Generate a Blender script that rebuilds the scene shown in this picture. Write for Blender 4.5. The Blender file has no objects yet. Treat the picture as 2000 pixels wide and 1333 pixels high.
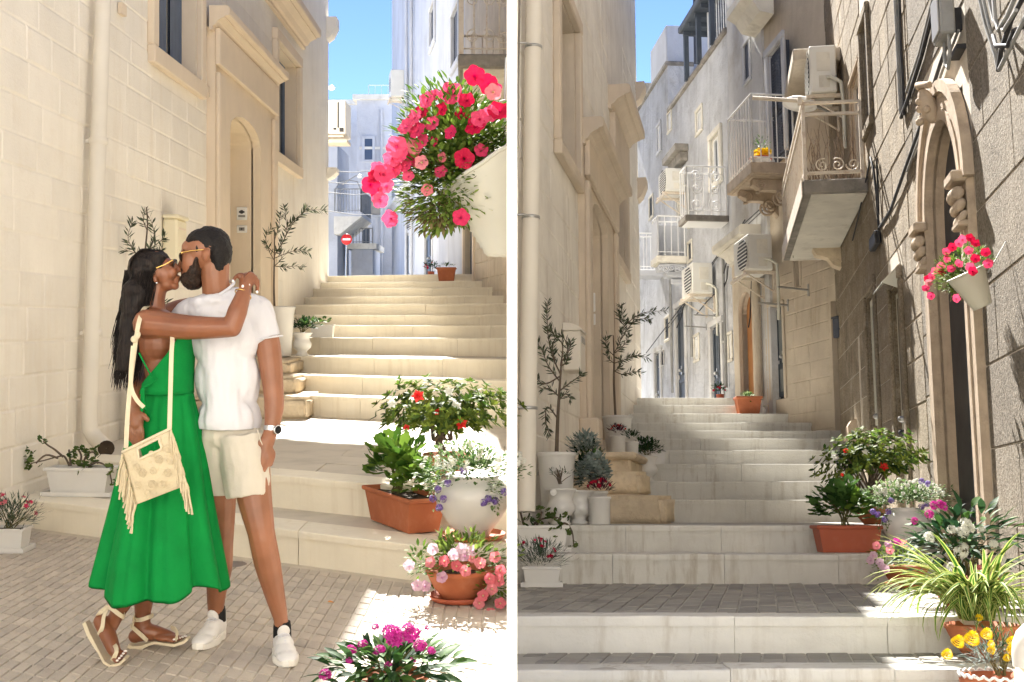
import bpy, bmesh, math, random
import numpy as np
from mathutils import Vector, Matrix, Euler, noise

random.seed(7)
R = math.radians
PI = math.pi
SC = bpy.context.scene
COL = SC.collection

# ------------------------------------------------------------------ camera, sky, sun, exposure
EYE = 1.385
cam_data = bpy.data.cameras.new("camera")
cam = bpy.data.objects.new("camera", cam_data)
COL.objects.link(cam)
cam.location = (0, 0, EYE)
cam.rotation_euler = (R(90), 0, 0)
cam_data.sensor_width = 36.0
cam_data.lens = 36.0 * 2400 / 2000
cam_data.shift_y = -36.5 / 2000
cam_data.clip_start = 0.1
cam_data.clip_end = 2000
SC.camera = cam

SUN_EL, SUN_AZ = R(38), R(-6)          # azimuth measured from +Y, negative to the left
sun_to = Vector((math.sin(SUN_AZ) * math.cos(SUN_EL), math.cos(SUN_AZ) * math.cos(SUN_EL), math.sin(SUN_EL)))
world = bpy.data.worlds.new("World")
SC.world = world
world.use_nodes = True
wn, wl = world.node_tree.nodes, world.node_tree.links
wn.clear()
wo = wn.new("ShaderNodeOutputWorld")
wb = wn.new("ShaderNodeBackground")
ws = wn.new("ShaderNodeTexSky")
ws.sky_type = 'NISHITA'
ws.sun_disc = False
ws.sun_elevation = SUN_EL
ws.sun_rotation = SUN_AZ
ws.altitude = 4000
ws.air_density = .22
ws.dust_density = 0.0
ws.ozone_density = 3.0
wb.inputs[1].default_value = 0.11
wl.new(ws.outputs[0], wb.inputs[0])
wl.new(wb.outputs[0], wo.inputs[0])

sd = bpy.data.lights.new("sun", 'SUN')
sd.energy = 3.2
sd.angle = R(0.53)
sd.color = (1.0, 0.955, 0.89)
so = bpy.data.objects.new("sun", sd)
COL.objects.link(so)
so.location = sun_to * 60
so.rotation_euler = sun_to.to_track_quat('Z', 'Y').to_euler()

SC.view_settings.view_transform = 'Standard'
SC.view_settings.look = 'None'
SC.view_settings.exposure = 2.8
SC.view_settings.gamma = 1.0
SC.view_settings.use_curve_mapping = False
SC.render.engine = 'CYCLES'
SC.cycles.use_denoising = True
SC.cycles.max_bounces = 10
SC.cycles.diffuse_bounces = 8
SC.cycles.glossy_bounces = 3
SC.cycles.transmission_bounces = 4
SC.cycles.transparent_max_bounces = 6
SC.cycles.caustics_reflective = False
SC.cycles.caustics_refractive = False

# ------------------------------------------------------------------ materials
def new_mat(name):
    m = bpy.data.materials.new(name)
    m.use_nodes = True
    nt = m.node_tree
    return m, nt.nodes, nt.links, nt.nodes["Principled BSDF"]

def rgba(c, k=1.0):
    return (min(1, c[0] * k), min(1, c[1] * k), min(1, c[2] * k), 1)

def mat(name, col, rough=.75, var=.12, scale=2.5, bump=.25, bscale=45, bdist=.01, streak=0., scol=None,
        spot=0., pcol=None, spec=.3, obj=False, island=0., metal=0., coat=0., sstretch=(14, 14, .7), pscale=5., grain=0.):
    """procedural surface: cloudy tone, fine relief, optional vertical run marks and worn spots"""
    m, n, l, b = new_mat(name)
    b.inputs["Roughness"].default_value = rough
    b.inputs["Specular IOR Level"].default_value = spec
    b.inputs["Metallic"].default_value = metal
    if coat:
        b.inputs["Coat Weight"].default_value = coat
        b.inputs["Coat Roughness"].default_value = .12
    if obj:
        tc = n.new("ShaderNodeTexCoord"); P = tc.outputs["Object"]
    else:
        g = n.new("ShaderNodeNewGeometry"); P = g.outputs["Position"]
    def tex(sc, det=5, rgh=.6, vec=P):
        t = n.new("ShaderNodeTexNoise")
        t.inputs["Scale"].default_value = sc; t.inputs["Detail"].default_value = det
        t.inputs["Roughness"].default_value = rgh
        l.new(vec, t.inputs["Vector"]); return t.outputs["Fac"]
    def ramp(f, a, bb, c0=(0, 0, 0, 1), c1=(1, 1, 1, 1)):
        r = n.new("ShaderNodeValToRGB"); r.color_ramp.elements[0].position = a; r.color_ramp.elements[1].position = bb
        r.color_ramp.elements[0].color = c0; r.color_ramp.elements[1].color = c1
        l.new(f, r.inputs[0]); return r.outputs[0]
    def mix(f, c0, c1, mode='MIX'):
        x = n.new("ShaderNodeMix"); x.data_type = 'RGBA'; x.blend_type = mode
        if isinstance(f, float): x.inputs[0].default_value = f
        else: l.new(f, x.inputs[0])
        for k, c in ((6, c0), (7, c1)):
            if isinstance(c, tuple): x.inputs[k].default_value = c
            else: l.new(c, x.inputs[k])
        return x.outputs[2]
    c = ramp(tex(scale), .3, .7, rgba(col, 1 - var), rgba(col, 1 + var))
    if island:
        gg = n.new("ShaderNodeNewGeometry"); oi = n.new("ShaderNodeObjectInfo")
        ad = n.new("ShaderNodeMath"); ad.operation = 'ADD'; l.new(gg.outputs["Random Per Island"], ad.inputs[0]); l.new(oi.outputs["Random"], ad.inputs[1])
        fr = n.new("ShaderNodeMath"); fr.operation = 'FRACT'; l.new(ad.outputs[0], fr.inputs[0])
        k = ramp(fr.outputs[0], 0., 1., (1 - island,) * 3 + (1,), (1 + island * .4, 1 + island * .4, 1 + island * .3, 1))
        c = mix(1.0, c, k, 'MULTIPLY')
    if grain:
        c = mix(grain, c, ramp(tex(48, 5, .7), .36, .62, (.38, .35, .31, 1), (1.12, 1.12, 1.12, 1)), 'MULTIPLY')
    if streak:
        mp = n.new("ShaderNodeMapping"); mp.inputs["Scale"].default_value = sstretch; l.new(P, mp.inputs["Vector"])
        f = ramp(tex(1.0, 6, .65, mp.outputs[0]), .5, .78)
        f2 = ramp(tex(1.1, 3), .35, .65)
        mm = n.new("ShaderNodeMath"); mm.operation = 'MULTIPLY'; l.new(f, mm.inputs[0]); l.new(f2, mm.inputs[1])
        m2 = n.new("ShaderNodeMath"); m2.operation = 'MULTIPLY'; l.new(mm.outputs[0], m2.inputs[0]); m2.inputs[1].default_value = streak
        c = mix(m2.outputs[0], c, rgba(scol or (.2, .17, .13)))
    if spot:
        f = ramp(tex(pscale, 8, .72), .52, .68)
        m3 = n.new("ShaderNodeMath"); m3.operation = 'MULTIPLY'; l.new(f, m3.inputs[0]); m3.inputs[1].default_value = spot
        c = mix(m3.outputs[0], c, rgba(pcol or (.25, .2, .15)))
    l.new(c, b.inputs["Base Color"])
    if bump:
        bp = n.new("ShaderNodeBump"); bp.inputs["Strength"].default_value = bump; bp.inputs["Distance"].default_value = bdist
        l.new(tex(bscale, 6, .65), bp.inputs["Height"]); l.new(bp.outputs[0], b.inputs["Normal"])
    return m

def leaf_mat(name, c0, c1, rough=.6, trans=.3, stripe=None):
    m, n, l, b = new_mat(name)
    g = n.new("ShaderNodeNewGeometry"); oi = n.new("ShaderNodeObjectInfo")
    ad = n.new("ShaderNodeMath"); ad.operation = 'ADD'; l.new(g.outputs["Random Per Island"], ad.inputs[0]); l.new(oi.outputs["Random"], ad.inputs[1])
    fr = n.new("ShaderNodeMath"); fr.operation = 'FRACT'; l.new(ad.outputs[0], fr.inputs[0])
    r = n.new("ShaderNodeValToRGB"); r.color_ramp.elements[0].color = rgba(c0); r.color_ramp.elements[1].color = rgba(c1)
    l.new(fr.outputs[0], r.inputs[0])
    t = n.new("ShaderNodeTexNoise"); t.inputs["Scale"].default_value = 60
    tc = n.new("ShaderNodeTexCoord"); l.new(tc.outputs["Object"], t.inputs["Vector"])
    mx = n.new("ShaderNodeMix"); mx.data_type = 'RGBA'; mx.blend_type = 'MULTIPLY'; mx.inputs[0].default_value = .5
    r2 = n.new("ShaderNodeValToRGB"); r2.color_ramp.elements[0].color = (.6, .6, .6, 1); r2.color_ramp.elements[1].color = (1.2, 1.2, 1.1, 1)
    l.new(t.outputs[0], r2.inputs[0]); l.new(r.outputs[0], mx.inputs[6]); l.new(r2.outputs[0], mx.inputs[7])
    c = mx.outputs[2]
    b.inputs["Roughness"].default_value = rough
    b.inputs["Specular IOR Level"].default_value = .15
    l.new(c, b.inputs["Base Color"])
    tr = n.new("ShaderNodeBsdfTranslucent"); l.new(c, tr.inputs[0])
    ms = n.new("ShaderNodeMixShader"); ms.inputs[0].default_value = trans
    out = n["Material Output"]
    l.new(b.outputs[0], ms.inputs[1]); l.new(tr.outputs[0], ms.inputs[2]); l.new(ms.outputs[0], out.inputs[0])
    return m

def glass_mat(name, col=(.03, .04, .05), rough=.08):
    m, n, l, b = new_mat(name)
    b.inputs["Base Color"].default_value = rgba(col); b.inputs["Roughness"].default_value = rough
    b.inputs["Specular IOR Level"].default_value = .7
    t = n.new("ShaderNodeTexNoise"); t.inputs["Scale"].default_value = 1.5
    bp = n.new("ShaderNodeBump"); bp.inputs["Strength"].default_value = .05; l.new(t.outputs[0], bp.inputs["Height"]); l.new(bp.outputs[0], b.inputs["Normal"])
    return m

M = {}
# ------------------------------------------------------------------ mesh builder
class MB:
    def __init__(s): s.v = []; s.f = []; s.sm = []
    def add(s, vs, fs, smooth=False):
        o = len(s.v); s.v += [tuple(p) for p in vs]
        for f in fs: s.f.append(tuple(i + o for i in f)); s.sm.append(smooth)
        return s
    def box(s, x0, x1, y0, y1, z0, z1):
        if x0 > x1: x0, x1 = x1, x0
        if y0 > y1: y0, y1 = y1, y0
        if z0 > z1: z0, z1 = z1, z0
        return s.add([(x0, y0, z0), (x1, y0, z0), (x1, y1, z0), (x0, y1, z0), (x0, y0, z1), (x1, y0, z1), (x1, y1, z1), (x0, y1, z1)],
                     [(0, 3, 2, 1), (4, 5, 6, 7), (0, 1, 5, 4), (1, 2, 6, 5), (2, 3, 7, 6), (3, 0, 4, 7)])
    def cbox(s, x0, x1, y0, y1, z0, z1, c=.01):
        """box with every edge chamfered"""
        if x0 > x1: x0, x1 = x1, x0
        if y0 > y1: y0, y1 = y1, y0
        if z0 > z1: z0, z1 = z1, z0
        c = min(c, (x1 - x0) * .45, (y1 - y0) * .45, (z1 - z0) * .45)
        bm = bmesh.new(); bmesh.ops.create_cube(bm, size=1)
        for v in bm.verts: v.co = Vector((x0 + (v.co.x + .5) * (x1 - x0), y0 + (v.co.y + .5) * (y1 - y0), z0 + (v.co.z + .5) * (z1 - z0)))
        bmesh.ops.bevel(bm, geom=list(bm.edges), offset=c, segments=1, affect='EDGES')
        bm.verts.index_update()
        s.add([v.co for v in bm.verts], [[v.index for v in f.verts] for f in bm.faces]); bm.free(); return s
    def tube(s, pts, r, seg=8, cap=True, squash=None, smooth=True):
        pts = [Vector(p) for p in pts]; n = len(pts)
        rs = r if isinstance(r, (list, tuple)) else [r] * n
        t0 = (pts[1] - pts[0]).normalized(); up = Vector((0, 0, 1)) if abs(t0.z) < .9 else Vector((1, 0, 0))
        a = t0.cross(up).normalized(); vs = []
        for i, p in enumerate(pts):
            t = (pts[min(i + 1, n - 1)] - pts[max(i - 1, 0)])
            t = t.normalized() if t.length > 1e-9 else t0
            a = (a - t * a.dot(t)); a = a.normalized() if a.length > 1e-6 else t.orthogonal().normalized()
            b = t.cross(a)
            for k in range(seg):
                an = 2 * PI * k / seg; ra, rb = (rs[i], rs[i]) if not squash else (rs[i] * squash[0], rs[i] * squash[1])
                vs.append(p + a * (math.cos(an) * ra) + b * (math.sin(an) * rb))
        fs = [(i * seg + k, i * seg + (k + 1) % seg, (i + 1) * seg + (k + 1) % seg, (i + 1) * seg + k) for i in range(n - 1) for k in range(seg)]
        s.add(vs, fs, smooth)
        if cap: s.add(vs[:seg], [tuple(range(seg - 1, -1, -1))]); s.add(vs[-seg:], [tuple(range(seg))])
        return s
    def lathe(s, prof, seg=24, c=(0, 0, 0), sx=1., sy=1., smooth=True, close=True, wob=0.):
        vs = []
        for (r, z) in prof:
            for k in range(seg):
                a = 2 * PI * k / seg; q = r * (1 + wob * math.sin(a * 9))
                vs.append((c[0] + q * math.cos(a) * sx, c[1] + q * math.sin(a) * sy, c[2] + z))
        n = len(prof)
        s.add(vs, [(i * seg + k, i * seg + (k + 1) % seg, (i + 1) * seg + (k + 1) % seg, (i + 1) * seg + k) for i in range(n - 1) for k in range(seg)], smooth)
        if close:
            s.add(vs[:seg], [tuple(range(seg - 1, -1, -1))]); s.add(vs[-seg:], [tuple(range(seg))])
        return s
    def prism(s, poly, y0, y1):
        """polygon in (x,z) pushed along y"""
        if y0 > y1: y0, y1 = y1, y0
        ar = sum(poly[i][0] * poly[(i + 1) % len(poly)][1] - poly[(i + 1) % len(poly)][0] * poly[i][1] for i in range(len(poly)))
        if ar < 0: poly = poly[::-1]
        n = len(poly); vs = [(p[0], y0, p[1]) for p in poly] + [(p[0], y1, p[1]) for p in poly]
        return s.add(vs, [tuple(range(n)), tuple(range(2 * n - 1, n - 1, -1))] + [(i, i + n, (i + 1) % n + n, (i + 1) % n) for i in range(n)])
    def sweepx(s, poly, x0, x1):
        """profile in (y,z) pushed along x"""
        if x0 > x1: x0, x1 = x1, x0
        ar = sum(poly[i][0] * poly[(i + 1) % len(poly)][1] - poly[(i + 1) % len(poly)][0] * poly[i][1] for i in range(len(poly)))
        if ar < 0: poly = poly[::-1]
        n = len(poly); vs = [(x0, p[0], p[1]) for p in poly] + [(x1, p[0], p[1]) for p in poly]
        return s.add(vs, [tuple(range(n - 1, -1, -1)), tuple(range(n, 2 * n))] + [(i, (i + 1) % n, (i + 1) % n + n, i + n) for i in range(n)])
    def poly3(s, poly, z0, z1):
        """plan polygon (x,y) raised in z"""
        ar = sum(poly[i][0] * poly[(i + 1) % len(poly)][1] - poly[(i + 1) % len(poly)][0] * poly[i][1] for i in range(len(poly)))
        if ar < 0: poly = poly[::-1]
        n = len(poly); vs = [(p[0], p[1], z0) for p in poly] + [(p[0], p[1], z1) for p in poly]
        return s.add(vs, [tuple(range(n - 1, -1, -1)), tuple(range(n, 2 * n))] + [(i, (i + 1) % n, (i + 1) % n + n, i + n) for i in range(n)])
    def ell(s, c, r, rot=None, seg=16, rings=10, smooth=True):
        c = Vector(c); m = rot.to_matrix() if rot else Matrix.Identity(3)
        vs = [c + m @ Vector((0, 0, r[2]))]
        for i in range(1, rings):
            th = PI * i / rings
            for k in range(seg):
                a = 2 * PI * k / seg
                vs.append(c + m @ Vector((r[0] * math.sin(th) * math.cos(a), r[1] * math.sin(th) * math.sin(a), r[2] * math.cos(th))))
        vs.append(c + m @ Vector((0, 0, -r[2])))
        fs = [(0, 1 + k, 1 + (k + 1) % seg) for k in range(seg)]
        for i in range(rings - 2):
            a, b = 1 + i * seg, 1 + (i + 1) * seg
            fs += [(a + k, b + k, b + (k + 1) % seg, a + (k + 1) % seg) for k in range(seg)]
        L = len(vs) - 1; a = 1 + (rings - 2) * seg
        fs += [(L, a + (k + 1) % seg, a + k) for k in range(seg)]
        return s.add(vs, fs, smooth)
    def xf(s, m):
        s.v = [tuple(m @ Vector(p)) for p in s.v]; return s
    def merge(s, o, m=None):
        vs = [tuple(m @ Vector(p)) for p in o.v] if m else o.v
        k = len(s.v); s.v += vs; s.f += [tuple(i + k for i in f) for f in o.f]; s.sm += o.sm; return s
    def mesh(s, name, m):
        me = bpy.data.meshes.new(name); me.from_pydata(s.v, [], s.f)
        me.polygons.foreach_set("use_smooth", s.sm)
        if m: me.materials.append(m)
        me.update(); return me

def link(name, me, parent=None, mw=None):
    o = bpy.data.objects.new(name, me); COL.objects.link(o)
    if parent: o.parent = parent
    if mw is not None: o.matrix_local = mw
    return o
def part(name, mb, m, parent=None, mw=None, kind=None, label=None):
    o = link(name, mb.mesh(name, m), parent, mw)
    if kind: o['kind'] = kind
    if label: o['label'] = label
    return o
def thing(name, label, cat, mw, group=None):
    o = bpy.data.objects.new(name, None); COL.objects.link(o); o.matrix_local = mw; o.empty_display_size = .1
    o['label'] = label; o['category'] = cat
    if group: o['group'] = group
    return o
def tag(o, label, cat, group=None):
    o['label'] = label; o['category'] = cat
    if group: o['group'] = group
    return o
def structure(o): o['kind'] = 'structure'; return o
def dup(root, mw, label=None, group=None):
    def cp(o, par):
        c = o.copy(); COL.objects.link(c); c.parent = par
        for ch in o.children: cp(ch, c)
        return c
    r = cp(root, None); r.matrix_local = mw
    if label: r['label'] = label
    if group: r['group'] = group
    return r
def T(x, y=None, z=None): return Matrix.Translation(Vector((x, y, z)) if y is not None else Vector(x))
def RZ(a): return Matrix.Rotation(a, 4, 'Z')
def RX(a): return Matrix.Rotation(a, 4, 'X')
def RY(a): return Matrix.Rotation(a, 4, 'Y')

# ------------------------------------------------------------------ the two streets (the right one runs downhill from the fork)
class Street:
    def __init__(s, mw, e): s.m = mw; s.e = Vector(e); s.inv = mw.to_3x3().inverted()
    def ray(s, x, y): return s.inv @ Vector(((x - 1000) / 2400, 1, (630 - y) / 2400))
    def at_z(s, x, y, z): d = s.ray(x, y); return s.e + d * ((z - s.e.z) / d.z)
    def at_y(s, x, y, Y): d = s.ray(x, y); return s.e + d * ((Y - s.e.y) / d.y)
SL = Street(Matrix.Identity(4), (0, 0, EYE))
TH = math.atan(370 / 2400)
SR = Street(T(0, 0, EYE) @ RX(-TH), (0, 0, 0))

class Face:
    """upright wall plane: local x along it, local y out into the street, local z up"""
    def __init__(s, st, p0, p1, out):
        s.st = st; a = Vector((p0[0], p0[1], 0)); b = Vector((p1[0], p1[1], 0)); d = (b - a).normalized()
        n = Vector((-d.y, d.x, 0))
        if n.dot(Vector((out[0], out[1], 0))) < 0: n = -n
        s.p = a; s.n = n; s.x = n.cross(Vector((0, 0, 1)))
        m = Matrix.Identity(4)
        m.col[0][:3] = s.x; m.col[1][:3] = n; m.col[2][:3] = (0, 0, 1); m.col[3][:3] = a
        s.loc = m; s.m = st.m @ m; s.u1 = (b - a).dot(s.x)
    def px(s, x, y, w=0.):
        d = s.st.ray(x, y); t = ((s.p + s.n * w - s.st.e).dot(s.n)) / d.dot(s.n)
        q = s.st.e + d * t
        return (q - s.p).dot(s.x), q.z
    def at(s, u, w, v): return s.m @ T(u, w, v)
    def rect(s, xa, ya, xb, yb, w=0.):
        """u,v box whose corners show at the two pixels"""
        (u0, v0), (u1, v1) = s.px(xa, ya, w), s.px(xb, yb, w)
        return min(u0, u1), max(u0, u1), min(v0, v1), max(v0, v1)

def holes_wall(F, name, u0, u1, v0, v1, holes, m, parent, th=.3, w=0.):
    us = sorted({u0, u1, *[h[0] for h in holes if u0 < h[0] < u1], *[h[1] for h in holes if u0 < h[1] < u1]})
    vs = sorted({v0, v1, *[h[2] for h in holes if v0 < h[2] < v1], *[h[3] for h in holes if v0 < h[3] < v1]})
    b = MB()
    for i in range(len(us) - 1):
        j = 0
        while j < len(vs) - 1:
            cu = (us[i] + us[i + 1]) / 2
            inside = lambda jj: any(h[0] < cu < h[1] and h[2] < (vs[jj] + vs[jj + 1]) / 2 < h[3] for h in holes)
            if inside(j): j += 1; continue
            k = j
            while k < len(vs) - 1 and not inside(k): k += 1
            b.box(us[i], us[i + 1], w - th, w, vs[j], vs[k]); j = k
    return part(name, b, m, parent)

def courses(F, parent, u0, u1, v0, v1, ch, bw, holes, m, name='stone_block', joint=.008, proud=.010, cham=.006, rnd=.004, vis=None, limit=300):
    """wall blocks, one object each; the ones the picture cannot show apart are joined"""
    rest = MB(); items = []
    v = v0; row = 0
    while v < v1 - .02:
        h = ch * random.uniform(.9, 1.12); t = min(v + h, v1)
        free = [(u0, u1)]
        for q in holes:
            if min(t, q[3]) - max(v, q[2]) > .3 * (t - v):
                nf = []
                for a, b in free:
                    if q[0] > a: nf.append((a, min(b, q[0])))
                    if q[1] < b: nf.append((max(a, q[1]), b))
                free = [(a, b) for a, b in nf if b - a > .04]
        for a, b in free:
            x = a - (random.uniform(0, .8) * bw if a == u0 else 0)
            while x < b - .01:
                w = bw * random.uniform(.7, 1.35); e = min(x + w, b); s = max(x, a)
                if b - e < bw * .25: e = b
                if e - s > .03: items.append((s + joint / 2, e - joint / 2, v + joint / 2, t - joint / 2))
                x = e
        v = t; row += 1
    if vis: items.sort(key=lambda q: -vis(q))
    for k, q in enumerate(items):
        p = proud + random.uniform(-rnd, rnd); c = cham
        jj = [random.uniform(-.003, .003) for _ in range(4)]
        A = [(q[0], 0, q[2]), (q[1], 0, q[2]), (q[1], 0, q[3]), (q[0], 0, q[3])]
        B = [(q[0] + c, p, q[2] + c + jj[0]), (q[1] - c, p + jj[1] * .5, q[2] + c + jj[1]), (q[1] - c, p, q[3] - c + jj[2]), (q[0] + c, p + jj[2] * .5, q[3] - c + jj[3])]
        b = MB().add(A + B, [(0, 1, 5, 4), (1, 2, 6, 5), (2, 3, 7, 6), (3, 0, 4, 7), (4, 5, 6, 7)][::1])
        b.f = [f[::-1] for f in b.f]
        if k < limit: part(name, b, m, parent)
        else: rest.merge(b)
    if rest.v: part(name, rest, m, parent, kind='stuff')
# ------------------------------------------------------------------ palette; the two streets' paired tones carry an exposure difference in the colour
M['cream'] = mat('cream limewash', (.85, .81, .73), .85, .06, 1.3, .55, 45, .009, .35, (.62, .5, .34), .16, (.66, .57, .44), spec=.2, sstretch=(6, 6, .6), island=.05)
M['creamtrim'] = mat('peach stone trim', (.75, .645, .51), .8, .05, 2, .25, 90, .004, .2, (.6, .48, .33), spec=.2)
M['creamdoor'] = mat('pale cream door paint', (.80, .74, .55), .55, .04, 3, .1, 60)
M['sand'] = mat('sand coloured render', (.82, .785, .715), .88, .10, 1.6, .5, 55, .008, .55, (.34, .27, .19), .18, (.42, .34, .25), .2, sstretch=(7, 7, .5), pscale=2.2)
M['sandtrim'] = mat('tan stone trim', (.64, .555, .45), .85, .08, 2.2, .35, 80, .005, .35, (.3, .23, .16), spec=.2, sstretch=(12, 12, .8))
M['riserL'] = mat('cream painted riser', (.84, .785, .65), .8, .07, 2, .3, 60, .006, .45, (.55, .45, .3), sstretch=(16, 16, .8))
M['treadL'] = mat('worn limestone tread', (.60, .55, .46), .7, .16, 3, .4, 50, .006, 0, None, .35, (.36, .31, .25), pscale=3)
M['riserR'] = mat('weathered white riser', (.66, .65, .60), .8, .10, 2, .4, 60, .008, .95, (.28, .22, .14), .12, (.34, .29, .22), sstretch=(15, 15, .5), pscale=3)
M['treadR'] = mat('grey worn tread', (.46, .445, .41), .65, .2, 3, .45, 45, .007, 0, None, .45, (.2, .18, .15), pscale=3)
M['cobbleL'] = mat('grey beige cobble', (.53, .47, .40), .7, .10, 6, .5, 120, .004, 0, None, .25, (.33, .28, .22), island=.16, pscale=12)
M['groutL'] = mat('pale grout', (.58, .53, .45), .9, .12, 5, .4, 90)
M['brickR'] = mat('grey paving brick', (.32, .305, .275), .65, .12, 6, .5, 110, .004, 0, None, .3, (.16, .145, .12), island=.22, pscale=9)
M['groutR'] = mat('light grout', (.46, .44, .39), .9, .12, 5, .4, 90)
M['limestone'] = mat('rough limestone block', (.70, .59, .43), .9, .16, 4, .9, 26, .02, 0, None, .5, (.42, .31, .19), pscale=7)
M['white'] = mat('white paint', (.80, .80, .78), .6, .04, 2, .12, 80)
M['pipe'] = mat('off white drainpipe paint', (.72, .68, .60), .5, .04, 2, .06, 60)
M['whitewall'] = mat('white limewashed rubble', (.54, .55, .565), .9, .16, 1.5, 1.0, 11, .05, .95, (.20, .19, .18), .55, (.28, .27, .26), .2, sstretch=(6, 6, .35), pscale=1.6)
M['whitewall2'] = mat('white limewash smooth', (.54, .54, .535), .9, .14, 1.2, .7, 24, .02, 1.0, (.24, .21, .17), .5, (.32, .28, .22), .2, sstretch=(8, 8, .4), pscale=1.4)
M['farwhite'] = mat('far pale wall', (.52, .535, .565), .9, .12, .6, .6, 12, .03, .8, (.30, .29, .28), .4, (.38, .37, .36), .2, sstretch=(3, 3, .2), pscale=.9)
M['oldstone'] = mat('old golden stone', (.40, .335, .25), .9, .22, 2.4, 1.0, 34, .05, .75, (.16, .12, .08), .5, (.56, .49, .40), .2, sstretch=(7, 7, .35), pscale=3.5, grain=.6, island=.22)
M['graystone'] = mat('grey brown bush hammered stone', (.37, .325, .265), .9, .22, 2.4, 1.0, 50, .05, .6, (.24, .19, .14), .25, (.54, .48, .4), .2, sstretch=(7, 7, .4), pscale=4, grain=.8, island=.18)
M['mortar'] = mat('pale lime mortar', (.60, .54, .45), .95, .12, 6, .6, 80)
M['carved'] = mat('carved weathered stone', (.46, .37, .275), .85, .16, 5, .6, 40, .01, .5, (.16, .125, .09), .35, (.2, .16, .12), .2, sstretch=(10, 10, .8), pscale=7)
M['beigewall'] = mat('beige stained render', (.56, .49, .39), .9, .12, 1.8, .6, 40, .01, .6, (.3, .23, .15), .35, (.38, .3, .2), .2, sstretch=(8, 8, .45), pscale=2.6)
M['slab'] = mat('stained balcony concrete', (.66, .63, .55), .9, .12, 2.5, .4, 40, .008, 0, None, .45, (.30, .26, .2), pscale=3)
M['slabedge'] = mat('blackened balcony edge', (.24, .22, .19), .9, .3, 4, .7, 40, .01, .6, (.08, .08, .075), .5, (.42, .39, .33), pscale=6)
M['rail'] = mat('white rail paint', (.74, .74, .73), .5, .06, 5, .1, 80)
M['rustrail'] = mat('rusty cream rail paint', (.62, .55, .45), .6, .08, 5, .3, 80, .004, 0, None, .55, (.33, .17, .08), pscale=14)
M['acwhite'] = mat('aged white appliance plastic', (.66, .65, .6), .5, .06, 3, .06, 60, .003, .3, (.4, .33, .24), spec=.4)
M['dark'] = mat('dark grille', (.05, .05, .055), .6, .2, 8, .1, 60)
M['black'] = mat('black cable sheath', (.03, .03, .032), .6, .2, 8, .1, 60)
M['conduit'] = mat('grey cable', (.26, .26, .25), .6, .15, 8, .15, 60)
M['bluedoor'] = mat('dark blue grey door paint', (.055, .068, .085), .55, .15, 4, .2, 50, .004, .4, (.25, .25, .25))
M['shutter'] = mat('dark blue shutter paint', (.05, .06, .085), .55, .12, 4, .1, 60)
M['wooddoor'] = mat('orange brown wooden door', (.40, .18, .065), .5, .15, 3, .2, 40, .004, .4, (.2, .08, .03), sstretch=(20, 20, .8))
M['metal'] = mat('dull metal', (.42, .42, .41), .4, .1, 5, .1, 60, metal=.7)
M['terra'] = mat('terracotta', (.42, .135, .06), .75, .14, 4, .3, 70, .004, 0, None, .18, (.5, .3, .2), obj=True, pscale=8)
M['terraplastic'] = mat('brick red plastic', (.40, .10, .05), .5, .06, 4, .08, 70, .002, 0, None, .12, (.5, .3, .22), obj=True, pscale=9)
M['potwhite'] = mat('white glazed pot', (.68, .67, .64), .35, .04, 3, .05, 30, .003, obj=True, spec=.5)
M['basket'] = mat('cream woven plastic', (.46, .44, .36), .5, .04, 4, .1, 50, .003, obj=True)
M['soil'] = mat('potting soil', (.05, .035, .022), .95, .3, 20, .8, 90, .01, obj=True)
M['glass'] = glass_mat('window glass', (.05, .065, .09))
M['glasslight'] = glass_mat('door glass', (.20, .22, .22), .12)
M['curtain'] = mat('grey blue curtain', (.14, .17, .23), .9, .1, 4, .1, 40)
M['redsign'] = mat('red sign paint', (.62, .03, .03), .4, .03, 3, .03, 30)
M['roofrail'] = mat('pale blue roof rail', (.50, .56, .62), .5, .05, 3, .05, 30)
M['lamp'] = mat('white lamp glass', (.85, .85, .82), .3, .03, 3, .03, 30)
M['awning'] = mat('aged white awning sheet', (.60, .59, .50), .6, .08, 3, .15, 30, .004, .4, (.42, .36, .25))

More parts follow.
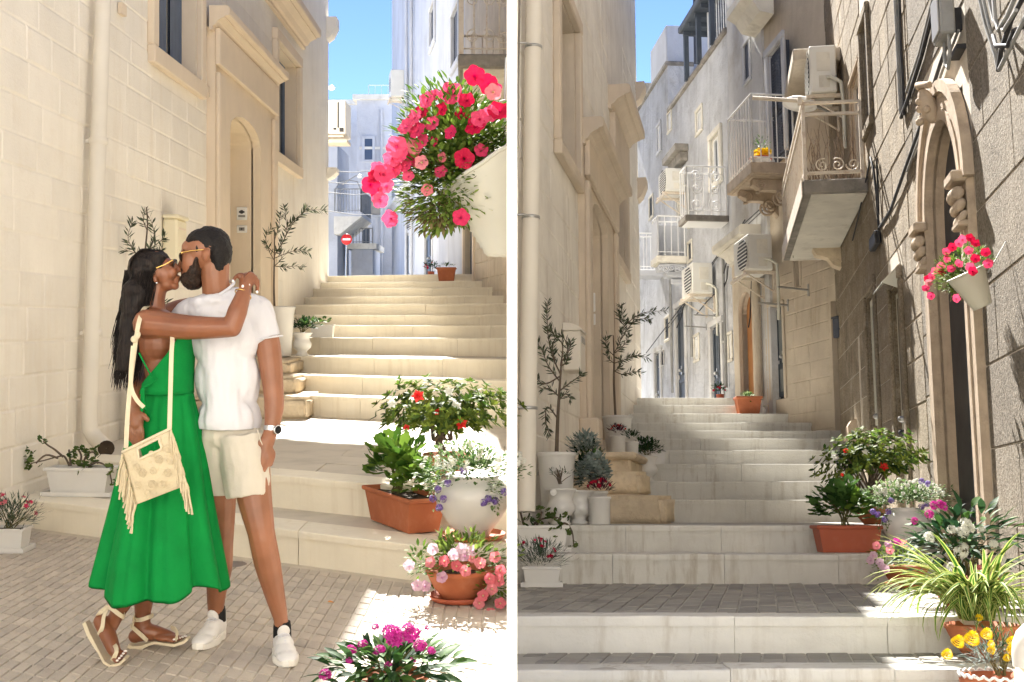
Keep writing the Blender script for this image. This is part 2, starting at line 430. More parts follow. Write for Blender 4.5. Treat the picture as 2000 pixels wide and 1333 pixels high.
# ------------------------------------------------------------------ shared building pieces
def window(F, par, o, fw=.14, proud=.05, recess=.18, frame='sandtrim', glass='glass', sash='white', shut=False, sill=True, curtain=False, head=0.):
    """opening o=(u0,u1,v0,v1): reveal-deep glass, stone surround, sash bars"""
    u0, u1, v0, v1 = o
    g = part('window', MB().box(u0, u1, -recess - .02, -recess, v0, v1), M[glass], par)
    b = MB()
    b.cbox(u0 - fw, u0, 0, proud, v0, v1, .012); b.cbox(u1, u1 + fw, 0, proud, v0, v1, .012)
    b.cbox(u0 - fw, u1 + fw, 0, proud + .01, v0 - fw, v0, .012); b.cbox(u0 - fw, u1 + fw, 0, proud + .006, v1, v1 + fw + head, .012)
    part('frame', b, M[frame], g)
    rv = MB(); rv.box(u0, u0 + .012, -recess, 0, v0, v1).box(u1 - .012, u1, -recess, 0, v0, v1).box(u0, u1, -recess, 0, v0 - .001, v0 + .012).box(u0, u1, -recess, 0, v1 - .012, v1 + .001)
    part('reveal', rv, M[frame], g)
    s = MB(); t = .045; q = -recess + .03
    if shut:
        for a, c in ((u0 + .012, (u0 + u1) / 2 - .005), ((u0 + u1) / 2 + .005, u1 - .012)):
            s.box(a, a + t, -recess, q, v0, v1).box(c - t, c, -recess, q, v0, v1).box(a + t, c - t, -recess, q, v0, v0 + t).box(a + t, c - t, -recess, q, v1 - t, v1)
            n = int((v1 - v0 - 2 * t) / .045)
            for i in range(n):
                z = v0 + t + i * (v1 - v0 - 2 * t) / n
                s.add([(a + t, -recess, z), (c - t, -recess, z), (c - t, q - .004, z + .028), (a + t, q - .004, z + .028)], [(0, 1, 2, 3)])
        part('shutter', s, M[sash], g)
    else:
        mid = (u0 + u1) / 2
        s.box(u0 + .012, u0 + t, -recess, q, v0, v1).box(u1 - t, u1 - .012, -recess, q, v0, v1).box(mid - t / 2, mid + t / 2, -recess, q, v0, v1).box(u0 + t, mid - t / 2, -recess, q, v0, v0 + t).box(mid + t / 2, u1 - t, -recess, q, v0, v0 + t).box(u0 + t, mid - t / 2, -recess, q, v1 - t, v1).box(mid + t / 2, u1 - t, -recess, q, v1 - t, v1)
        part('sash', s, M[sash], g)
    if curtain:
        c = MB(); n = 40; vs = []
        for i in range(n + 1):
            u = u0 + (u1 - u0) * i / n; w = -recess + .012 + .008 * math.sin(i * 1.9) ; vs += [(u, w, v0 + .02), (u, w, v1)]
        c.add(vs, [(2 * i, 2 * i + 2, 2 * i + 3, 2 * i + 1) for i in range(n) if i % 14 < 10], True)
        part('curtain', c, M['curtain'], g)
    return g

def wavy_slab(a, b, dirn, dep, z0, z1, n=14, amp=.0045):
    """step edge stone with a worn, slightly wandering nose"""
    m = MB(); vs = []; ph = random.uniform(0, 99)
    for i in range(n + 1):
        t = i / n; x = a[0] + (b[0] - a[0]) * t; y = a[1] + (b[1] - a[1]) * t
        f = noise.noise(Vector((x * 5, ph, 0))) * amp; g = noise.noise(Vector((x * 4, ph, 7))) * amp * .8; c = .007 + .006 * abs(noise.noise(Vector((x * 9, ph, 3))))
        for d, z in ((f, z0), (f, z1 - c + g), (f + c * .4, z1 - c * .3 + g), (f + c, z1 + g), (dep, z1 + g * .3), (dep, z0)): vs.append((x + dirn[0] * d, y + dirn[1] * d, z))
    fs = [(i * 6 + k, (i + 1) * 6 + k, (i + 1) * 6 + (k + 1) % 6, i * 6 + (k + 1) % 6) for i in range(n) for k in range(6)] + [tuple(range(6)), tuple(n * 6 + k for k in range(5, -1, -1))]
    return m.add(vs, fs)
def hole(o): return (o[0], o[1], o[2], o[3])

def door(F, par, o, m='bluedoor', recess=.15, frame='sandtrim', fw=.12, proud=.04, panels=2, glassy=None, knob='metal', side=1, lintel=True):
    u0, u1, v0, v1 = o
    d = part('door', MB().box(u0, u1, -recess - .05, -recess, v0, v1), M[m], par)
    f = MB(); f.cbox(u0 - fw, u0, 0, proud, v0, v1, .01).cbox(u1, u1 + fw, 0, proud, v0, v1, .01)
    if lintel: f.cbox(u0 - fw, u1 + fw, 0, proud + .008, v1, v1 + fw, .01)
    part('frame', f, M[frame], d)
    rv = MB(); rv.box(u0, u0 + .01, -recess, 0, v0, v1).box(u1 - .01, u1, -recess, 0, v0, v1).box(u0, u1, -recess, 0, v1 - .01, v1)
    part('reveal', rv, M[frame], d)
    mid = (u0 + u1) / 2; w = -recess
    for a, c in ((u0 + .03, mid - .012), (mid + .012, u1 - .03)) if panels == 2 else ((u0 + .03, u1 - .03),):
        H = v1 - v0; t = .07
        for z0, z1 in ((v0 + .04, v0 + H * .38), (v0 + H * .42, v1 - .05)):
            p = MB(); p.box(a, a + t, w, w + .022, z0, z1).box(c - t, c, w, w + .022, z0, z1).box(a + t, c - t, w, w + .022, z0, z0 + t).box(a + t, c - t, w, w + .022, z1 - t, z1)
            part('panel', p, M[m], d)
            if glassy: part('pane', MB().box(a + t, c - t, w, w + .008, z0 + t, z1 - t), M[glassy], d)
    k = MB().ell((mid + side * .06, w + .05, v0 + (v1 - v0) * .45), (.03, .035, .03)); k.box(mid + side * .06 - .02, mid + side * .06 + .02, w + .02, w + .03, v0 + (v1 - v0) * .45 - .08, v0 + (v1 - v0) * .45 + .08)
    part('handle', k, M[knob], d)
    return d

def cornice(F, par, u0, u1, v, h, pj, m, name='cornice', base=0.):
    p = [(base, v - h), (base + pj * .16, v - h), (base + pj * .16, v - h * .84), (base + pj * .28, v - h * .8), (base + pj * .42, v - h * .62), (base + pj * .68, v - h * .5), (base + pj * .76, v - h * .5), (base + pj * .76, v - h * .44), (base + pj * .96, v - h * .40), (base + pj, v - h * .34), (base + pj, v - h * .07), (base + pj * .9, v), (base, v)]
    return part(name, MB().sweepx(p, u0, u1), m, par)

def arch_path(u0, u1, v0, vs, rise, n=16):
    c = (u0 + u1) / 2; r = (u1 - u0) / 2
    return [(u0, v0)] + [(c - r * math.cos(PI * i / n), vs + rise * math.sin(PI * i / n)) for i in range(n + 1)] + [(u1, v0)]
def arch_band(inn, out, w0, w1, b=None):
    """solid between two matching paths"""
    b = b or MB(); n = len(inn)
    for i in range(n - 1):
        q = [inn[i], inn[i + 1], out[i + 1], out[i]]
        vs = [(p[0], w0, p[1]) for p in q] + [(p[0], w1, p[1]) for p in q]
        b.add(vs, [(4, 5, 6, 7), (0, 1, 5, 4), (2, 3, 7, 6)] + ([(0, 4, 7, 3)] if i == 0 else []) + ([(1, 2, 6, 5)] if i == n - 2 else []))
    return b
def rect_path(inn, u0, u1, v0, v1):
    out = []; n = len(inn)
    for i, (u, v) in enumerate(inn):
        if i == 0: out.append((u0, v0))
        elif i == n - 1: out.append((u1, v0))
        else:
            t = (i - 1) / (n - 3)
            if t < .25: out.append((u0, v + (v1 - v) * t * 4))
            elif t > .75: out.append((u1, v + (v1 - v) * (1 - t) * 4))
            else: out.append((u0 + (u1 - u0) * (t - .25) * 2, v1))
    return out

def air_con(F, u, v, label, w=.8, h=.55, d=.3, off=.12, group='air conditioners hung on the house fronts', m='acwhite', sg=1):
    r = thing('air_conditioner', label, 'air conditioner', F.at(u, 0, v), group)
    part('case', MB().cbox(-w / 2, w / 2, off, off + d, 0, h, .015), M[m], r)
    g = MB(); cx = -w * .12
    g.lathe([(.22, 0), (.22, .012)], 20, (0, 0, 0)); g.xf(T(cx, off + d, h / 2) @ RX(-PI / 2) )
    part('fan_opening', g, M['dark'], r)
    s = MB()
    for i in range(9): s.box(cx - .24, cx + .24, off + d + .013, off + d + .02, h * .1 + i * h * .1 - .008, h * .1 + i * h * .1 + .008)
    part('grille', s, M['acwhite'], r)
    sp = MB().box(sg * (w / 2 - .001), sg * (w / 2 + .008), off + .07, off + .22, h * .45, h * .85).box(sg * (w / 2 - .001), sg * (w / 2 + .008), off + .08, off + .2, h * .1, h * .35)
    part('side_panel', sp, M['slab'], r)
    b = MB()
    for x in (-w * .36, w * .36):
        b.box(x - .02, x + .02, 0, off + d + .05, -.04, 0).box(x - .02, x + .02, 0, .03, -.3, -.04); b.tube([(x, .03, -.28), (x, off + d, -.04)], .012, 6)
    b.box(-w / 2 - .03, w / 2 + .03, off + d + .01, off + d + .05, -.08, -.04)
    part('bracket', b, M['rustrail'], r)
    part('hose', MB().tube([(sg * w / 2, off + .1, h * .3), (sg * (w / 2 + .12), off + .08, h * .25), (sg * (w / 2 + .14), .05, h * .1), (sg * (w / 2 + .1), .03, -.2), (sg * (w / 2 + .08), .03, -.7)], .022, 6), M['awning'], r)
    return r

def railing(par, pts, v0, h, sp, m, name='railing', r=.009, top=.016, base=.07):
    b = MB()
    for i in range(len(pts) - 1):
        a = Vector(pts[i]); c = Vector(pts[i + 1]); L = (c - a).length; n = max(1, int(L / sp))
        b.tube([(a.x, a.y, v0 + h), (c.x, c.y, v0 + h)], top, 6).tube([(a.x, a.y, v0 + base), (c.x, c.y, v0 + base)], r, 6)
        for k in range(n + 1):
            p = a.lerp(c, k / n); q = top if k in (0, n) else r
            b.tube([(p.x, p.y, v0), (p.x, p.y, v0 + h)], q, 5, smooth=False)
    return part(name, b, m, par)

def scroll_pts(c, r, turns, sgn=1, a0=0., n=40):
    return [(0, c[0] + r * (1 - .85 * i / n) * math.cos(a0 + sgn * turns * 2 * PI * i / n), c[1] + r * (1 - .85 * i / n) * math.sin(a0 + sgn * turns * 2 * PI * i / n)) for i in range(n + 1)]

def corbel(par, u, v, L, H, W, m, name='corbel'):
    """S shaped stone bracket under a slab: profile in (w,v)"""
    n = 24; up = [(0, v), (L, v)]
    lo = []
    for i in range(n + 1):
        t = i / n; lo.append((L * (1 - t), v - H * (.18 + .62 * t * t * (1.5 - .5 * t)) - .10 * H * math.sin(t * PI * 2.2)))
    poly = up + lo
    b = MB().sweepx(poly, u - W / 2, u + W / 2)
    for sgn in (-1, 1):
        x = u + sgn * (W / 2 + .004)
        for c, rr, a0, sg in (((L * .25, v - H * .5), H * .28, 2.2, 1), ((L * .80, v - H * .2), H * .16, -1.2, -1)):
            p = scroll_pts(c, rr, 1.9, sg, a0); b.tube([(x, q[1], q[2]) for q in p], [H * .045 * (1 - .5 * i / len(p)) for i in range(len(p))], 6)
    return part(name, b, m, par)
# ================================================================== LEFT STREET: setting
# --- ground sheet far below / behind everything
g = structure(part('ground', MB().box(-40, 40, -6, 160, -3.2, -3.0), M['treadL']))

# unseen square and house added behind the viewpoint to bounce sun forward
structure(part('square', MB().box(-14, 14, -10, 3.15, -.6, -.02), M['riserL']))
sq = thing('town_house', 'added long cream house, unseen behind the viewpoint, bouncing sun into the streets', 'house', T(-14, -10, 0))
part('wall', MB().box(0, 28, -.5, 0, -.3, 9), M['cream'], sq)
for k_ in range(7):
    for z_ in (1.0, 4.6):
        w_ = part('window', MB().box(2 + k_ * 3.8, 3.0 + k_ * 3.8, .0, .02, z_, z_ + 1.6), M['glass'], sq)
        part('frame', MB().box(1.88 + k_ * 3.8, 2.0 + k_ * 3.8, 0, .06, z_, z_ + 1.6).box(3.0 + k_ * 3.8, 3.12 + k_ * 3.8, 0, .06, z_, z_ + 1.6).box(1.88 + k_ * 3.8, 3.12 + k_ * 3.8, 0, .07, z_ + 1.6, z_ + 1.72).box(1.88 + k_ * 3.8, 3.12 + k_ * 3.8, 0, .08, z_ - .12, z_), M['creamtrim'], w_)
# stepped street; a step front runs Y = yf - k*(X - xf)
LX0, LX1 = -3.36, -.012
lspec = [(7.01, 600, 1038, .62), (7.84, 600, 933, .62), (12.8, 680, 775, .58), (13.7, 680, 735, .55), (14.6, 680, 698, .52), (16.0, 680, 660, .48), (16.9, 680, 636, .46),
         (17.8, 680, 616, .44), (18.7, 680, 595, .42), (19.6, 680, 580, .40), (20.5, 680, 564, .38), (21.4, 680, 552, .36), (22.3, 680, 539, .34)]
lst = []
for yf, xp, yp, k in lspec:
    p = SL.at_y(xp, yp, yf); lst.append((p.x, yf, k, p.z))
def lY(i, X): return lst[i][1] - lst[i][2] * (X - lst[i][0])
LZ = [q[3] for q in lst]
stairs_l = structure(thing('stone_steps', 'x', 'x', T(0, 0, 0)))
del stairs_l['label']; del stairs_l['category']
for i in range(len(lst)):
    z = LZ[i]; zp = LZ[i - 1] if i else 0.
    xr = LX1 + .0 if i < 3 else .06
    last = i == len(lst) - 1
    bk = (lambda X: lY(i + 1, X) + .06) if not last else (lambda X: 27.)
    fr = lambda X: lY(i, X) + .02
    st = part('step', MB().poly3([(LX0 - .1, fr(LX0 - .1)), (xr, fr(xr)), (xr, bk(xr)), (LX0 - .1, bk(LX0 - .1))], zp - .4, z - .03), M['treadL'], stairs_l)
    # riser panels and edge slabs
    x = LX0; wd = .9
    while x < xr - .02:
        e = min(x + wd * random.uniform(.7, 1.3), xr)
        if xr - e < .25: e = xr
        part('riser_slab', MB().poly3([(x + .002, lY(i, x)), (e - .002, lY(i, e)), (e - .002, lY(i, e) + .03), (x + .002, lY(i, x) + .03)], zp - .05, z - .045), M['riserL'], st)
        dz = random.uniform(-.004, .004); dp = .34 if not last else .5
        part('edge_slab', wavy_slab((x + .0015, lY(i, x) - .014), (e - .0015, lY(i, e) - .014), (0, 1), dp, z - .045, z + dz), M['riserL'], st)
        x = e
    # larger flags behind the edge on the landings
    if i in (0, 1, 4, 12):
        y0o, rows = .36, (1 if i == 0 else 9 if i == 1 else 2)
        for r_ in range(rows):
            x = LX0 - random.uniform(0, .6)
            while x < xr - .02:
                e = min(x + random.uniform(.6, 1.1), xr); a = max(x, LX0)
                d0, d1 = y0o + r_ * .5, y0o + (r_ + 1) * .5 - .006
                lim = lambda X, d: min(lY(i, X) + d, bk(X))
                if e - a > .04 and lim(a, d0) < bk(a) - .05:
                    part('flagstone', MB().poly3([(a + .003, lim(a, d0)), (e - .003, lim(e, d0)), (e - .003, lim(e, d1)), (a + .003, lim(a, d1))], z - .03, z - .008 + random.uniform(-.003, .003)), M['treadL'], st)
                x = e
# upper street
structure(part('street', MB().poly3([(-9, 26.5), (.5, 26.5), (.5, 60), (-9, 60)], LZ[-1] - .4, LZ[-1] - .03), M['riserL']))

# cobbled floor
fl = structure(part('paving', MB().poly3([(LX0, 3.2), (LX1, 3.2), (LX1, lY(0, LX1) + .05), (LX0, lY(0, LX0) + .05)], -.4, -.006), M['groutL']))
cob = []
bw, bl, k = .062, .115, .62
for a in range(-2, 56):
    X0 = LX1 - (a + 1) * bw
    for b_ in range(0, 52):
        c0 = 3.0 + b_ * bl + (bl / 2 if a % 2 else 0) * 0
        Yc = c0 - k * (X0 - (-1.168))
        if X0 < LX0 or X0 + bw > LX1 or Yc + bl > lY(0, X0) - .01 or Yc < 3.3: continue
        cob.append((X0, Yc))
rest = MB()
def cobble(X0, Yc):
    g_ = .004; j = lambda: random.uniform(-.0025, .0025)
    P = lambda X, dY: (X + j(), Yc + dY - k * (X - X0) + j())
    A = [P(X0 + g_, g_), P(X0 + bw - g_, g_), P(X0 + bw - g_, bl - g_), P(X0 + g_, bl - g_)]
    cx = sum(p[0] for p in A) / 4; cy = sum(p[1] for p in A) / 4; z = random.uniform(-.002, .002)
    Bt = [(p[0] + (cx - p[0]) * .07, p[1] + (cy - p[1]) * .05, z) for p in A]
    m = MB(); m.add([(p[0], p[1], -.008) for p in A] + Bt, [(4, 5, 6, 7), (0, 1, 5, 4), (1, 2, 6, 5), (2, 3, 7, 6), (3, 0, 4, 7)]); return m
def onscreen(X, Y, z=0.): return -8 < 1000 + 2400 * X / Y < 1000 and 630 + 2400 * (EYE - z) / Y < 1345
cob.sort(key=lambda q: (0 if onscreen(q[0], q[1]) else 1, q[1]))
for i, q in enumerate(cob):
    if i < 300: part('cobble', cobble(*q), M['cobbleL'], fl)
    else: rest.merge(cobble(*q))
part('cobble', rest, M['cobbleL'], fl, kind='stuff')
dc = structure(part('drain_cover', MB().lathe([(.001, .006), (.05, .008), (.055, .004), (.085, .004), (.09, .0)], 20), mat('cast iron cover', (.2, .17, .15), .6, .2, 9, .3, 60, obj=True), None, T(SL.at_z(451, 1103, .001)), ))

# --- cream house on the left
FL = Face(SL, (-3.36, 4.0), (-3.36, 22.5), (1, 0))
hl = thing('town_house', 'cream painted stone house filling the left edge, behind the couple', 'house', FL.m)
w1 = FL.rect(297, 93, 383, -180); w1 = (w1[0], w1[1], FL.px(297, 93)[1], 5.7)
w2 = (FL.px(578, 200)[0], FL.px(535, 200)[0], FL.px(535, 297)[1], FL.px(540, 86)[1])
d0, d1 = FL.px(494, 400)[0], FL.px(433, 400)[0]
p0, p1 = FL.px(522, 400)[0], FL.px(403, 400)[0]
zland = LZ[1]
dv1, dvs = FL.px(463, 233)[1], FL.px(494, 292)[1]
pv1 = FL.px(430, 78)[1]
uL0, uL1 = -18.5, 1.5
HT = 10.5
hs = [w1, w2, (d0 - .05, d1 + .05, zland - .3, dv1 + .1)]
holes_wall(FL, 'wall', uL0, uL1, -.5, HT, hs, M['cream'], hl, .35)
body = MB().box(uL0, uL1, -6, -.62, -.5, HT - .002); body.box(uL0 + .0, uL0 + .3, -.62, -.35, -.5, HT)
part('building_body', body, M['cream'], hl)
cornice(FL, hl, uL0 - .4, uL1, HT + .35, .8, 1.22, M['cream'], 'roof_cornice')  # out of view; height and deep overhang shaped to throw shade across the street
def vis_l(q):
    Y = 4.0 - (q[0] + q[1]) / 2; return -1 if Y < 7.5 else (100 if q[2] < 1.385 + .27 * Y else 0) - Y
courses(FL, hl, -14.0, 1.4, .05, 7.2, .24, .62, [w1[:2] + (w1[2] - .2, w1[3]), (w2[0] - .15, w2[1] + .15, w2[2] - .2, 8), (p0, p1, 0, pv1 + .1)], M['cream'], joint=.006, proud=.006, cham=.014, rnd=.003, vis=vis_l, limit=260)
window(FL, hl, w1, .17, .07, .18, 'creamtrim', curtain=True, sash='curtain')
window(FL, hl, w2, .16, .08, .2, 'creamtrim', 'glass', sash='curtain')
cornice(FL, hl, FL.px(590, 100)[0] - .05, FL.px(522, 100)[0] + .3, FL.px(588, 0, .28)[1] , .34, .30, M['creamtrim'], 'window_cornice', 0)
# portal
ins = arch_path(d0, d1, zland - .2, dvs, dv1 - dvs)
pt = arch_band(ins, rect_path(ins, p0, p1, zland - .2, pv1), -.02, .10)
po = part('portal', pt, M['creamtrim'], hl)
part('pilaster', MB().cbox(p0, p0 + .22, .1, .15, zland, pv1 - .5, .012), M['creamtrim'], po)
part('pilaster', MB().cbox(p1 - .30, p1, .1, .15, zland, pv1 - .5, .012), M['creamtrim'], po)
part('frieze', MB().cbox(p0 - .02, p1 + .02, .1, .16, pv1 - .42, pv1 - .02, .01), M['creamtrim'], po)
cornice(FL, po, p0 - .12, p1 + .12, pv1 + .20, .26, .22, M['creamtrim'], 'door_cornice', .06)
rvb = arch_band(ins, [(a + (.05 if j == 0 or a < (d0 + d1) / 2 else -.05) * -1 if False else a, b) for j, (a, b) in enumerate(ins)], -.02, .0)
rev = MB(); n_ = len(ins)
rev.add([(p[0], -.34, p[1]) for p in ins] + [(p[0], .0, p[1]) for p in ins], [(i, i + 1, i + 1 + n_, i + n_) for i in range(n_ - 1)])
part('reveal', rev, M['creamtrim'], po)
dl = part('door', MB().prism(arch_path(d0 - .0, d1 + .0, zland, dvs, dv1 - dvs), -.40, -.34), M['creamdoor'], hl)
for z0, z1 in ((zland + .15, zland + 1.3), (zland + 1.45, dvs - .05)):
    part('panel', MB().box(d0 + .12, d0 + .2, -.34, -.325, z0, z1).box(d1 - .2, d1 - .12, -.34, -.325, z0, z1).box(d0 + .2, d1 - .2, -.34, -.325, z0, z0 + .08).box(d0 + .2, d1 - .2, -.34, -.325, z1 - .08, z1), M['creamdoor'], dl)
hu, hv = FL.px(443, 390, -.3); hv2 = FL.px(443, 437, -.3)[1]
part('handle', MB().tube([(hu, -.34, hv), (hu, -.27, hv), (hu, -.265, (hv + hv2) / 2), (hu, -.27, hv2), (hu, -.34, hv2)], .014, 8), M['metal'], dl)
# moulding stubs seen past the far corner
for ya, yb in ((38, 82), (330, 352)):
    a = FL.px(641, ya)[1]; c = FL.px(641, yb)[1]
    part('corner_moulding', MB().sweepx([(0, c), (.10, c + (a - c) * .2), (.18, c + (a - c) * .6), (.18, a), (0, a)], uL0 - .12, uL0 + .25), M['cream'], hl)
part('wall_bracket', MB().box(FL.px(232, 25)[0] - .06, FL.px(232, 25)[0] + .06, 0.01, .05, FL.px(232, 30)[1], FL.px(232, 8)[1]), M['creamtrim'], hl)
part('wall_hook', MB().box(FL.px(402, 180)[0] - .02, FL.px(402, 180)[0] + .02, 0.01, .04, FL.px(402, 190)[1], FL.px(402, 170)[1]), M['creamtrim'], hl)
# drainpipe
pb = FL.px(180, 868, .12); ptop = FL.px(211, -200, .12); pm = FL.px(206, 0, .12)
dp = MB().tube([(ptop[0], .10, ptop[1] + 1.5), (pm[0], .10, pm[1]), (pb[0], .10, pb[1] + .25), (pb[0], .10, pb[1] + .12), (pb[0] - .0, .14, pb[1] + .05), (pb[0] + .06, .2, pb[1] + .02), (pb[0] + .22, .3, pb[1] - .01)], .062, 16, cap=False)
dpo = part('drainpipe', dp, M['pipe'], hl)
part('pipe_mouth', MB().lathe([(.062, 0), (.058, .002), (.05, .0), (.001, -.002)], 16, close=False).xf(T(pb[0] + .221, .301, pb[1] - .01) @ RZ(R(-65)) @ RX(R(-90))), M['soil'], dpo)
for yy in (275, 650):
    q = FL.px(190, yy, .1)
    t_ = (q[1] - pb[1]) / (pm[1] - pb[1]); uu = pb[0] + (pm[0] - pb[0]) * t_
    part('pipe_collar', MB().lathe([(.064, -.03), (.072, -.025), (.072, .025), (.064, .03)], 16, (uu, .10, q[1])).box(uu - .02, uu + .02, 0, .06, q[1] - .015, q[1] + .015), M['pipe'], dpo)
# letter box behind the couple
lb = FL.px(325, 470)
lbt = thing('letter_box', 'cream letter box on the wall behind the kissing couple', 'mailbox', FL.at(lb[0], .012, lb[1] - .3))
part('case', MB().cbox(-.18, .18, 0, .14, 0, .5, .02), M['creamdoor'], lbt)
part('lid', MB().cbox(-.19, .19, 0, .16, .5, .54, .012), M['creamdoor'], lbt)
part('slot', MB().box(-.12, .12, .14, .143, .40, .42), M['creamtrim'], lbt)

def intercom(F, u, w, v, s, lab, kind, mw=None):
    t = thing('intercom', lab, 'intercom', mw if mw is not None else F.at(u, w, v))
    if kind == 'lens':
        part('plate', MB().cbox(-.085 * s, .085 * s, 0, .02, 0, .21 * s, .008), M['white'], t)
        part('screen', MB().lathe([(.001, 0), (.03 * s, 0), (.034 * s, -.004)], 6).xf(T(0, .024, .13 * s) @ Matrix.Scale(.5, 4, (0, 0, 1)) @ RX(-PI / 2) if False else T(0, .024, .13 * s) @ RX(PI / 2)), M['dark'], t)
        part('visor', MB().box(-.045 * s, .045 * s, .02, .0235, .115 * s, .145 * s), M['dark'], t)
        part('name_strip', MB().box(-.055 * s, .055 * s, .02, .023, .045 * s, .08 * s), M['conduit'], t)
    else:
        part('plate', MB().cbox(-.085 * s, .085 * s, 0, .02, 0, .125 * s, .008), M['white'], t)
        part('button_panel', MB().box(-.045 * s, .045 * s, .02, .024, .035 * s, .09 * s), M['conduit'], t)
        part('button', MB().box(-.012 * s, .012 * s, .024, .03, .05 * s, .075 * s), M['dark'], t)
    return t
# on the deep reveal of the arch: faces the camera
def on_reveal(F, px, py, ur, w):
    v = F.px(px, py, w)[1]
    return F.m @ T(ur, w, v) @ RZ(-PI / 2 if ur < 0 else 0)
MR = FL.m @ T(d0 + .004, -.14, FL.px(477, 432, -.14)[1]) @ RZ(-PI / 2)
intercom(FL, 0, 0, 0, .8, 'white intercom plate with dark lens, upper of two in the cream arch', 'lens', MR)
MR = FL.m @ T(d0 + .004, -.14, FL.px(477, 457, -.14)[1]) @ RZ(-PI / 2)
intercom(FL, 0, 0, 0, .8, 'small white bell plate in the cream arch, under its twin with the lens', 'bell', MR)

# limestone blocks beside the cream door
def rough_block(name, lab, st, pts, z0, z1, cat='stone block', m='limestone', amp=.015):
    bm = bmesh.new(); b = MB().poly3(pts, z0, z1)
    vs = [bm.verts.new(v) for v in b.v]
    for f in b.f: bm.faces.new([vs[i] for i in f])
    bmesh.ops.bevel(bm, geom=list(bm.edges), offset=.035, segments=2, affect='EDGES')
    bmesh.ops.triangulate(bm, faces=[f for f in bm.faces if len(f.verts) > 4])
    bmesh.ops.subdivide_edges(bm, edges=list(bm.edges), cuts=2, use_grid_fill=True)
    for v in bm.verts: v.co += noise.noise_vector(v.co * 6) * amp
    me = bpy.data.meshes.new(name); bm.to_mesh(me); bm.free(); me.materials.append(M[m])
    for p in me.polygons: p.use_smooth = True
    c = Vector(pts[0]).to_3d(); c.z = z0
    for v in me.vertices: v.co -= c
    o = link(name, me, None, st.m @ T(c)); return tag(o, lab, cat)
zl = LZ[1]
for (xa, xb, ya, z0, z1, Yf, lab) in ((505, 599, 829, zl - .02, zl + .215, 12.6, 'long low limestone block left of the stairs beside the man\'s elbow, lowest of three'),
                                       (505, 577, 765, zl + .20, zl + .40, 13.3, 'middle limestone block of the three stacked left of the stairs by the man'),
                                       (520, 566, 720, zl + .38, zl + .56, 14.0, 'topmost limestone block under the small white urn left of the stairs')):
    X1 = (xb - 1000) / 2400 * Yf; X0 = -3.3
    rough_block('stone_block', lab, SL, [(X0, Yf), (X1, Yf), (X1 - .0, Yf + 1.1), (X0, Yf + 1.1)], z0, z1)

# --- added divider for the strip between both views, its height stops sun flecks
dvw = part('added_divider', MB().box(-.0121, .0121, 2.9, 9.6, -2.0, 4.8), mat('bright white paint', (.93, .88, .81), .6, .01, 2, .03, 60))
tag(dvw, 'added thin plain white divider standing upright between the two streets', 'wall')

# --- right-hand houses of the left street
def facade(st, name, lab, p0, p1, out, v0, v1, m, holes=(), th=.35, coping=None, fill=None):
    F = Face(st, p0, p1, out); r = thing(name, lab, 'house', F.m)
    u0, u1 = sorted((0, F.u1))
    return F, r, u0, u1
FA = Face(SL, (.115, 13.2), (-.10, 18.5), (-1, 0)); FB = Face(SL, (-.10, 18.5), (-.87, 22.5), (-1, 0)); FC = Face(SL, (-.87, 22.5), (-4.4, 45), (-1, 0))
ha = thing('stone_house', 'beige stained stone house behind the hanging petunias, right of the bright stairs', 'house', FA.m)
ua = sorted((0, FA.u1))
holes_wall(FA, 'wall', ua[0], ua[1], -.5, 8.6, [], M['beigewall'], ha, .28)
ub = sorted((0, FB.u1)); ba = FB.loc; rel = FA.m.inverted() @ FB.m
dB = FB.rect(926, 560, 908, 438); dB = (dB[0], dB[1], LZ[-2], FB.px(915, 440)[1])
wb_ = part('side_wall', MB(), M['beigewall'], ha, rel)
holes_wall(FB, 'wall', ub[0], ub[1], -.5, 7.4, [dB], M['beigewall'], wb_, .4)
door(FB, wb_, dB, 'bluedoor', .14, 'beigewall', .1, .03, 1, 'glass') if False else None
o_ = part('door', MB().box(dB[0], dB[1], -.16, -.1, dB[2], dB[3]), M['bluedoor'], ha, rel)
part('frame', MB().box(dB[0] - .12, dB[0], 0, .04, dB[2], dB[3]).box(dB[1], dB[1] + .12, 0, .04, dB[2], dB[3]).box(dB[0] - .12, dB[1] + .12, 0, .05, dB[3], dB[3] + .12), M['creamtrim'], o_)
part('pane', MB().box(dB[0] + .12, dB[1] - .12, -.1, -.09, dB[2] + .9, dB[3] - .15), M['glass'], o_)
part('handle', MB().ell((dB[0] + .1, -.06, dB[2] + .95), (.04, .04, .04)), M['metal'], o_)
courses(FB, wb_, ub[0], ub[1], 1.6, 4.2, .25, .5, [(dB[0] - .13, dB[1] + .13, 0, dB[3] + .13)], M['beigewall'], limit=120, cham=.012)
# balcony over the petunias
bal = thing('balcony', 'old balcony with cream rusty rails at the top right corner of the left street', 'balcony', FA.m)
bz = EYE + (630 - 106) * 15 / 2400
bu0, bu1 = sorted((15.0 - 13.2, 18.2 - 13.2)); sg = 1 if FA.u1 > 0 else -1
bu0, bu1 = sorted((sg * bu0, sg * bu1)); 
part('slab', MB().cbox(bu0, bu1, 0, .70, bz - .17, bz, .02), M['slabedge'], bal)
part('soffit', MB().box(bu0 + .06, bu1 - .06, 0.02, .64, bz - .18, bz - .168), M['slab'], bal)
railing(bal, [(bu0 + .04, .04, 0), (bu0 + .04, .66, 0), (bu1 - .04, .66, 0), (bu1 - .04, .04, 0)], bz, .95, .13, M['rustrail'], r=.010, top=.02)
for uu in (bu0 + .04, bu1 - .04): part('post', MB().box(uu - .03, uu + .03, .63, .69, bz, bz + 2.2), M['rustrail'], bal)
sc = MB()
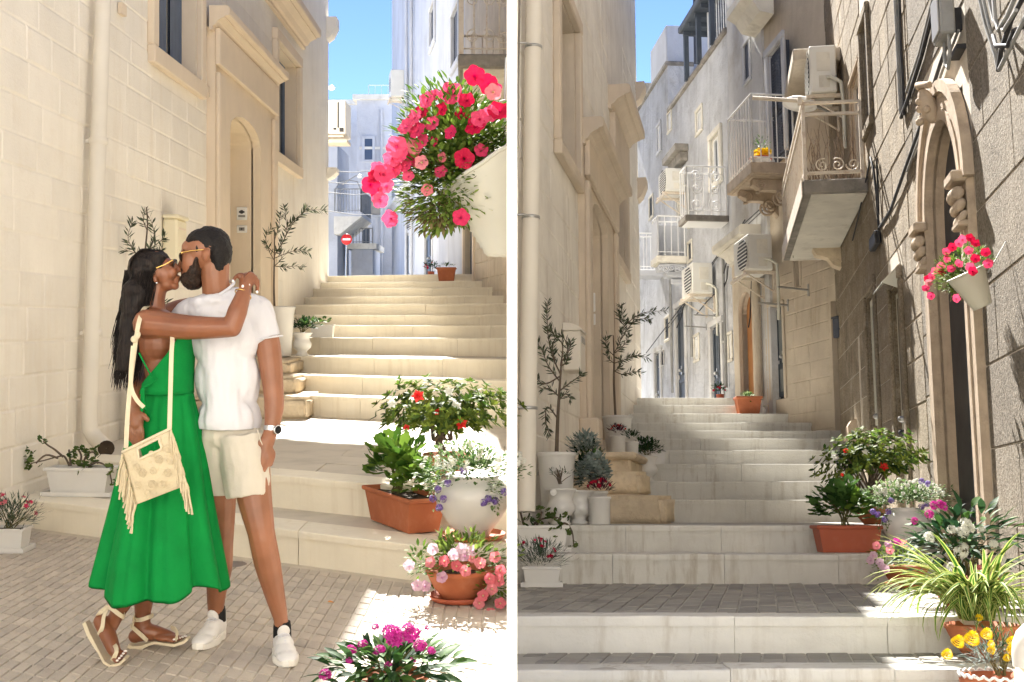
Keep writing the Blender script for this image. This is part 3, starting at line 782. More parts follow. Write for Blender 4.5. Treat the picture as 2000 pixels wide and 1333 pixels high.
for t_ in range(2):
    for k_ in range(3): sc.tube([(bu0 + .04, q[1], q[2]) for q in scroll_pts((.14 + .19 * k_, bz + .22 + t_ * .45), .09, 1.5, 1 if k_ % 2 else -1, k_)], .007, 5)
part('scrollwork', sc, M['rustrail'], bal, kind='stuff')

hc = thing('white_house', 'tall white house front running back behind the red petunias', 'house', FC.m)
uc = sorted((0, FC.u1)); sgc = 1 if FC.u1 > 0 else -1
hC = []

for (xa, ya, xb, yb) in ((845, 541, 831, 462), (801, 534, 793, 462), (824, 310, 817, 262), (868, 300, 856, 235), (898, 110, 884, 35), (850, 75, 841, 25), (780, 330, 775, 295)):
    o = FC.rect(xa, ya, xb, yb); hC.append(o)
holes_wall(FC, 'wall', uc[0], uc[1], .5, 13.5, hC, M['farwhite'], hc, .5)
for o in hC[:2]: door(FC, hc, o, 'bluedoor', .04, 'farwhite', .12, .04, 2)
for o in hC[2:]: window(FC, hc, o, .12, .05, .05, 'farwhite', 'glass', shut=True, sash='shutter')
cornice(FC, hc, uc[0], uc[1], 13.7, .3, .3, M['slab'], 'roof_cornice')
for (xa, xb, ya, yb) in ((800, 797, 90, 128), (812, 806, 20, 60)):
    o = FC.rect(xa, yb, xb, ya); part('drainpipe', MB().tube([((o[0] + o[1]) / 2, .08, 2.0), ((o[0] + o[1]) / 2, .08, 13.0)], .05, 8), M['farwhite'], hc)
u_, v_ = FC.px(795, 195); air_con(FC, u_, v_, 'white air conditioner high on the white house above the no entry sign', 1.0, .8, .4)
cornice(FC, hc, FC.px(905, 400)[0] if sgc > 0 else uc[0], FC.px(770, 400)[0] if sgc > 0 else uc[1], FC.px(840, 300)[1], .22, .25, M['farwhite'], 'string_course')
# end of the street
def boxhouse(lab, x0, x1, y0, y1, z0, z1, m, wins=(), name='white_house'):
    r = thing(name, lab, 'house', SL.m @ T(x0, y0, z0)); part('wall', MB().box(0, x1 - x0, 0, y1 - y0, 0, z1 - z0), M[m], r)
    cap = MB().box(-.15, x1 - x0 + .15, -.15, y1 - y0, z1 - z0, z1 - z0 + .2); part('coping', cap, M['slab'], r)
    for (wx0, wx1, wz0, wz1, kind) in wins:
        w = part('window' if kind == 'w' else 'door', MB().box(wx0, wx1, -.03, -.005, wz0, wz1), M['glass' if kind == 'w' else 'bluedoor'], r)
        part('frame', MB().box(wx0 - .1, wx0, -.06, .0, wz0, wz1).box(wx1, wx1 + .1, -.06, 0, wz0, wz1).box(wx0 - .1, wx1 + .1, -.07, 0, wz1, wz1 + .1).box(wx0 - .1, wx1 + .1, -.08, 0, wz0 - .08, wz0), M['farwhite'], w)
    return r
Y = 47; X = lambda px, Y=47: (px - 1000) / 2400 * Y; Z = lambda py, Y=47: EYE + (630 - py) / 2400 * Y
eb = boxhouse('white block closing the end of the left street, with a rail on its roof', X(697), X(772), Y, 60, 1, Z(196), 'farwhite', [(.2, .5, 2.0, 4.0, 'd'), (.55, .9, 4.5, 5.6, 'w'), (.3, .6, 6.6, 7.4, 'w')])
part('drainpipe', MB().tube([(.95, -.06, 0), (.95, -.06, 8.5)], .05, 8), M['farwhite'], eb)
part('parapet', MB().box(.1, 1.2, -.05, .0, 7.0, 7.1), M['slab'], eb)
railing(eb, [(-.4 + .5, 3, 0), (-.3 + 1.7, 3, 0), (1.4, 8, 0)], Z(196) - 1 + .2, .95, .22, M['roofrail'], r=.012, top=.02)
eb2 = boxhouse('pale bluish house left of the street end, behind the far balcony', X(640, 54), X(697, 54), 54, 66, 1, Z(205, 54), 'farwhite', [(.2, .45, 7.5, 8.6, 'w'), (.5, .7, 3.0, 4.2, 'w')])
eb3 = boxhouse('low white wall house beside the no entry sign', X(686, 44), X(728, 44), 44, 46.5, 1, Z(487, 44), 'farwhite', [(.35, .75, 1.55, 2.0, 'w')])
railing(eb3, [(.05, .1, 0), (.75, .1, 0)], Z(487, 44) - 1 + .2, .55, .1, M['conduit'], r=.012, top=.02)
bb = thing('balcony', 'far grey railed balcony above the no entry sign', 'balcony', SL.m @ T(X(652, 42), 42, Z(415, 42)))
part('slab', MB().box(0, .95, 0, 3, -.14, 0), M['farwhite'], bb); part('soffit', MB().add([(0, 0, -.14), (.95, 0, -.14), (.2, 0, -.75), (0, 0, -.75), (0, 3, -.14), (.95, 3, -.14), (.2, 3, -.75), (0, 3, -.75)], [(0, 1, 2, 3), (4, 7, 6, 5), (1, 5, 6, 2), (2, 6, 7, 3)]), M['slab'], bb)
railing(bb, [(0.02, .04, 0), (.92, .04, 0), (.92, 2.9, 0)], 0, .8, .1, M['conduit'], r=.011, top=.02)
part('hoop', MB().tube([(.02, .04, 0), (.05, .04, .8), (.2, .04, 1.05), (.5, .04, 1.1), (.8, .04, 1.05), (.9, .04, .8)], .02, 6), M['conduit'], bb)
part('support_wall', MB().box(-.6, .05, .5, 3.5, -2.2, 2.4), M['farwhite'], bb)
# no entry sign
ns = thing('road_sign', 'round red no entry sign on a pole at the end of the street', 'sign', SL.m @ T(X(677, 38), 38, LZ[-1] - .03))
zs = Z(468, 38) - LZ[-1] + .03
part('pole', MB().tube([(-.04, .05, 0), (0, .03, zs + .15)], .03, 8), M['metal'], ns)
dsk = part('disc', MB().lathe([(.001, 0), (.165, 0), (.17, .01), (.165, .02), (.001, .02)], 28).xf(T(0, 0, zs) @ RX(PI / 2)), M['redsign'], ns)
part('white_bar', MB().box(-.12, .12, -.028, -.0205, zs - .03, zs + .03), M['white'], ns)
# air conditioner just past the corner of the cream house
FK = Face(SL, (-3.46, 25), (-3.46, 27.5), (1, 0)); bk_ = boxhouse('cream house beyond the corner, carrying an air conditioner', -8, -3.95, 24.5, 26.4, 1.0, 5.2, 'cream')
r = thing('air_conditioner', 'cream air conditioner poking out past the corner of the cream house', 'air conditioner', SL.m @ T(X(641, 24), 24, Z(262, 24)), 'air conditioners hung on the house fronts')
part('case', MB().cbox(-.3, .34, 0, .8, 0, .66, .02), M['cream'], r); part('grille', MB().box(.18, .21, -.012, 0, .12, .62).box(.1, .16, -.012, 0, .08, .12).box(.22, .3, -.012, 0, .04, .12), M['dark'], r)
part('bracket', MB().box(-.3, .36, .05, .6, -.16, -.1).box(-.3, .3, -.01, .03, -.06, -.03), M['creamtrim'], r)
for (px, py, Yq, lab) in ((648, 172, 30, 'small white lamp globe above the air conditioner at the corner'), (703, 345, 40, 'white street lamp head over the far balcony'), (783, 254, 36, 'white lamp on a bracket beside the white house front')):
    t = thing('street_lamp', lab, 'lamp', SL.m @ T(X(px, Yq), Yq, Z(py, Yq)))
    part('globe', MB().ell((0, 0, 0), (.09, .09, .065)), M['lamp'], t)
    part('arm', MB().tube([(0, 0, .05), (-.15, .05, .02), (-.4, .1, -.12), (-.6, .2, -.25)] if px < 780 else [(0, 0, .05), (.15, .05, .15), (.2, .1, .7)], .018, 6), M['conduit'], t)
t = thing('overhead_cable', 'thin cables strung across the far end of the left street', 'cable', SL.m)
for ya, yb in ((334, 332), (356, 357), (376, 378), (412, 420)):
    part('cable', MB().tube([(X(640, 30), 30, Z(ya, 30)), (X(690, 36), 36, Z((ya + yb) / 2 + 4, 36)), (X(740, 42), 42, Z(yb, 42))], .012, 5), M['conduit'], t)
# ================================================================== RIGHT STREET: setting
MS = .2018
XL = lambda Y: max(.0125, MS * Y - 1.76)
def XR(Y):
    if Y <= 15.2: return .157 * Y + 1.684
    return max(4.07 - .283 * (Y - 15.2), 3.55 - .104 * (Y - 17.04)) if Y < 17.04 else 3.55 - .104 * (Y - 17.04)
rspec = [(5.2, 1306), (5.78, 1204), (8.4, 1082), (9.06, 1026), (12.0, 976), (12.7, 941), (13.4, 907), (14.1, 880), (14.7, 857), (15.3, 842), (15.9, 826), (16.5, 808), (17.05, 792), (17.6, 778)]
rst = [(Y, SR.at_y(1450, y, Y).z) for Y, y in rspec]
RZS = [z for _, z in rst]
RLV = dict(zip('ABCDEFGHIJKLMN', RZS))
stairs_r = thing('stone_steps', 'x', 'x', SR.m); del stairs_r['label']; del stairs_r['category']; structure(stairs_r)
structure(part('lower_paving', MB().poly3([(.0125, 3.2), (1.6, 3.2), (2.1, 5.25), (.0125, 5.25)], -1.3, RZS[0] - .2), M['treadR'], None, SR.m))
def quad_strip(Y0, Y1, ex=.08): return [(XL(Y0), Y0), (XR(Y0) + ex, Y0), (XR(Y1) + ex, Y1), (XL(Y1), Y1)]
def brick_r(x0, x1, y0, y1, z):
    j = lambda: random.uniform(-.003, .003); g_ = .004
    sk = MS * .0
    A = [(x0 + g_, y0 + g_), (x1 - g_, y0 + g_), (x1 - g_, y1 - g_), (x0 + g_, y1 - g_)]
    A = [(p[0] + MS * (p[1] - y0) + j(), p[1] + j()) for p in A]; cx = sum(p[0] for p in A) / 4; cy = sum(p[1] for p in A) / 4; zz = z + random.uniform(-.003, .002)
    Bt = [(p[0] + (cx - p[0]) * .06, p[1] + (cy - p[1]) * .04, zz) for p in A]
    return MB().add([(p[0], p[1], z - .008) for p in A] + Bt, [(4, 5, 6, 7), (0, 1, 5, 4), (1, 2, 6, 5), (2, 3, 7, 6), (3, 0, 4, 7)])
for i, (Y, z) in enumerate(rst):
    zp = rst[i - 1][1] if i else z - .2
    Yn = rst[i + 1][0] + .05 if i + 1 < len(rst) else 24
    mid = (Y + Yn) / 2
    pts = [(XL(Y) - .1 if Y > 9.6 else .0125, Y + .02), (XR(Y) + .12, Y + .02)] + ([(XR(15.2) + .1, 15.2)] if Y < 15.2 < Yn else []) + [(XR(Yn) + .12, Yn), (XL(Yn) - .1 if Yn > 9.9 else .0125, Yn)]
    brk = i in (0, 1)
    st = part('step', MB().poly3(pts, zp - .4, z - (.006 if brk else .03)), M['groutR' if brk else 'treadR'], stairs_r)
    x = XL(Y) - (random.uniform(0, .4) if Y > 9.6 else 0); xe = XR(Y) + .04
    while x < xe - .02:
        e = min(x + random.uniform(.65, 1.15), xe)
        if xe - e < .2: e = xe
        dy = random.uniform(-.004, .004)
        part('riser_slab', MB().box(x + .0015, e - .0015, Y + dy, Y + .03, zp - .05, z - .042), M['riserR'], st)
        dp = .2 if brk else .34; dz = random.uniform(-.005, .004)
        part('edge_slab', wavy_slab((x + .0015, Y - .013 + dy), (e - .0015, Y - .013 + dy), (0, 1), dp - .004, z - .044, z + dz), M['riserR'], st)
        x = e
    if brk:
        allb = []; w_, l_ = .098, .245; rows = int((Yn - .05 - Y - .2) / l_) + 1
        for c_ in range(-8, 40):
            for r_ in range(rows):
                y0 = Y + .2 + r_ * l_ - (l_ / 2 if c_ % 2 else 0); y1 = min(y0 + l_, Yn - .06); y0 = max(y0, Y + .2)
                if y1 - y0 < .03: continue
                x0 = XL(9.6) - 1.6 + c_ * w_ + MS * (y0 - Y)
                if x0 < .014 or x0 + w_ > XR(y0) : continue
                allb.append((x0, x0 + w_, y0, y1))
        rs = MB()
        for k_, q in enumerate(allb):
            if k_ < 280: part('brick', brick_r(*q, z), M['brickR'], st)
            else: rs.merge(brick_r(*q, z))
        if rs.v: part('brick', rs, M['brickR'], st, kind='stuff')
    elif i == 3:
        for r_ in range(5):
            x = XL(Y + .34 + r_ * .5)
            while x < XR(Y) - .02:
                e = min(x + random.uniform(.5, 1.0), XR(Y)); y0 = Y + .34 + r_ * .5
                part('flagstone', MB().box(x + .003, e - .003, y0 + .003, min(y0 + .497, Yn - .05), z - .03, z - .006 + random.uniform(-.003, .003)), M['treadR'], st); x = e
structure(part('street', MB().poly3([(-1, 23.9), (4, 23.9), (3, 44), (-3, 44)], RZS[-1] - .5, RZS[-1] - .03), M['riserR'], None, SR.m))

# --- sand coloured house on the left of the right street
RL = Face(SR, (MS * 8.8 - 1.76, 8.8), (MS * 18.3 - 1.76, 18.3), (1, -.2))
hr = thing('town_house', 'sand coloured rendered house with two stone cornices, left of the grey stairs', 'house', RL.m)
lu = lambda Y: -(Y - 8.8) * math.sqrt(1 + MS * MS)
ww1 = (RL.px(1123, 300)[0], RL.px(1085, 280)[0], RL.px(1087, 283)[1], RL.px(1124, 71)[1])
ww2 = (RL.px(1218, 450)[0], RL.px(1196, 450)[0], RL.px(1196, 492)[1], RL.px(1200, 330)[1])
rd0, rd1 = RL.px(1177, 600)[0], RL.px(1146, 600)[0]
rp0, rp1 = RL.px(1191, 600)[0], RL.px(1130, 600)[0]
rvs, rvt = RL.px(1176, 468)[1], RL.px(1158, 405)[1]
rpv = RL.px(1133, 262)[1]; rdz = RL.px(1160, 850)[1]
hr_holes = [ww1, ww2, (rd0 - .05, rd1 + .05, rdz - .5, rvt + .1)]
for (Ya, Yb, hh) in ((8.8, 10.4, 6.3), (10.4, 12.0, 6.5), (12.0, 13.6, 6.8), (13.6, 15.2, 7.2), (15.2, 16.8, 7.8), (16.8, 18.3, 8.35)):  # tops out of view, stepped to set where sun reaches the treads
    if Ya < 9: Ya = 8.95
    holes_wall(RL, 'wall', lu(Yb), lu(Ya), -1.0, hh, hr_holes, M['sand'], hr, .034 if Ya < 9 else .3)
    part('parapet', MB().box(lu(Yb), lu(Ya), -.03 if Ya < 9 else -.33, .03, hh, hh + .08), M['sandtrim'], hr)
part('end_wall', MB().box(lu(18.3), lu(18.3) + .3, -1.6, -.301, -1, 8.3), M['sand'], hr)
def vis_r(q):
    Y = 8.8 - (q[0] + q[1]) / 2; return (100 if -.6 < q[2] < .45 * Y else 0) - Y
courses(RL, hr, lu(18.25), lu(9.0), -.3, 6.4, .29, .72, [(ww1[0] - .15, ww1[1] + .15, ww1[2] - .15, 9), (ww2[0] - .15, ww2[1] + .15, ww2[2] - .2, 9), (rp0, rp1, -2, rpv + .3)], M['sand'], joint=.006, proud=.007, cham=.012, rnd=.003, vis=vis_r, limit=200)
window(RL, hr, ww1, .13, .07, .15, 'sandtrim', 'glass', sash='dark')
window(RL, hr, ww2, .14, .07, .17, 'sandtrim', 'glass', sash='dark')
c2v = RL.px(1223, 128, .30)[1]
part('frieze', MB().cbox(ww2[0] - .16, ww2[1] + .2, 0, .08, RL.px(1190, 300)[1], c2v - .3, .01), M['sandtrim'], hr)
cornice(RL, hr, ww2[0] - .3, ww2[1] + .34, c2v, .30, .28, M['sandtrim'], 'window_cornice')
ins = arch_path(rd0, rd1, rdz, rvs, rvt - rvs)
po = part('portal', arch_band(ins, rect_path(ins, rp0, rp1, rdz, rpv), -.02, .07), M['sandtrim'], hr)
part('pilaster', MB().cbox(rp1 - .16, rp1, .07, .12, rdz, rpv - .55, .01), M['sandtrim'], po)
part('pilaster', MB().cbox(rp0, rp0 + .16, .07, .12, rdz, rpv - .55, .01), M['sandtrim'], po)
part('frieze', MB().cbox(rp0 - .02, rp1 + .02, .07, .13, rpv - .5, rpv, .01), M['sandtrim'], po)
part('plinth', MB().cbox(rp1 - .22, rp1 + .07, .0, .2, rdz - .55, rdz + .1, .02), M['sandtrim'], po)
part('plinth', MB().cbox(rp0 - .07, rp0 + .22, .0, .2, rdz - .55, rdz + .1, .02), M['sandtrim'], po)
cornice(RL, po, rp0 - .12, rp1 + .10, RL.px(1178, 226, .28)[1], .27, .22, M['sandtrim'], 'door_cornice', .06)
rev = MB(); n_ = len(ins)
rev.add([(p[0], -.42, p[1]) for p in ins] + [(p[0], .0, p[1]) for p in ins], [(i, i + 1, i + 1 + n_, i + n_) for i in range(n_ - 1)])
part('reveal', rev, M['sandtrim'], po)
part('door', MB().prism(arch_path(rd0, rd1, rdz, rvs, rvt - rvs), -.46, -.42), M['creamdoor'], hr)
for ya, yb in ((205, 240), (375, 415)):
    a = RL.px(1254, ya)[1]; c = RL.px(1254, yb)[1]
    part('corner_moulding', MB().sweepx([(0, c), (.07, c + (a - c) * .2), (.14, c + (a - c) * .7), (.14, a), (0, a)], lu(18.3) - .1, lu(18.3) + .2), M['sandtrim'], hr)
q0, q1 = RL.px(1044, -60, .1), RL.px(1028, 1000, .1)
dp = part('drainpipe', MB().tube([(q0[0], .10, q0[1]), (q1[0], .10, q1[1])], .065, 16), M['pipe'], hr)
for yy in (82, 425, 800): 
    q = RL.px(1036, yy, .1); t_ = (q[1] - q1[1]) / (q0[1] - q1[1]); uu = q1[0] + (q0[0] - q1[0]) * t_
    part('pipe_clamp', MB().lathe([(.066, -.012), (.07, -.01), (.07, .01), (.066, .012)], 16, (uu, .1, q[1])).tube([(uu + .065, .1, q[1]), (uu + .11, .06, q[1]), (uu + .12, 0, q[1])], .008, 6), M['metal'], dp)
part('crack_cable', MB().tube([(q0[0] + .12, .012, q0[1]), (q1[0] + .12, .012, q1[1] + .2)], .008, 5), M['slabedge'], hr)
for k_, (yy, kind, s_, lab) in enumerate(((619, 'lens', 1.0, 'white intercom plate with dark lens, upper of two in the tan doorway'), (644, 'bell', 1.0, 'white bell plate, lower of two in the tan doorway'))):
    v_ = RL.px(1156, yy, -.17)[1]
    intercom(RL, 0, 0, 0, 1.05, lab, kind, RL.m @ T(rd0 + .004, -.17, v_) @ RZ(-PI / 2))
lb = RL.px(1128, 727, .12)
lbt = thing('letter_box', 'grey letter box with an arched lid on the sand coloured wall behind the olive sapling', 'mailbox', RL.at(lb[0], .012, lb[1]))
part('case', MB().cbox(-.16, .16, 0, .16, 0, .36, .012), M['pipe'], lbt)
part('lid', MB().sweepx([(0, .36), (0, .43)] + [(.17 * math.sin(a * .1745), .36 + .07 * math.cos(a * .1745)) for a in range(0, 10)], -.17, .17), M['pipe'], lbt)
part('flap', MB().box(-.12, .12, .16, .166, .26, .31), M['metal'], lbt)
part('house_core', MB().poly3([(.0, 9.63), (.10, 13.15), (.45, 13.3), (MS * 17.9 - 2.2, 17.9), (MS * 11.6 - 2.08, 11.6), (MS * 11 - 1.82, 11.0)], -1.0, 5.2), M['sand'], hr, RL.m.inverted() @ SR.m)
# stone blocks and ledge
zD = RLV['D']
rough_block('stone_block', 'long rough limestone block, bottom of the pile left of the grey stairs', SR, [(.35, 10.55), (1.28, 10.55), (1.43, 10.9), (1.43, 12.0), (.4, 12.0)], zD - .02, zD + .235, amp=.02)
rough_block('stone_block', 'smaller sloping limestone block lying on the long one, left of the grey stairs', SR, [(.5, 11.3), (1.16, 11.3), (1.30, 11.6), (1.30, 12.6), (.55, 12.6)], zD + .23, zD + .46, amp=.02)
lg = part('stone_ledge', MB().cbox(.0, .62, 0, 3.6, -.25, -.07, .02).cbox(-.0, .68, -.05, 3.65, -.07, .0, .025), M['limestone'], None, SR.m @ T(.52, 11.9, zD + .66) @ RZ(-math.atan(MS)))
tag(lg, 'moulded limestone ledge under the tan doorway, carrying the white pots', 'ledge')

# --- old golden stone house on the right
RR = Face(SR, (.157 * 4.6 + 1.684, 4.6), (4.07, 15.2), (-1, .157))
hg = thing('stone_house', 'old golden brown stone house with a carved arched portal, on the right edge', 'house', RR.m)
uN, uF = sorted((0, RR.u1))
ru = lambda x, y=600: RR.px(x, y)[0]; rv_ = lambda x, y: RR.px(x, y)[1]
a0, a1 = sorted((ru(1831), ru(1903))); asp = rv_(1898, 352); atop = asp + (a1 - a0) / 2
door2 = RR.rect(1777, 900, 1741, 560); door2 = (door2[0], door2[1], RZS[2] - .1, rv_(1760, 545))
door1 = RR.rect(1724, 900, 1693, 600); door1 = (door1[0], door1[1], RZS[3], rv_(1712, 555))
nich = RR.rect(1688, 880, 1677, 672); nich = (nich[0], nich[1], RZS[5], rv_(1684, 668))
shut = (ru(1708), ru(1722), rv_(1714, 205), rv_(1714, -30))
shut = (min(shut[:2]), max(shut[:2]), shut[2], shut[3])
shut2 = (ru(1668, 300), ru(1688, 300)); shut2 = (min(shut2), max(shut2), rv_(1680, 345), rv_(1680, 120))
hh = [(a0 - .03, a1 + .03, -2, atop + .06), door2, door1, nich, shut, shut2]
holes_wall(RR, 'wall', uN, uF, -1.6, 8.0, hh, M['mortar'], hg, .45)
part('backing', MB().box(uN, uF, -.8, -.5, -1.6, 7.4), M['dark'], hg)
def vis_rr(q):
    Y = 4.6 + (q[0] + q[1]) / 2; return (100 if q[2] < .45 * Y and Y > 5.8 else 0) - Y
near = lambda uu: uu < a0 - .05
hb = [(a0 - .24, a1 + .24, -2, atop + .3), (door2[0] - .14, door2[1] + .14, -2, door2[3] + .14), (door1[0] - .14, door1[1] + .14, -2, door1[3] + .14), (nich[0] - .06, nich[1] + .06, -2, nich[3] + .06), (shut[0] - .14, shut[1] + .14, shut[2] - .14, 9), (shut2[0] - .1, shut2[1] + .1, shut2[2] - .1, shut2[3] + .1)]
courses(RR, hg, uN + .9, a1 + .6, -1.0, 4.6, .46, .85, hb, M['graystone'], joint=.006, proud=.007, cham=.008, rnd=.002, vis=vis_rr, limit=120)
courses(RR, hg, a1 + .6, uF, -.6, 6.6, .34, .66, hb, M['oldstone'], joint=.007, proud=.007, cham=.010, rnd=.003, vis=vis_rr, limit=175)
# carved portal
ins = arch_path(a0, a1, -.6, asp, (a1 - a0) / 2, 20)
def grow(path, d):
    c = (a0 + a1) / 2
    return [(p[0] + (d if p[0] > c else -d), p[1]) if p[1] <= asp + 1e-6 else (c + (p[0] - c) * (1 + d / ((a1 - a0) / 2)), asp + (p[1] - asp) * (1 + d / ((a1 - a0) / 2))) for p in path]
po = part('portal', arch_band(ins, grow(ins, .075), -.02, .06), M['carved'], hg)
part('arch_moulding', arch_band(grow(ins, .078), grow(ins, .15), -.02, .05), M['carved'], po)
part('arch_moulding', arch_band(grow(ins, .153), grow(ins, .2), -.02, .05), M['carved'], po)
hood = [p for p in grow(ins, .19) if p[1] > asp - .01]; hood2 = [p for p in grow(ins, .27) if p[1] > asp - .01]
part('hood_moulding', arch_band(hood, hood2, .01, .075), M['carved'], po)
for uu in (a0 - .1, a1 + .1):
    cp = MB().cbox(uu - .12, uu + .12, .04, .14, asp - .02, asp + .05, .012).cbox(uu - .1, uu + .1, .04, .11, asp - .30, asp - .26, .01)
    for k_ in range(5):
        for r_ in range(3): cp.ell((uu - .08 + .04 * k_, .075 + .012 * r_, asp - .24 + .075 * r_), (.026, .025 + .010 * r_, .045), Euler((.5, 0, .3 * (k_ - 2))), 8, 6)
    part('capital', cp, M['carved'], po)
ks = MB().ell(((a0 + a1) / 2, .10, atop + .13), (.07, .06, .13), Euler((-.3, 0, 0)), 12, 9).tube([((a0 + a1) / 2 - .09, .10, atop + .25), ((a0 + a1) / 2, .16, atop + .28), ((a0 + a1) / 2 + .09, .10, atop + .25)], .025, 8)
for k_ in range(7): ks.ell(((a0 + a1) / 2 + .05 * math.sin(k_ * 2.4), .14 + .02 * math.cos(k_ * 1.7), atop + .02 + .035 * k_), (.035, .03, .028), None, 8, 6)
part('keystone', ks, M['carved'], po)
rev = MB(); n_ = len(ins)
rev.add([(p[0], -.08, p[1]) for p in ins] + [(p[0], .0, p[1]) for p in ins], [(i, i + 1, i + 1 + n_, i + n_) for i in range(n_ - 1)])
part('reveal', rev, M['carved'], po)
part('door', MB().prism(arch_path(a0, a1, -.6, asp, (a1 - a0) / 2, 20), -.25, -.08), M['dark'], hg)
# second door: white lower half, screen above, sheet awning
dd = door(RR, hg, door2, 'awning', .05, 'oldstone', .11, .035, 1, None, 'dark', 1)
part('insect_screen', MB().box(door2[0] + .1, door2[1] - .1, -.03, -.024, door2[2] + 1.25, door2[3] - .1), mat('brown screen', (.16, .13, .10), .7, .1, 4, .2, 200), dd)
part('lock', MB().box(door2[0] + .12, door2[0] + .19, -.03, .01, door2[2] + .95, door2[2] + 1.05).ell((door2[0] + .15, .01, door2[2] + 1.15), (.03, .05, .03)), M['metal'], dd)
aw = thing('door_awning', 'small folded white sheet awning over the white half door on the golden wall', 'awning', RR.at((door2[0] + door2[1]) / 2, 0, door2[3] + .02))
hw = (door2[1] - door2[0]) / 2 + .02
part('roof', MB().add([(-hw, .0, .12), (hw, .0, .12), (hw, .16, -.04), (-hw, .16, -.04), (-hw, .0, .105), (hw, .0, .105), (hw, .16, -.055), (-hw, .16, -.055)], [(0, 1, 2, 3), (4, 7, 6, 5), (3, 2, 6, 7), (0, 3, 7, 4), (1, 5, 6, 2), (0, 4, 5, 1)]), M['awning'], aw)
part('side_cheek', MB().add([(-hw, 0, .1), (-hw, .155, -.05), (-hw, .02, -.10), (-hw + .01, 0, .1), (-hw + .01, .155, -.05), (-hw + .01, .02, -.10)], [(0, 1, 2), (5, 4, 3), (0, 3, 4, 1), (1, 4, 5, 2)]), M['awning'], aw)
dd = door(RR, hg, door1, 'awning', .05, 'oldstone', .10, .03, 1, 'glasslight', 'metal', -1)
for k_ in range(4): part('panel_rail', MB().box(door1[0] + .05, door1[1] - .05, -.05, -.026, door1[2] + .12 + .14 * k_, door1[2] + .13 + .14 * k_), M['white'], dd)
part('niche', MB().box(nich[0], nich[1], -.16, -.12, nich[2], nich[3]), M['slabedge'], hg)
window(RR, hg, shut, .10, .04, .05, 'oldstone', 'dark', shut=True, sash='shutter')
window(RR, hg, shut2, .05, .03, .05, 'carved', 'dark', sash='rustrail')
# eave at the top
e0, e1 = uF - 1.6, uF - .05; ev = (1000 - 110) * 14 / 2400
part('eave', MB().cbox(e0, e1, 0, .55, ev, ev + .16, .02), M['beigewall'], hg)
# cables
def cable(name, lab, pts, r_, m='conduit', w=.03, F=RR, sub=None):
    P = []
    for (x, y, *ww) in pts:
        q = F.px(x, y, ww[0] if ww else w); P.append((q[0], ww[0] if ww else w, q[1]))
    return MB().tube(P, r_, 7)
t = thing('wall_cable', 'long black cables running slantwise across the golden stone wall', 'cable', RR.m)
for pts, r_, mm in (([(1748, -20), (1752, 60), (1757, 160), (1760, 222)], .018, 'conduit'), ([(1756, -20), (1760, 100), (1764, 160), (1766, 225)], .012, 'black'),
                    ([(1833, -20), (1800, 110), (1775, 190), (1760, 230)], .016, 'black'), ([(1826, -20), (1795, 105), (1770, 180)], .010, 'conduit'),
                    ([(1866, 40), (1835, 130), (1800, 240), (1768, 330), (1740, 410), (1718, 445)], .014, 'black'), ([(1872, 60), (1840, 140), (1805, 245), (1772, 335)], .010, 'conduit'),
                    ([(1700, 308), (1706, 330), (1712, 380), (1716, 440), (1718, 475)], .012, 'black'), ([(1712, 310), (1714, 350), (1716, 420)], .010, 'black'),
                    ([(1700, 308), (1690, 360), (1675, 430), (1665, 470)], .008, 'black')):
    part('cable', cable('c', '', pts, r_), M[mm], t)
part('junction', MB().cbox(ru(1721, 465) - .08, ru(1713, 465) + .06, .01, .07, rv_(1717, 485), rv_(1717, 458), .01), M['black'], t)
t = thing('meter_box', 'grey electric box with looped cable above the carved arch', 'electric box', RR.at(ru(1878, 50), 0, rv_(1875, 84)))
part('case', MB().cbox(-.12, .14, .06, .15, 0, .30, .012), M['conduit'], t); part('lid', MB().cbox(-.10, .12, .15, .162, .02, .28, .01), M['metal'], t)
part('bracket', MB().box(-.1, .12, 0, .06, -.10, -.07).box(-.02, .02, 0, .06, .05, .2), M['black'], t)
part('loop', MB().tube([(-.08, .1, .02), (-.10, .1, -.12), (-.02, .1, -.20), (.06, .1, -.14), (.06, .1, .01)], .012, 7), M['conduit'], t)
t = thing('wall_cable', 'tangled bundle of grey cables at the top right corner of the wall', 'cable', RR.m)
for pts, r_, mm in (([(1912, -10, .05), (1925, 50, .05), (1945, 110, .05), (1950, 138, .05)], .012, 'conduit'), ([(1918, -10, .07), (1932, 50, .07), (1950, 110, .06), (1952, 136, .05)], .010, 'conduit'),
                    ([(2000, -8, .06), (1975, 40, .06), (1955, 100, .06), (1950, 138, .05)], .014, 'black'), ([(2010, 20, .08), (1985, 70, .08), (1965, 110, .08), (1952, 136, .05)], .012, 'conduit'),
                    ([(1985, -10, .09), (1968, 30, .09), (1950, 60, .1), (1944, 40, .1), (1940, -10, .08)], .012, 'conduit'), ([(2005, 50, .06), (1980, 60, .08), (1968, 90, .1), (1945, 90, .1), (1940, 70, .08)], .012, 'black'),
                    ([(1930, -10, .06), (1940, 40, .06), (1960, 60, .1), (1985, 20, .1)], .010, 'conduit')):
    part('cable', cable('c', '', pts, r_), M[mm], t)

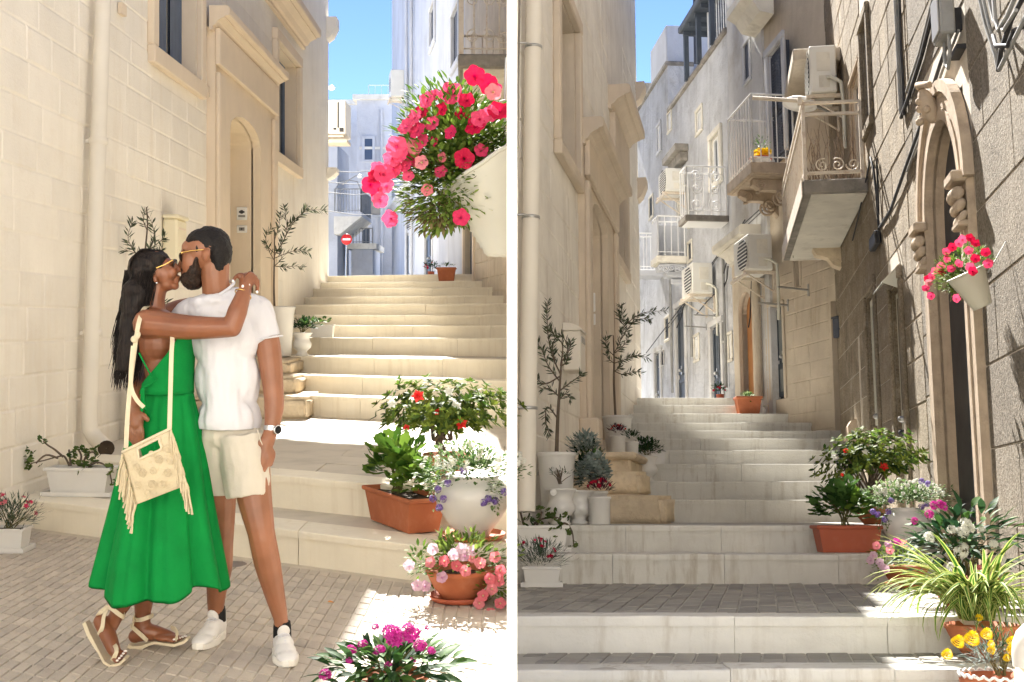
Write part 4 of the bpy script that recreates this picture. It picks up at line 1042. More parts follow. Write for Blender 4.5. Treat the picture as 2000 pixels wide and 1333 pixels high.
# first balcony with cage of rusty rails
b0, b1 = RR.px(1697, 360)[0], uF - .05; bz0, bz1 = rv_(1697, 376), rv_(1697, 345)
bpj = .64
bl1 = thing('balcony', 'grey slab balcony with a cage of rusty cream rails, jutting from the golden house', 'balcony', RR.m)
part('slab', MB().cbox(b0, b1, 0, bpj, bz0, bz1, .015), M['slabedge'], bl1)
part('soffit', MB().box(b0 + .03, b1 - .03, .02, bpj - .08, bz0 - .012, bz0 - .001), M['slab'], bl1)
cg = MB()
for uu in (b0 + .03, b1 - .03):
    for w_ in (.05, bpj - .03): cg.box(uu - .018, uu + .018, w_ - .018, w_ + .018, bz1, bz1 + .80)
for zz in (.07, .68, .80):
    cg.box(b0 + .012, b0 + .048, .05, bpj - .03, bz1 + zz - .014, bz1 + zz + .014).box(b0 + .03, b1 - .03, bpj - .048, bpj - .012, bz1 + zz - .014, bz1 + zz + .014)
part('rail_frame', cg, M['rustrail'], bl1)
sd_ = MB()
for k_ in range(26):
    uu = b0 + .06 + (b1 - b0 - .12) * k_ / 25; sd_.box(uu - .006, uu + .006, bpj - .036, bpj - .024, bz1 + .02, bz1 + .78)
sd_.box(b0 + .02, b1 - .02, bpj + .003, bpj + .012, bz0 - .02, bz1 + .02)
part('side_screen', sd_, M['rustrail'], bl1)
sw = MB()
for k_ in range(3): sw.tube([(b0 + .03, q[1], q[2]) for q in scroll_pts((.14 + .15 * k_, bz1 + .15), .07, 1.6, 1 if k_ % 2 else -1, k_)], .007, 5)
part('scrollwork', sw, M['rustrail'], bl1, kind='stuff')
bo = RR.px(1577, 178, bpj); bo2 = RR.px(1460, 146, bpj + .5)
part('boom', MB().box(b0 - .02, b0 + .02, bpj - .02, bpj + .02, bz1 + .78, bz1 + .86).tube([(b0 + .03, bpj - .03, bz1 + .83), (b0 + .3, bpj + .45, bz1 + .98)], .022, 6), M['rustrail'], bl1)
part('corbel', MB().sweepx([(0, bz0), (.34, bz0), (.30, bz0 - .09), (.16, bz0 - .13), (.1, bz0 - .22), (0, bz0 - .26)], b1 - .75, b1 - .55), M['limestone'], bl1)
air_con(RR, RR.px(1648, 205)[0] + .2, RR.px(1640, 207)[1], 'white air conditioner standing high over the rusty balcony cage', .66, .56, .3, .08, sg=-1)
tw = MB(); rr = random.Random(5)
for k_ in range(34):
    x0 = b0 + .25 + rr.uniform(0, .6); w0 = rr.uniform(.08, bpj - .12); p = Vector((x0, w0, bz1)); pts = [p]
    for s_ in range(6): p = p + Vector((rr.uniform(-.05, .05), rr.uniform(-.045, .045), rr.uniform(.07, .15))); p.y = max(.05, p.y); pts.append(p)
    tw.tube(pts, [.007 - .0009 * i for i in range(7)], 5)
t = part('dead_vine', tw, mat('dry twig', (.20, .15, .11), .9, .2, 8, .3, 60), None, RR.m); tag(t, 'bare brown twigs of a dead climber inside the rusty balcony cage', 'plant')

# short stretch of wall that turns across the stairs
RB_ = Face(SR, (4.07, 15.2), (3.55, 17.04), (-1, -.28))
hbg = thing('corner_house', 'beige stained house corner with a green glass door at the head of the stairs', 'house', RB_.m)
ub = sorted((0, RB_.u1))
dB1 = RB_.rect(1532, 700, 1504, 600); dB1 = (dB1[0], min(dB1[1], ub[1]), RLV['N'] - .1, RB_.px(1520, 596)[1])
dB2 = RB_.rect(1648, 700, 1622, 600); dB2 = (dB2[0], dB2[1], RLV['H'], RB_.px(1635, 585)[1])
slit = RB_.rect(1563, 560, 1551, 505)
holes_wall(RB_, 'wall', ub[0], ub[1], -.5, 8.6, [dB1, dB2, slit], M['beigewall'], hbg, .4)
def uvis(q): return -q[2]
courses(RB_, hbg, ub[0], ub[1], .8, 3.2, .22, .42, [(dB1[0] - .1, dB1[1] + .1, 0, dB1[3] + .1), (dB2[0] - .05, dB2[1] + .05, 0, dB2[3] + .1), slit], M['beigewall'], joint=.006, proud=.006, cham=.010, rnd=.003)
dg = door(RB_, hbg, dB1, 'bluedoor', .07, 'beigewall', .05, .03, 1, 'glasslight', 'metal', -1)
part('niche', MB().box(dB2[0], dB2[1], -.30, -.25, dB2[2], dB2[3]), M['beigewall'], hbg)
window(RB_, hbg, slit, .05, .02, .1, 'beigewall', 'dark', sash='slab')
mb_ = RB_.px(1644, 660, .05)
t = thing('letter_box', 'small dark blue letter box beside the recess under the rusty balcony', 'mailbox', RB_.at(mb_[0], .0, mb_[1]))
part('case', MB().cbox(-.07, .07, 0, .13, 0, .24, .008), M['shutter'], t); part('lid', MB().box(-.075, .075, 0, .145, .24, .26), M['bluedoor'], t)
for (xa, xb, ya) in ((1512, 1580, 567), (1482, 1540, 597)):
    q = RB_.px(xb, ya); t = thing('wall_hook', 'thin iron arm sticking out of the beige corner, ' + ('upper' if ya < 580 else 'lower') + ' of two', 'bracket', RB_.at(q[0], 0, q[1]))
    part('arm', MB().tube([(0, 0, 0), (0, .45, .02)], .014, 6), M['metal'], t); part('plate', MB().box(-.02, .02, 0, .015, -.08, .08), M['metal'], t)

# --- white houses beyond, running back to the left
C = Face(SR, (3.55, 17.04), (2.68, 25.4), (-1, -.1))
cu = lambda x, y=500: C.px(x, y)[0]; cv = lambda x, y: C.px(x, y)[1]
def cr(xa, ya, xb, yb): return C.rect(xa, ya, xb, yb)
u0c = 0 if C.u1 > 0 else C.u1
def chouse(lab, xa, xb, top, m, holes, name='white_house', inset=0.):
    a, b = sorted((cu(xa), cu(xb))); r = thing(name, lab, 'house', C.m)
    hs = [h for h in holes if a - .3 < (h[0] + h[1]) / 2 < b + .3]
    w = holes_wall(C, 'wall', a, b, 0, top, hs, M[m], r, .5)
    part('backing', MB().box(a, b, -5, -.6, 0, top - .004), M[m], r)
    part('coping', MB().cbox(a, b - .004, -.52, .05, top, top + .1, .02), M['slabedge'], r)
    return r, a, b
top1, top2, top3 = cv(1440, -60), cv(1400, 92), cv(1292, 148)
gz = RLV['N'] - .05
ddl = {'orange': (1471, 1445, 572), 'blue': (1406, 1386, 637), 'narrow': (1336, 1319, 600), 'far': (1287, 1277, 690)}
D = {}
for k_, (xa, xb, yt) in ddl.items():
    q = sorted((cu(xa), cu(xb))); D[k_] = (q[0], q[1], gz, cv((xa + xb) / 2, yt))
shutD = sorted((cu(1533, 200), cu(1504, 200))); shutD = (shutD[0], shutD[1], cv(1518, 310), cv(1518, 90))
wB = cr(1410, 345, 1390, 275); wS = cr(1372, 250, 1361, 222); wT = cr(1466, 150, 1454, 92); wU = cr(1291, 290, 1284, 250)
vent1 = cr(1404, 628, 1391, 590); wV = cr(1334, 420, 1322, 375); sm1 = cr(1417, 665, 1409, 632); sm2 = cr(1297, 712, 1289, 690); sm3 = cr(1331, 655, 1323, 630); xw = [cr(1352, 505, 1345, 478), cr(1431, 700, 1424, 655), cr(1308, 660, 1300, 625), cr(1366, 700, 1357, 660), cr(1276, 420, 1269, 390), cr(1312, 250, 1305, 225)]
allh = list(D.values()) + [shutD, wB, wS, wT, wU, vent1, wV, sm1, sm2, *xw]
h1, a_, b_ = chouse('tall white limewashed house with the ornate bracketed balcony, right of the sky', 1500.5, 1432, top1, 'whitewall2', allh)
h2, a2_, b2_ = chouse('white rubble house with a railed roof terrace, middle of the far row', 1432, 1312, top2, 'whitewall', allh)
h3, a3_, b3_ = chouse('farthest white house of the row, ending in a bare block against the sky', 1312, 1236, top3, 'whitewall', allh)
part('roof_block', MB().cbox(a3_ + .2, a3_ + 1.6, -2.4, -.02, top3, top3 + .9, .02), M['farwhite'], h3)
part('chimney', MB().box(b3_ - 1.1, b3_ - .8, -.4, -.1, top3, top3 + .55), M['slabedge'], h3)
# ground floor of the first house in beige stone round the orange door
door(C, h1, shutD, 'shutter', .04, 'farwhite', .1, .04, 2, None, 'dark')
sl_ = MB(); n_ = 34
for i in range(n_):
    z = shutD[2] + .06 + i * (shutD[3] - shutD[2] - .12) / n_; sl_.box(shutD[0] + .05, shutD[1] - .05, -.038, -.018, z, z + .02)
part('louvre', sl_, M['shutter'], h1)
o = D['orange']; ins = arch_path(o[0], o[1], o[2], o[3] - .28, .28, 14)
po = part('portal', arch_band(ins, rect_path(ins, o[0] - .28, o[1] + .28, o[2], o[3] + .55), -.03, .05), M['beigewall'], h1)
rev = MB(); n_ = len(ins); rev.add([(p[0], -.08, p[1]) for p in ins] + [(p[0], .0, p[1]) for p in ins], [(i, i + 1, i + 1 + n_, i + n_) for i in range(n_ - 1)]); part('reveal', rev, M['beigewall'], po)
part('door', MB().prism(arch_path(o[0], o[1], o[2], o[3] - .28, .28, 14), -.14, -.08), M['wooddoor'], h1)
cornice(C, po, o[0] - .4, o[1] + .4, o[3] + .85, .34, .32, M['slab'], 'door_cornice')
part('drainpipe', MB().tube([(cu(1486, 600), .07, gz), (cu(1486, 600), .07, cv(1486, 520))], .05, 10), M['beigewall'], h1)
for k_, hs_ in (('blue', h2), ('narrow', h2), ('far', h3)): door(C, hs_, D[k_], 'bluedoor', .03, 'whitewall2', .1, .04, 2 if k_ != 'narrow' else 1)
vg = part('vent', MB().box(vent1[0], vent1[1], -.06, -.04, vent1[2], vent1[3]), M['dark'], h2)
for i in range(5): part('slat', MB().box(vent1[0] + .01, vent1[1] - .01, -.04, -.005, vent1[2] + (i + .2) * (vent1[3] - vent1[2]) / 5, vent1[2] + (i + .75) * (vent1[3] - vent1[2]) / 5), M['white'], vg)
window(C, h2, wB, .10, .05, .05, 'slab', 'glass', sash='white'); window(C, h2, wS, .06, .03, .03, 'slab', 'dark'); window(C, h1, wT, .06, .03, .03, 'farwhite', 'dark', shut=True, sash='shutter')
window(C, h3, wU, .07, .03, .03, 'farwhite', 'glass'); window(C, h2, wV, .05, .03, .03, 'whitewall2', 'dark', sash='slab'); window(C, h2, sm1, .03, .02, .03, 'whitewall2', 'dark', sash='dark'); window(C, h3, sm2, .03, .02, .03, 'whitewall2', 'dark', sash='dark')

for k_, q in enumerate(xw): window(C, h3 if k_ in (2, 4, 5) else h2 if k_ != 1 else h2, q, .05, .025, .03, 'slab', 'dark', sash='white' if k_ % 2 else 'bluedoor')
e_ = sorted((cu(1512, 40), cu(1474, 40))); part('eave', MB().sweepx([(0, cv(1490, 55)), (.2, cv(1490, 50)), (.3, cv(1490, 30)), (.42, cv(1490, 20)), (.42, cv(1490, 5)), (0, cv(1490, 5))], e_[0], e_[1]), M['slab'], h1)
for (x, ya, yb) in ((1352, 520, 700), (1313, 520, 770), (1418, 480, 760)):
    u_ = cu(x); part('drainpipe', MB().tube([(u_, .05, cv(x, yb)), (u_, .05, cv(x, ya))], .025, 8), M['conduit'], h2 if x > 1312 else h3)
hd = sorted((cu(1345, 300), cu(1318, 300))); part('window_hood', MB().cbox(hd[0], hd[1], 0, .25, cv(1330, 312), cv(1330, 298), .01).cbox(hd[0] + .05, hd[1] - .05, 0, .15, cv(1330, 330), cv(1330, 312), .01), M['slabedge'], h2)
# balconies of the row
def balcony(lab, xa, xb, ytop, th, pj, rh, mslab='slabedge', msof='slab', cor=0, rail='rail', sp=.11, solid=False, xr=None):
    a, b = sorted((cu(xa, ytop), C.px(xb, ytop + 90, pj)[0])); z = cv(xa, ytop); r = thing('balcony', lab, 'balcony', C.m)
    part('slab', MB().cbox(a, b, 0, pj, z - th, z, .012), M[mslab], r); part('soffit', MB().box(a + .02, b - .02, .01, pj - .05, z - th - .01, z - th - .001), M[msof], r)
    if solid: part('side_panel', MB().box(a + .02, b - .02, pj - .05, pj - .02, z, z + rh * .9).box(b - .05, b - .02, .0, pj - .05, z, z + rh * .9), M['farwhite'], r)
    railing(r, [(a + .03, .03, 0), (a + .03, pj - .04, 0), (b - .03, pj - .04, 0), (b - .03, .03, 0)], z, rh, sp, M[rail], r=.008, top=.014)
    for k in range(cor):
        corbel(r, a + (b - a) * (k + .5) / cor, z - th - .012, pj * .86, .42, .13, M['carved'])
    return r, a, b, z
bA, aa, ab, az = balcony('long balcony on carved scroll brackets with white bars, above the upper air conditioners', 1557, 1420, 318, .16, .62, .92, 'carved', 'carved', 2)
bB, ba, bbb, bz = balcony('white iron balcony with curled ironwork and a pale underside, middle of the row', 1424, 1326, 421, .10, .70, .78, 'slabedge', 'white', 0)
sw = MB()
for k_ in range(2):
    for (zz, rr_) in ((.16, .12), (.42, .09), (.64, .11)): sw.tube([(ba + .03, q[1], q[2]) for q in scroll_pts((.20 + .3 * k_, bz + zz), rr_, 1.7, 1 if k_ else -1, 2 * k_ + 1)], .009, 5)
part('ironwork', sw, M['rail'], bB, kind='stuff')
bC, ca, cb, cz = balcony('small white panelled balcony on a carved white console, farther along the row', 1342, 1272, 500, .12, .55, .72, 'slab', 'slab', 0, solid=True)
cs = MB()
for k_ in range(3):
    cs.cbox(ca + .05 + .08 * k_, cb - .05 - .08 * k_, 0, .48 - .12 * k_, cz - .24 - .12 * k_, cz - .13 - .12 * k_, .02)
for k_ in range(5): cs.tube([(ca + .02, q[1], q[2]) for q in scroll_pts((.08 + .1 * k_, cz - .22 - .03 * (k_ % 2)), .06, 1.5, 1 if k_ % 2 else -1, k_)], .014, 6)
part('console', cs, M['farwhite'], bC)
bD, da, db, dz = balcony('farthest little balcony of the row, beside the sand coloured corner', 1296, 1240, 528, .12, .5, .72, 'farwhite', 'farwhite', 0)
for (x, y, lab) in ((1332, 375, 'dark fronted air conditioner under a stone hood on the white rubble wall'), (1385, 575, 'air conditioner low on the row below the curled iron balcony'), (1500, 530, 'air conditioner beneath the bracketed balcony beside the beige corner')):
    q = C.px(x, y, .1); air_con(C, q[0] + .25, q[1], lab, .7 if y > 400 else .6, .5 if y > 400 else .42, .34, .06, sg=-1)
# roof terrace
rt = thing('roof_railing', 'white bars of the roof terrace rail against the sky', 'railing', C.m)
railing(rt, [(cu(1440, 60), -.1, 0), (cu(1372, 60), -.1, 0)], top2 + .1, 1.0, .13, M['rail'], 'bars', r=.010, top=.016)
pg = thing('pergola', 'dark steel roof shelter behind the white terrace rail', 'pergola', C.m)
pa, pb2 = sorted((cu(1402, 90), cu(1345, 150)))
part('roof', MB().cbox(pa, pb2, -1.6, .18, top2 + .95, top2 + 1.07, .02), M['bluedoor'], pg)
for uu in (pa + .1, pb2 - .1, (pa + pb2) / 2):
    part('post', MB().box(uu - .04, uu + .04, .02, .10, top2 + .05, top2 + .95), M['bluedoor'], pg)
for k_ in range(5): part('beam', MB().box(pa + .15 + k_ * (pb2 - pa - .3) / 4 - .03, pa + .15 + k_ * (pb2 - pa - .3) / 4 + .03, -1.5, .12, top2 + .87, top2 + .95), M['bluedoor'], pg)
ml = thing('mast', 'dark leaning pole on the roof against the blue sky', 'pole', C.at(cu(1328, 140), -.3, top3 - .3))
part('pole', MB().tube([(0, 0, 0), (-.25, .05, 1.9)], .035, 8), M['shutter'], ml); part('stay', MB().tube([(-.25, .05, 1.85), (-.7, .05, .9)], .008, 5), M['shutter'], ml)
# street lamp dish under the boom
q = C.px(1562, 205, .55)
lm = thing('street_lamp', 'round white street lamp shade beside the rusty balcony cage', 'lamp', C.at(q[0], .55, q[1]))
part('shade', MB().lathe([(.001, .09), (.06, .085), (.13, .06), (.19, .02), (.20, -.01), (.185, -.012), (.12, .03), (.001, .05)], 24).xf(RX(R(12))), M['white'], lm)
part('lens', MB().lathe([(.17, 0), (.12, -.03), (.001, -.045)], 20, close=False).xf(RX(R(12))), M['lamp'], lm)
part('arm', MB().tube([(0, -.05, .05), (.1, -.3, .0), (.12, -.55, -.08)], .022, 7), M['metal'], lm)
# cables on the row
t = thing('wall_cable', 'sagging black cables along the white row under the balconies', 'cable', C.m)
for pts, r_ in (([(1500, 395), (1450, 440), (1415, 480), (1380, 530), (1345, 580), (1300, 640), (1262, 690)], .009), ([(1500, 402), (1440, 458), (1400, 505), (1350, 580), (1300, 648)], .007),
                ([(1455, 430), (1430, 470), (1412, 540), (1415, 560), (1420, 545), (1422, 520)], .010), ([(1345, 560), (1330, 620), (1322, 640)], .012), ([(1470, 500), (1465, 620), (1462, 640)], .010), ([(1395, 575), (1380, 590), (1360, 615)], .010)):
    part('cable', cable('c', '', pts, r_, F=C, w=.05), M['black'], t)
for (x, y, k_) in ((1400, 618, 1), (1380, 640, 2)):
    q = C.px(x, y); t = thing('wall_hook', 'thin rusty clothes arm on the white row, ' + ('upper' if k_ == 1 else 'lower') + ' of two above the blue door', 'bracket', C.at(q[0], 0, q[1]))
    part('arm', MB().tube([(0, 0, 0), (-.1, .4, 0)], .012, 6), M['metal'], t); part('plate', MB().box(-.02, .02, 0, .015, -.05, .05), M['metal'], t)
# ================================================================== THE COUPLE
def skin_mat(name, col, red):
    m, n, l, b = new_mat(name)
    tc = n.new("ShaderNodeTexCoord"); t = n.new("ShaderNodeTexNoise"); t.inputs["Scale"].default_value = 9; t.inputs["Detail"].default_value = 6
    l.new(tc.outputs["Object"], t.inputs["Vector"])
    r = n.new("ShaderNodeValToRGB"); r.color_ramp.elements[0].position = .3; r.color_ramp.elements[1].position = .7
    r.color_ramp.elements[0].color = rgba(col, .88); r.color_ramp.elements[1].color = rgba(red)
    l.new(t.outputs[0], r.inputs[0]); l.new(r.outputs[0], b.inputs["Base Color"])
    b.inputs["Roughness"].default_value = .40; b.inputs["Specular IOR Level"].default_value = .5
    b.inputs["Subsurface Weight"].default_value = .12; b.inputs["Subsurface Radius"].default_value = (.02, .008, .004); b.inputs["Subsurface Scale"].default_value = .3
    t2 = n.new("ShaderNodeTexNoise"); t2.inputs["Scale"].default_value = 300; l.new(tc.outputs["Object"], t2.inputs["Vector"])
    bp = n.new("ShaderNodeBump"); bp.inputs["Strength"].default_value = .08; bp.inputs["Distance"].default_value = .002; l.new(t2.outputs[0], bp.inputs["Height"]); l.new(bp.outputs[0], b.inputs["Normal"])
    return m
M['skinw'] = skin_mat('warm brown skin', (.205, .073, .032), (.26, .098, .046))
M['skinm'] = skin_mat('brown skin', (.245, .098, .045), (.305, .125, .064))
def hair_mat(name, c0, c1, sc):
    m, n, l, b = new_mat(name)
    tc = n.new("ShaderNodeTexCoord"); mp = n.new("ShaderNodeMapping"); mp.inputs["Scale"].default_value = sc; l.new(tc.outputs["Object"], mp.inputs["Vector"])
    t = n.new("ShaderNodeTexNoise"); t.inputs["Scale"].default_value = 1; t.inputs["Detail"].default_value = 5; l.new(mp.outputs[0], t.inputs["Vector"])
    r = n.new("ShaderNodeValToRGB"); r.color_ramp.elements[0].position = .35; r.color_ramp.elements[1].position = .7; r.color_ramp.elements[0].color = rgba(c0); r.color_ramp.elements[1].color = rgba(c1)
    l.new(t.outputs[0], r.inputs[0]); l.new(r.outputs[0], b.inputs["Base Color"]); b.inputs["Roughness"].default_value = .6; b.inputs["Specular IOR Level"].default_value = .22
    bp = n.new("ShaderNodeBump"); bp.inputs["Strength"].default_value = .7; bp.inputs["Distance"].default_value = .004; l.new(t.outputs[0], bp.inputs["Height"]); l.new(bp.outputs[0], b.inputs["Normal"])
    return m
M['hairw'] = hair_mat('long dark hair', (.006, .005, .005), (.028, .019, .015), (160, 160, 9))
M['hairm'] = hair_mat('short black hair', (.006, .005, .005), (.016, .013, .012), (170, 170, 170))
M['beard'] = hair_mat('dark brown beard', (.012, .008, .006), (.05, .03, .02), (200, 200, 120))
M['dress'] = mat('green cotton', (.0, .21, .038), .8, .10, 7, .5, 16, .012, spec=.2, obj=True)
M['tee'] = mat('white cotton jersey', (.62, .62, .65), .9, .03, 3, .25, 14, .02, spec=.1, obj=True)
M['shorts'] = mat('ecru linen', (.55, .51, .43), .9, .06, 5, .5, 14, .012, spec=.1, obj=True)
M['shoe'] = mat('white leather', (.68, .67, .65), .45, .03, 6, .15, 60, .003, obj=True)
M['shoesole'] = mat('off white rubber', (.74, .72, .66), .6, .04, 6, .1, 60, obj=True)
M['sock'] = mat('black sock', (.012, .012, .013), .9, .1, 8, .3, 120, obj=True)
M['bag'] = mat('cream crochet', (.60, .51, .345), .85, .06, 6, .6, 120, .004, 0, None, .35, (.36, .27, .14), obj=True, pscale=55)
M['bagstrap'] = mat('cream leather', (.62, .54, .38), .55, .05, 6, .15, 80, obj=True)
M['gold'] = mat('gold', (.80, .52, .16), .25, .03, 5, .03, 50, metal=1., obj=True)
M['steel'] = mat('watch steel', (.62, .62, .62), .25, .05, 40, .1, 90, metal=1., obj=True)
M['lens'] = glass_mat('dark lens', (.015, .013, .012), .05)
M['nail'] = mat('white nail varnish', (.86, .82, .78), .25, .02, 5, .02, 50, obj=True)
M['lip'] = mat('lip', (.26, .07, .055), .4, .06, 9, .1, 90, obj=True)

def remesh(mb, name, m, vox, smooth=6, fac=.5, org=None, parent=None, noise_amp=0., noise_sc=9., sub=0):
    me = mb.mesh('tmp', None); o = bpy.data.objects.new('tmp', me); COL.objects.link(o)
    r = o.modifiers.new('r', 'REMESH'); r.mode = 'VOXEL'; r.voxel_size = vox; r.use_smooth_shade = True
    if smooth: s = o.modifiers.new('s', 'SMOOTH'); s.factor = fac; s.iterations = smooth
    ev = o.evaluated_get(bpy.context.evaluated_depsgraph_get()); out = bpy.data.meshes.new_from_object(ev)
    bpy.data.objects.remove(o); bpy.data.meshes.remove(me); out.name = name; out.materials.clear(); out.materials.append(m)
    if noise_amp:
        out.update(); nm = [v.normal.copy() for v in out.vertices]
        for v, q in zip(out.vertices, nm): v.co += q * noise.fractal(v.co * noise_sc if not isinstance(noise_sc, tuple) else Vector((v.co.x * noise_sc[0], v.co.y * noise_sc[1], v.co.z * noise_sc[2])), .8, 2., 3) * noise_amp
    for p in out.polygons: p.use_smooth = True
    return link(name, out, parent)

def chain(b, pts, rs, seg=12, sq=None):
    """tapered limb with rounded joints; pts world"""
    b.tube(pts, rs, seg, True, sq)
    for p, r in zip(pts, rs): b.ell(p, (r, r, r), None, 12, 8)
def fine(pts, rs, n=5):
    """smooth spline through joints"""
    P = [Vector(p) for p in pts]; out = []; ro = []
    for i in range(len(P) - 1):
        p0 = P[max(i - 1, 0)]; p1 = P[i]; p2 = P[i + 1]; p3 = P[min(i + 2, len(P) - 1)]
        for k in range(n):
            t = k / n; t2 = t * t; t3 = t2 * t
            out.append(.5 * ((2 * p1) + (p2 - p0) * t + (2 * p0 - 5 * p1 + 4 * p2 - p3) * t2 + (3 * p1 - p0 - 3 * p2 + p3) * t3)); ro.append(rs[i] + (rs[i + 1] - rs[i]) * t)
    out.append(P[-1]); ro.append(rs[-1]); return out, ro
def limb(b, pts, rs, n=5, seg=12, sq=None):
    p, r = fine(pts, rs, n); b.tube(p, r, seg, True, sq); b.ell(p[0], (r[0],) * 3, None, 12, 8); b.ell(p[-1], (r[-1],) * 3, None, 12, 8)

Q = lambda x, y, Y=5.08: SL.at_y(x, y, Y)
px = 5.08 / 2400.                                  # metres per photo pixel at the couple
def E(b, x, y, Y, rx, ry, rz, rot=None): b.ell(Q(x, y, Y), (rx * px, ry * px, rz * px), rot, 16, 12)

# ---------------------------------------------------------------- the woman
wr = thing('person', 'woman with long dark hair in a backless green midi dress, kissing the man', 'person', T(Q(262, 1262, 5.15).x, 5.12, 0))
WI = T(0, 0, 0); worg = Vector((Q(262, 1262, 5.15).x, 5.12, 0))
def wpart(o): o.parent = wr; o.matrix_local = T(-worg); return o
yw = 5.10
b = MB()
# head
E(b, 300, 523, yw, 34, 33, 35); E(b, 322, 535, yw, 22, 27, 30, Euler((0, R(-14), 0))); E(b, 327, 556, yw, 17, 21, 13, Euler((0, R(-18), 0)))
E(b, 341, 559, yw, 9, 11, 8); E(b, 330, 517, yw, 10, 23, 12)
limb(b, [Q(337, 513, yw), Q(345, 521, yw), Q(351, 528, yw)], [4 * px, 5 * px, 5.2 * px], 4, 10)      # nose
E(b, 347, 530, yw - .012, 3.5, 3, 3); E(b, 347, 530, yw + .012, 3.5, 3, 3)
E(b, 348, 541, yw, 5, 10, 3.4); E(b, 347, 548, yw, 5, 9, 3.6)                                            # lips
E(b, 335, 533, yw - .035, 10, 9, 12)                                                                    # cheek
E(b, 303, 546, yw - .065, 5, 3, 9, Euler((0, R(-15), 0)))                                                # ear
limb(b, [Q(307, 560, yw), Q(303, 585, yw), Q(300, 615, yw)], [20 * px, 19 * px, 25 * px], 4)
# trunk
E(b, 305, 632, yw, 38, 78, 30); E(b, 316, 668, yw, 45, 62, 52); E(b, 324, 720, yw, 40, 50, 48); E(b, 322, 775, yw, 42, 48, 45); E(b, 322, 830, yw, 48, 48, 55)
E(b, 343, 682, yw - .05, 22, 22, 24); E(b, 343, 682, yw + .05, 22, 22, 24)
# near arm over his chest, hand on his shoulder
S_, El, Wr = Q(291, 632, 4.96), Q(453, 640, 4.90), Q(479, 566, 4.955)
limb(b, [Q(296, 636, 5.0), S_, Q(370, 640, 4.92), El], [27 * px, 28 * px, 23.5 * px, 18.5 * px], 6)
limb(b, [El, Q(464, 608, 4.91), Wr], [18.5 * px, 19 * px, 12.5 * px], 6)
limb(b, [Wr, Q(480, 551, 4.975), Q(482, 542, 5.0)], [12 * px, 13 * px, 10 * px], 4, 12, None)
E(b, 481, 545, 4.985, 13, 16, 9)
tips = []
for k, (kx, ky, mx, my, tx, ty, Y0, Y1) in enumerate(((476, 539, 464, 538, 455, 549, 4.965, 4.94), (488, 534, 480, 546, 474, 559, 4.95, 4.935), (494, 537, 486, 550, 479, 561, 4.96, 4.945), (499, 542, 495, 553, 486, 557, 4.975, 4.955), (501, 546, 503, 560, 502, 570, 4.99, 4.975))):
    limb(b, [Q(483, 545, 4.985), Q(kx, ky, (Y0 + 4.985) / 2), Q(mx, my, Y0), Q(tx, ty, Y1)], [5.5 * px, 5 * px, 4.4 * px, 3.6 * px], 4, 8); tips.append((tx, ty, Y1))
# far arm
limb(b, [Q(312, 622, 5.24), Q(345, 606, 5.30), Q(372, 597, 5.34), Q(395, 590, 5.32)], [23 * px, 20 * px, 17 * px, 12 * px], 5)
# legs
limb(b, [Q(300, 850, 5.08), Q(292, 1000, 5.02), Q(262, 1105, 5.10), Q(247, 1155, 5.12), Q(228, 1200, 5.10), Q(214, 1228, 5.06)], [44 * px, 31 * px, 27 * px, 25 * px, 14.5 * px, 14 * px], 6)
limb(b, [Q(335, 850, 5.16), Q(318, 1000, 5.2), Q(292, 1100, 5.24), Q(283, 1150, 5.25), Q(279, 1195, 5.25), Q(277, 1225, 5.25)], [44 * px, 31 * px, 26 * px, 23 * px, 16.5 * px, 17 * px], 6)
# left foot: heel up
limb(b, [Q(197, 1214, 5.06), Q(212, 1243, 5.03), Q(222, 1268, 5.0), Q(232, 1284, 4.985)], [14.5 * px, 16 * px, 13 * px, 9 * px], 5)
for k in range(5): limb(b, [Q(228 - k * 1.5, 1277 + k * 2.2, 5.0 - .012 * k), Q(243 - k * 4, 1275 + 4.6 * k, 4.99 - .016 * k)], [5.5 * px, (5.4 if k == 0 else 4) * px], 3, 8)
# right foot flat
limb(b, [Q(264, 1243, 5.25), Q(285, 1235, 5.25), Q(315, 1239, 5.245), Q(343, 1247, 5.23)], [14 * px, 19 * px, 14 * px, 8.5 * px], 5, 12)
E(b, 326, 1246, 5.22, 26, 15, 8)
for k in range(5): limb(b, [Q(340 - 3 * k, 1247, 5.27 - .017 * k), Q(360 - 5.5 * k, 1246.5 + 1.6 * k, 5.275 - .021 * k)], [6 * px, (5.4 if k == 0 else 4.2) * px], 3, 8)
wb_ = wpart(remesh(b, 'body', M['skinw'], .0050, 5))
# hair
h = MB()
E(h, 292, 519, yw, 40, 38, 33); E(h, 283, 535, yw, 34, 41, 36); E(h, 275, 575, yw, 30, 42, 40); E(h, 312, 502, yw, 20, 30, 12, Euler((0, R(22), 0)))
p_, r_ = fine([Q(274, 570, yw), Q(266, 625, yw), Q(257, 680, yw - .01), Q(249, 725, yw - .01)], [30 * px, 26 * px, 23 * px, 17 * px], 6)
E(h, 270, 600, yw, 27, 42, 60); h.tube(p_, r_, 14, True, (1.0, 1.0)); 
for dy_ in (-.05, .06): h.ell(p_[0] + Vector((0, dy_, 0)), (27 * px,) * 3)
h.tube([q + Vector((0, -.05, 0)) for q in p_], [r * .9 for r in r_], 12); h.tube([q + Vector((0, .06, 0)) for q in p_], [r * .9 for r in r_], 12)
hw = wpart(remesh(h, 'hair', M['hairw'], .006, 6, noise_amp=.006, noise_sc=22))
st_ = MB(); rr = random.Random(3)
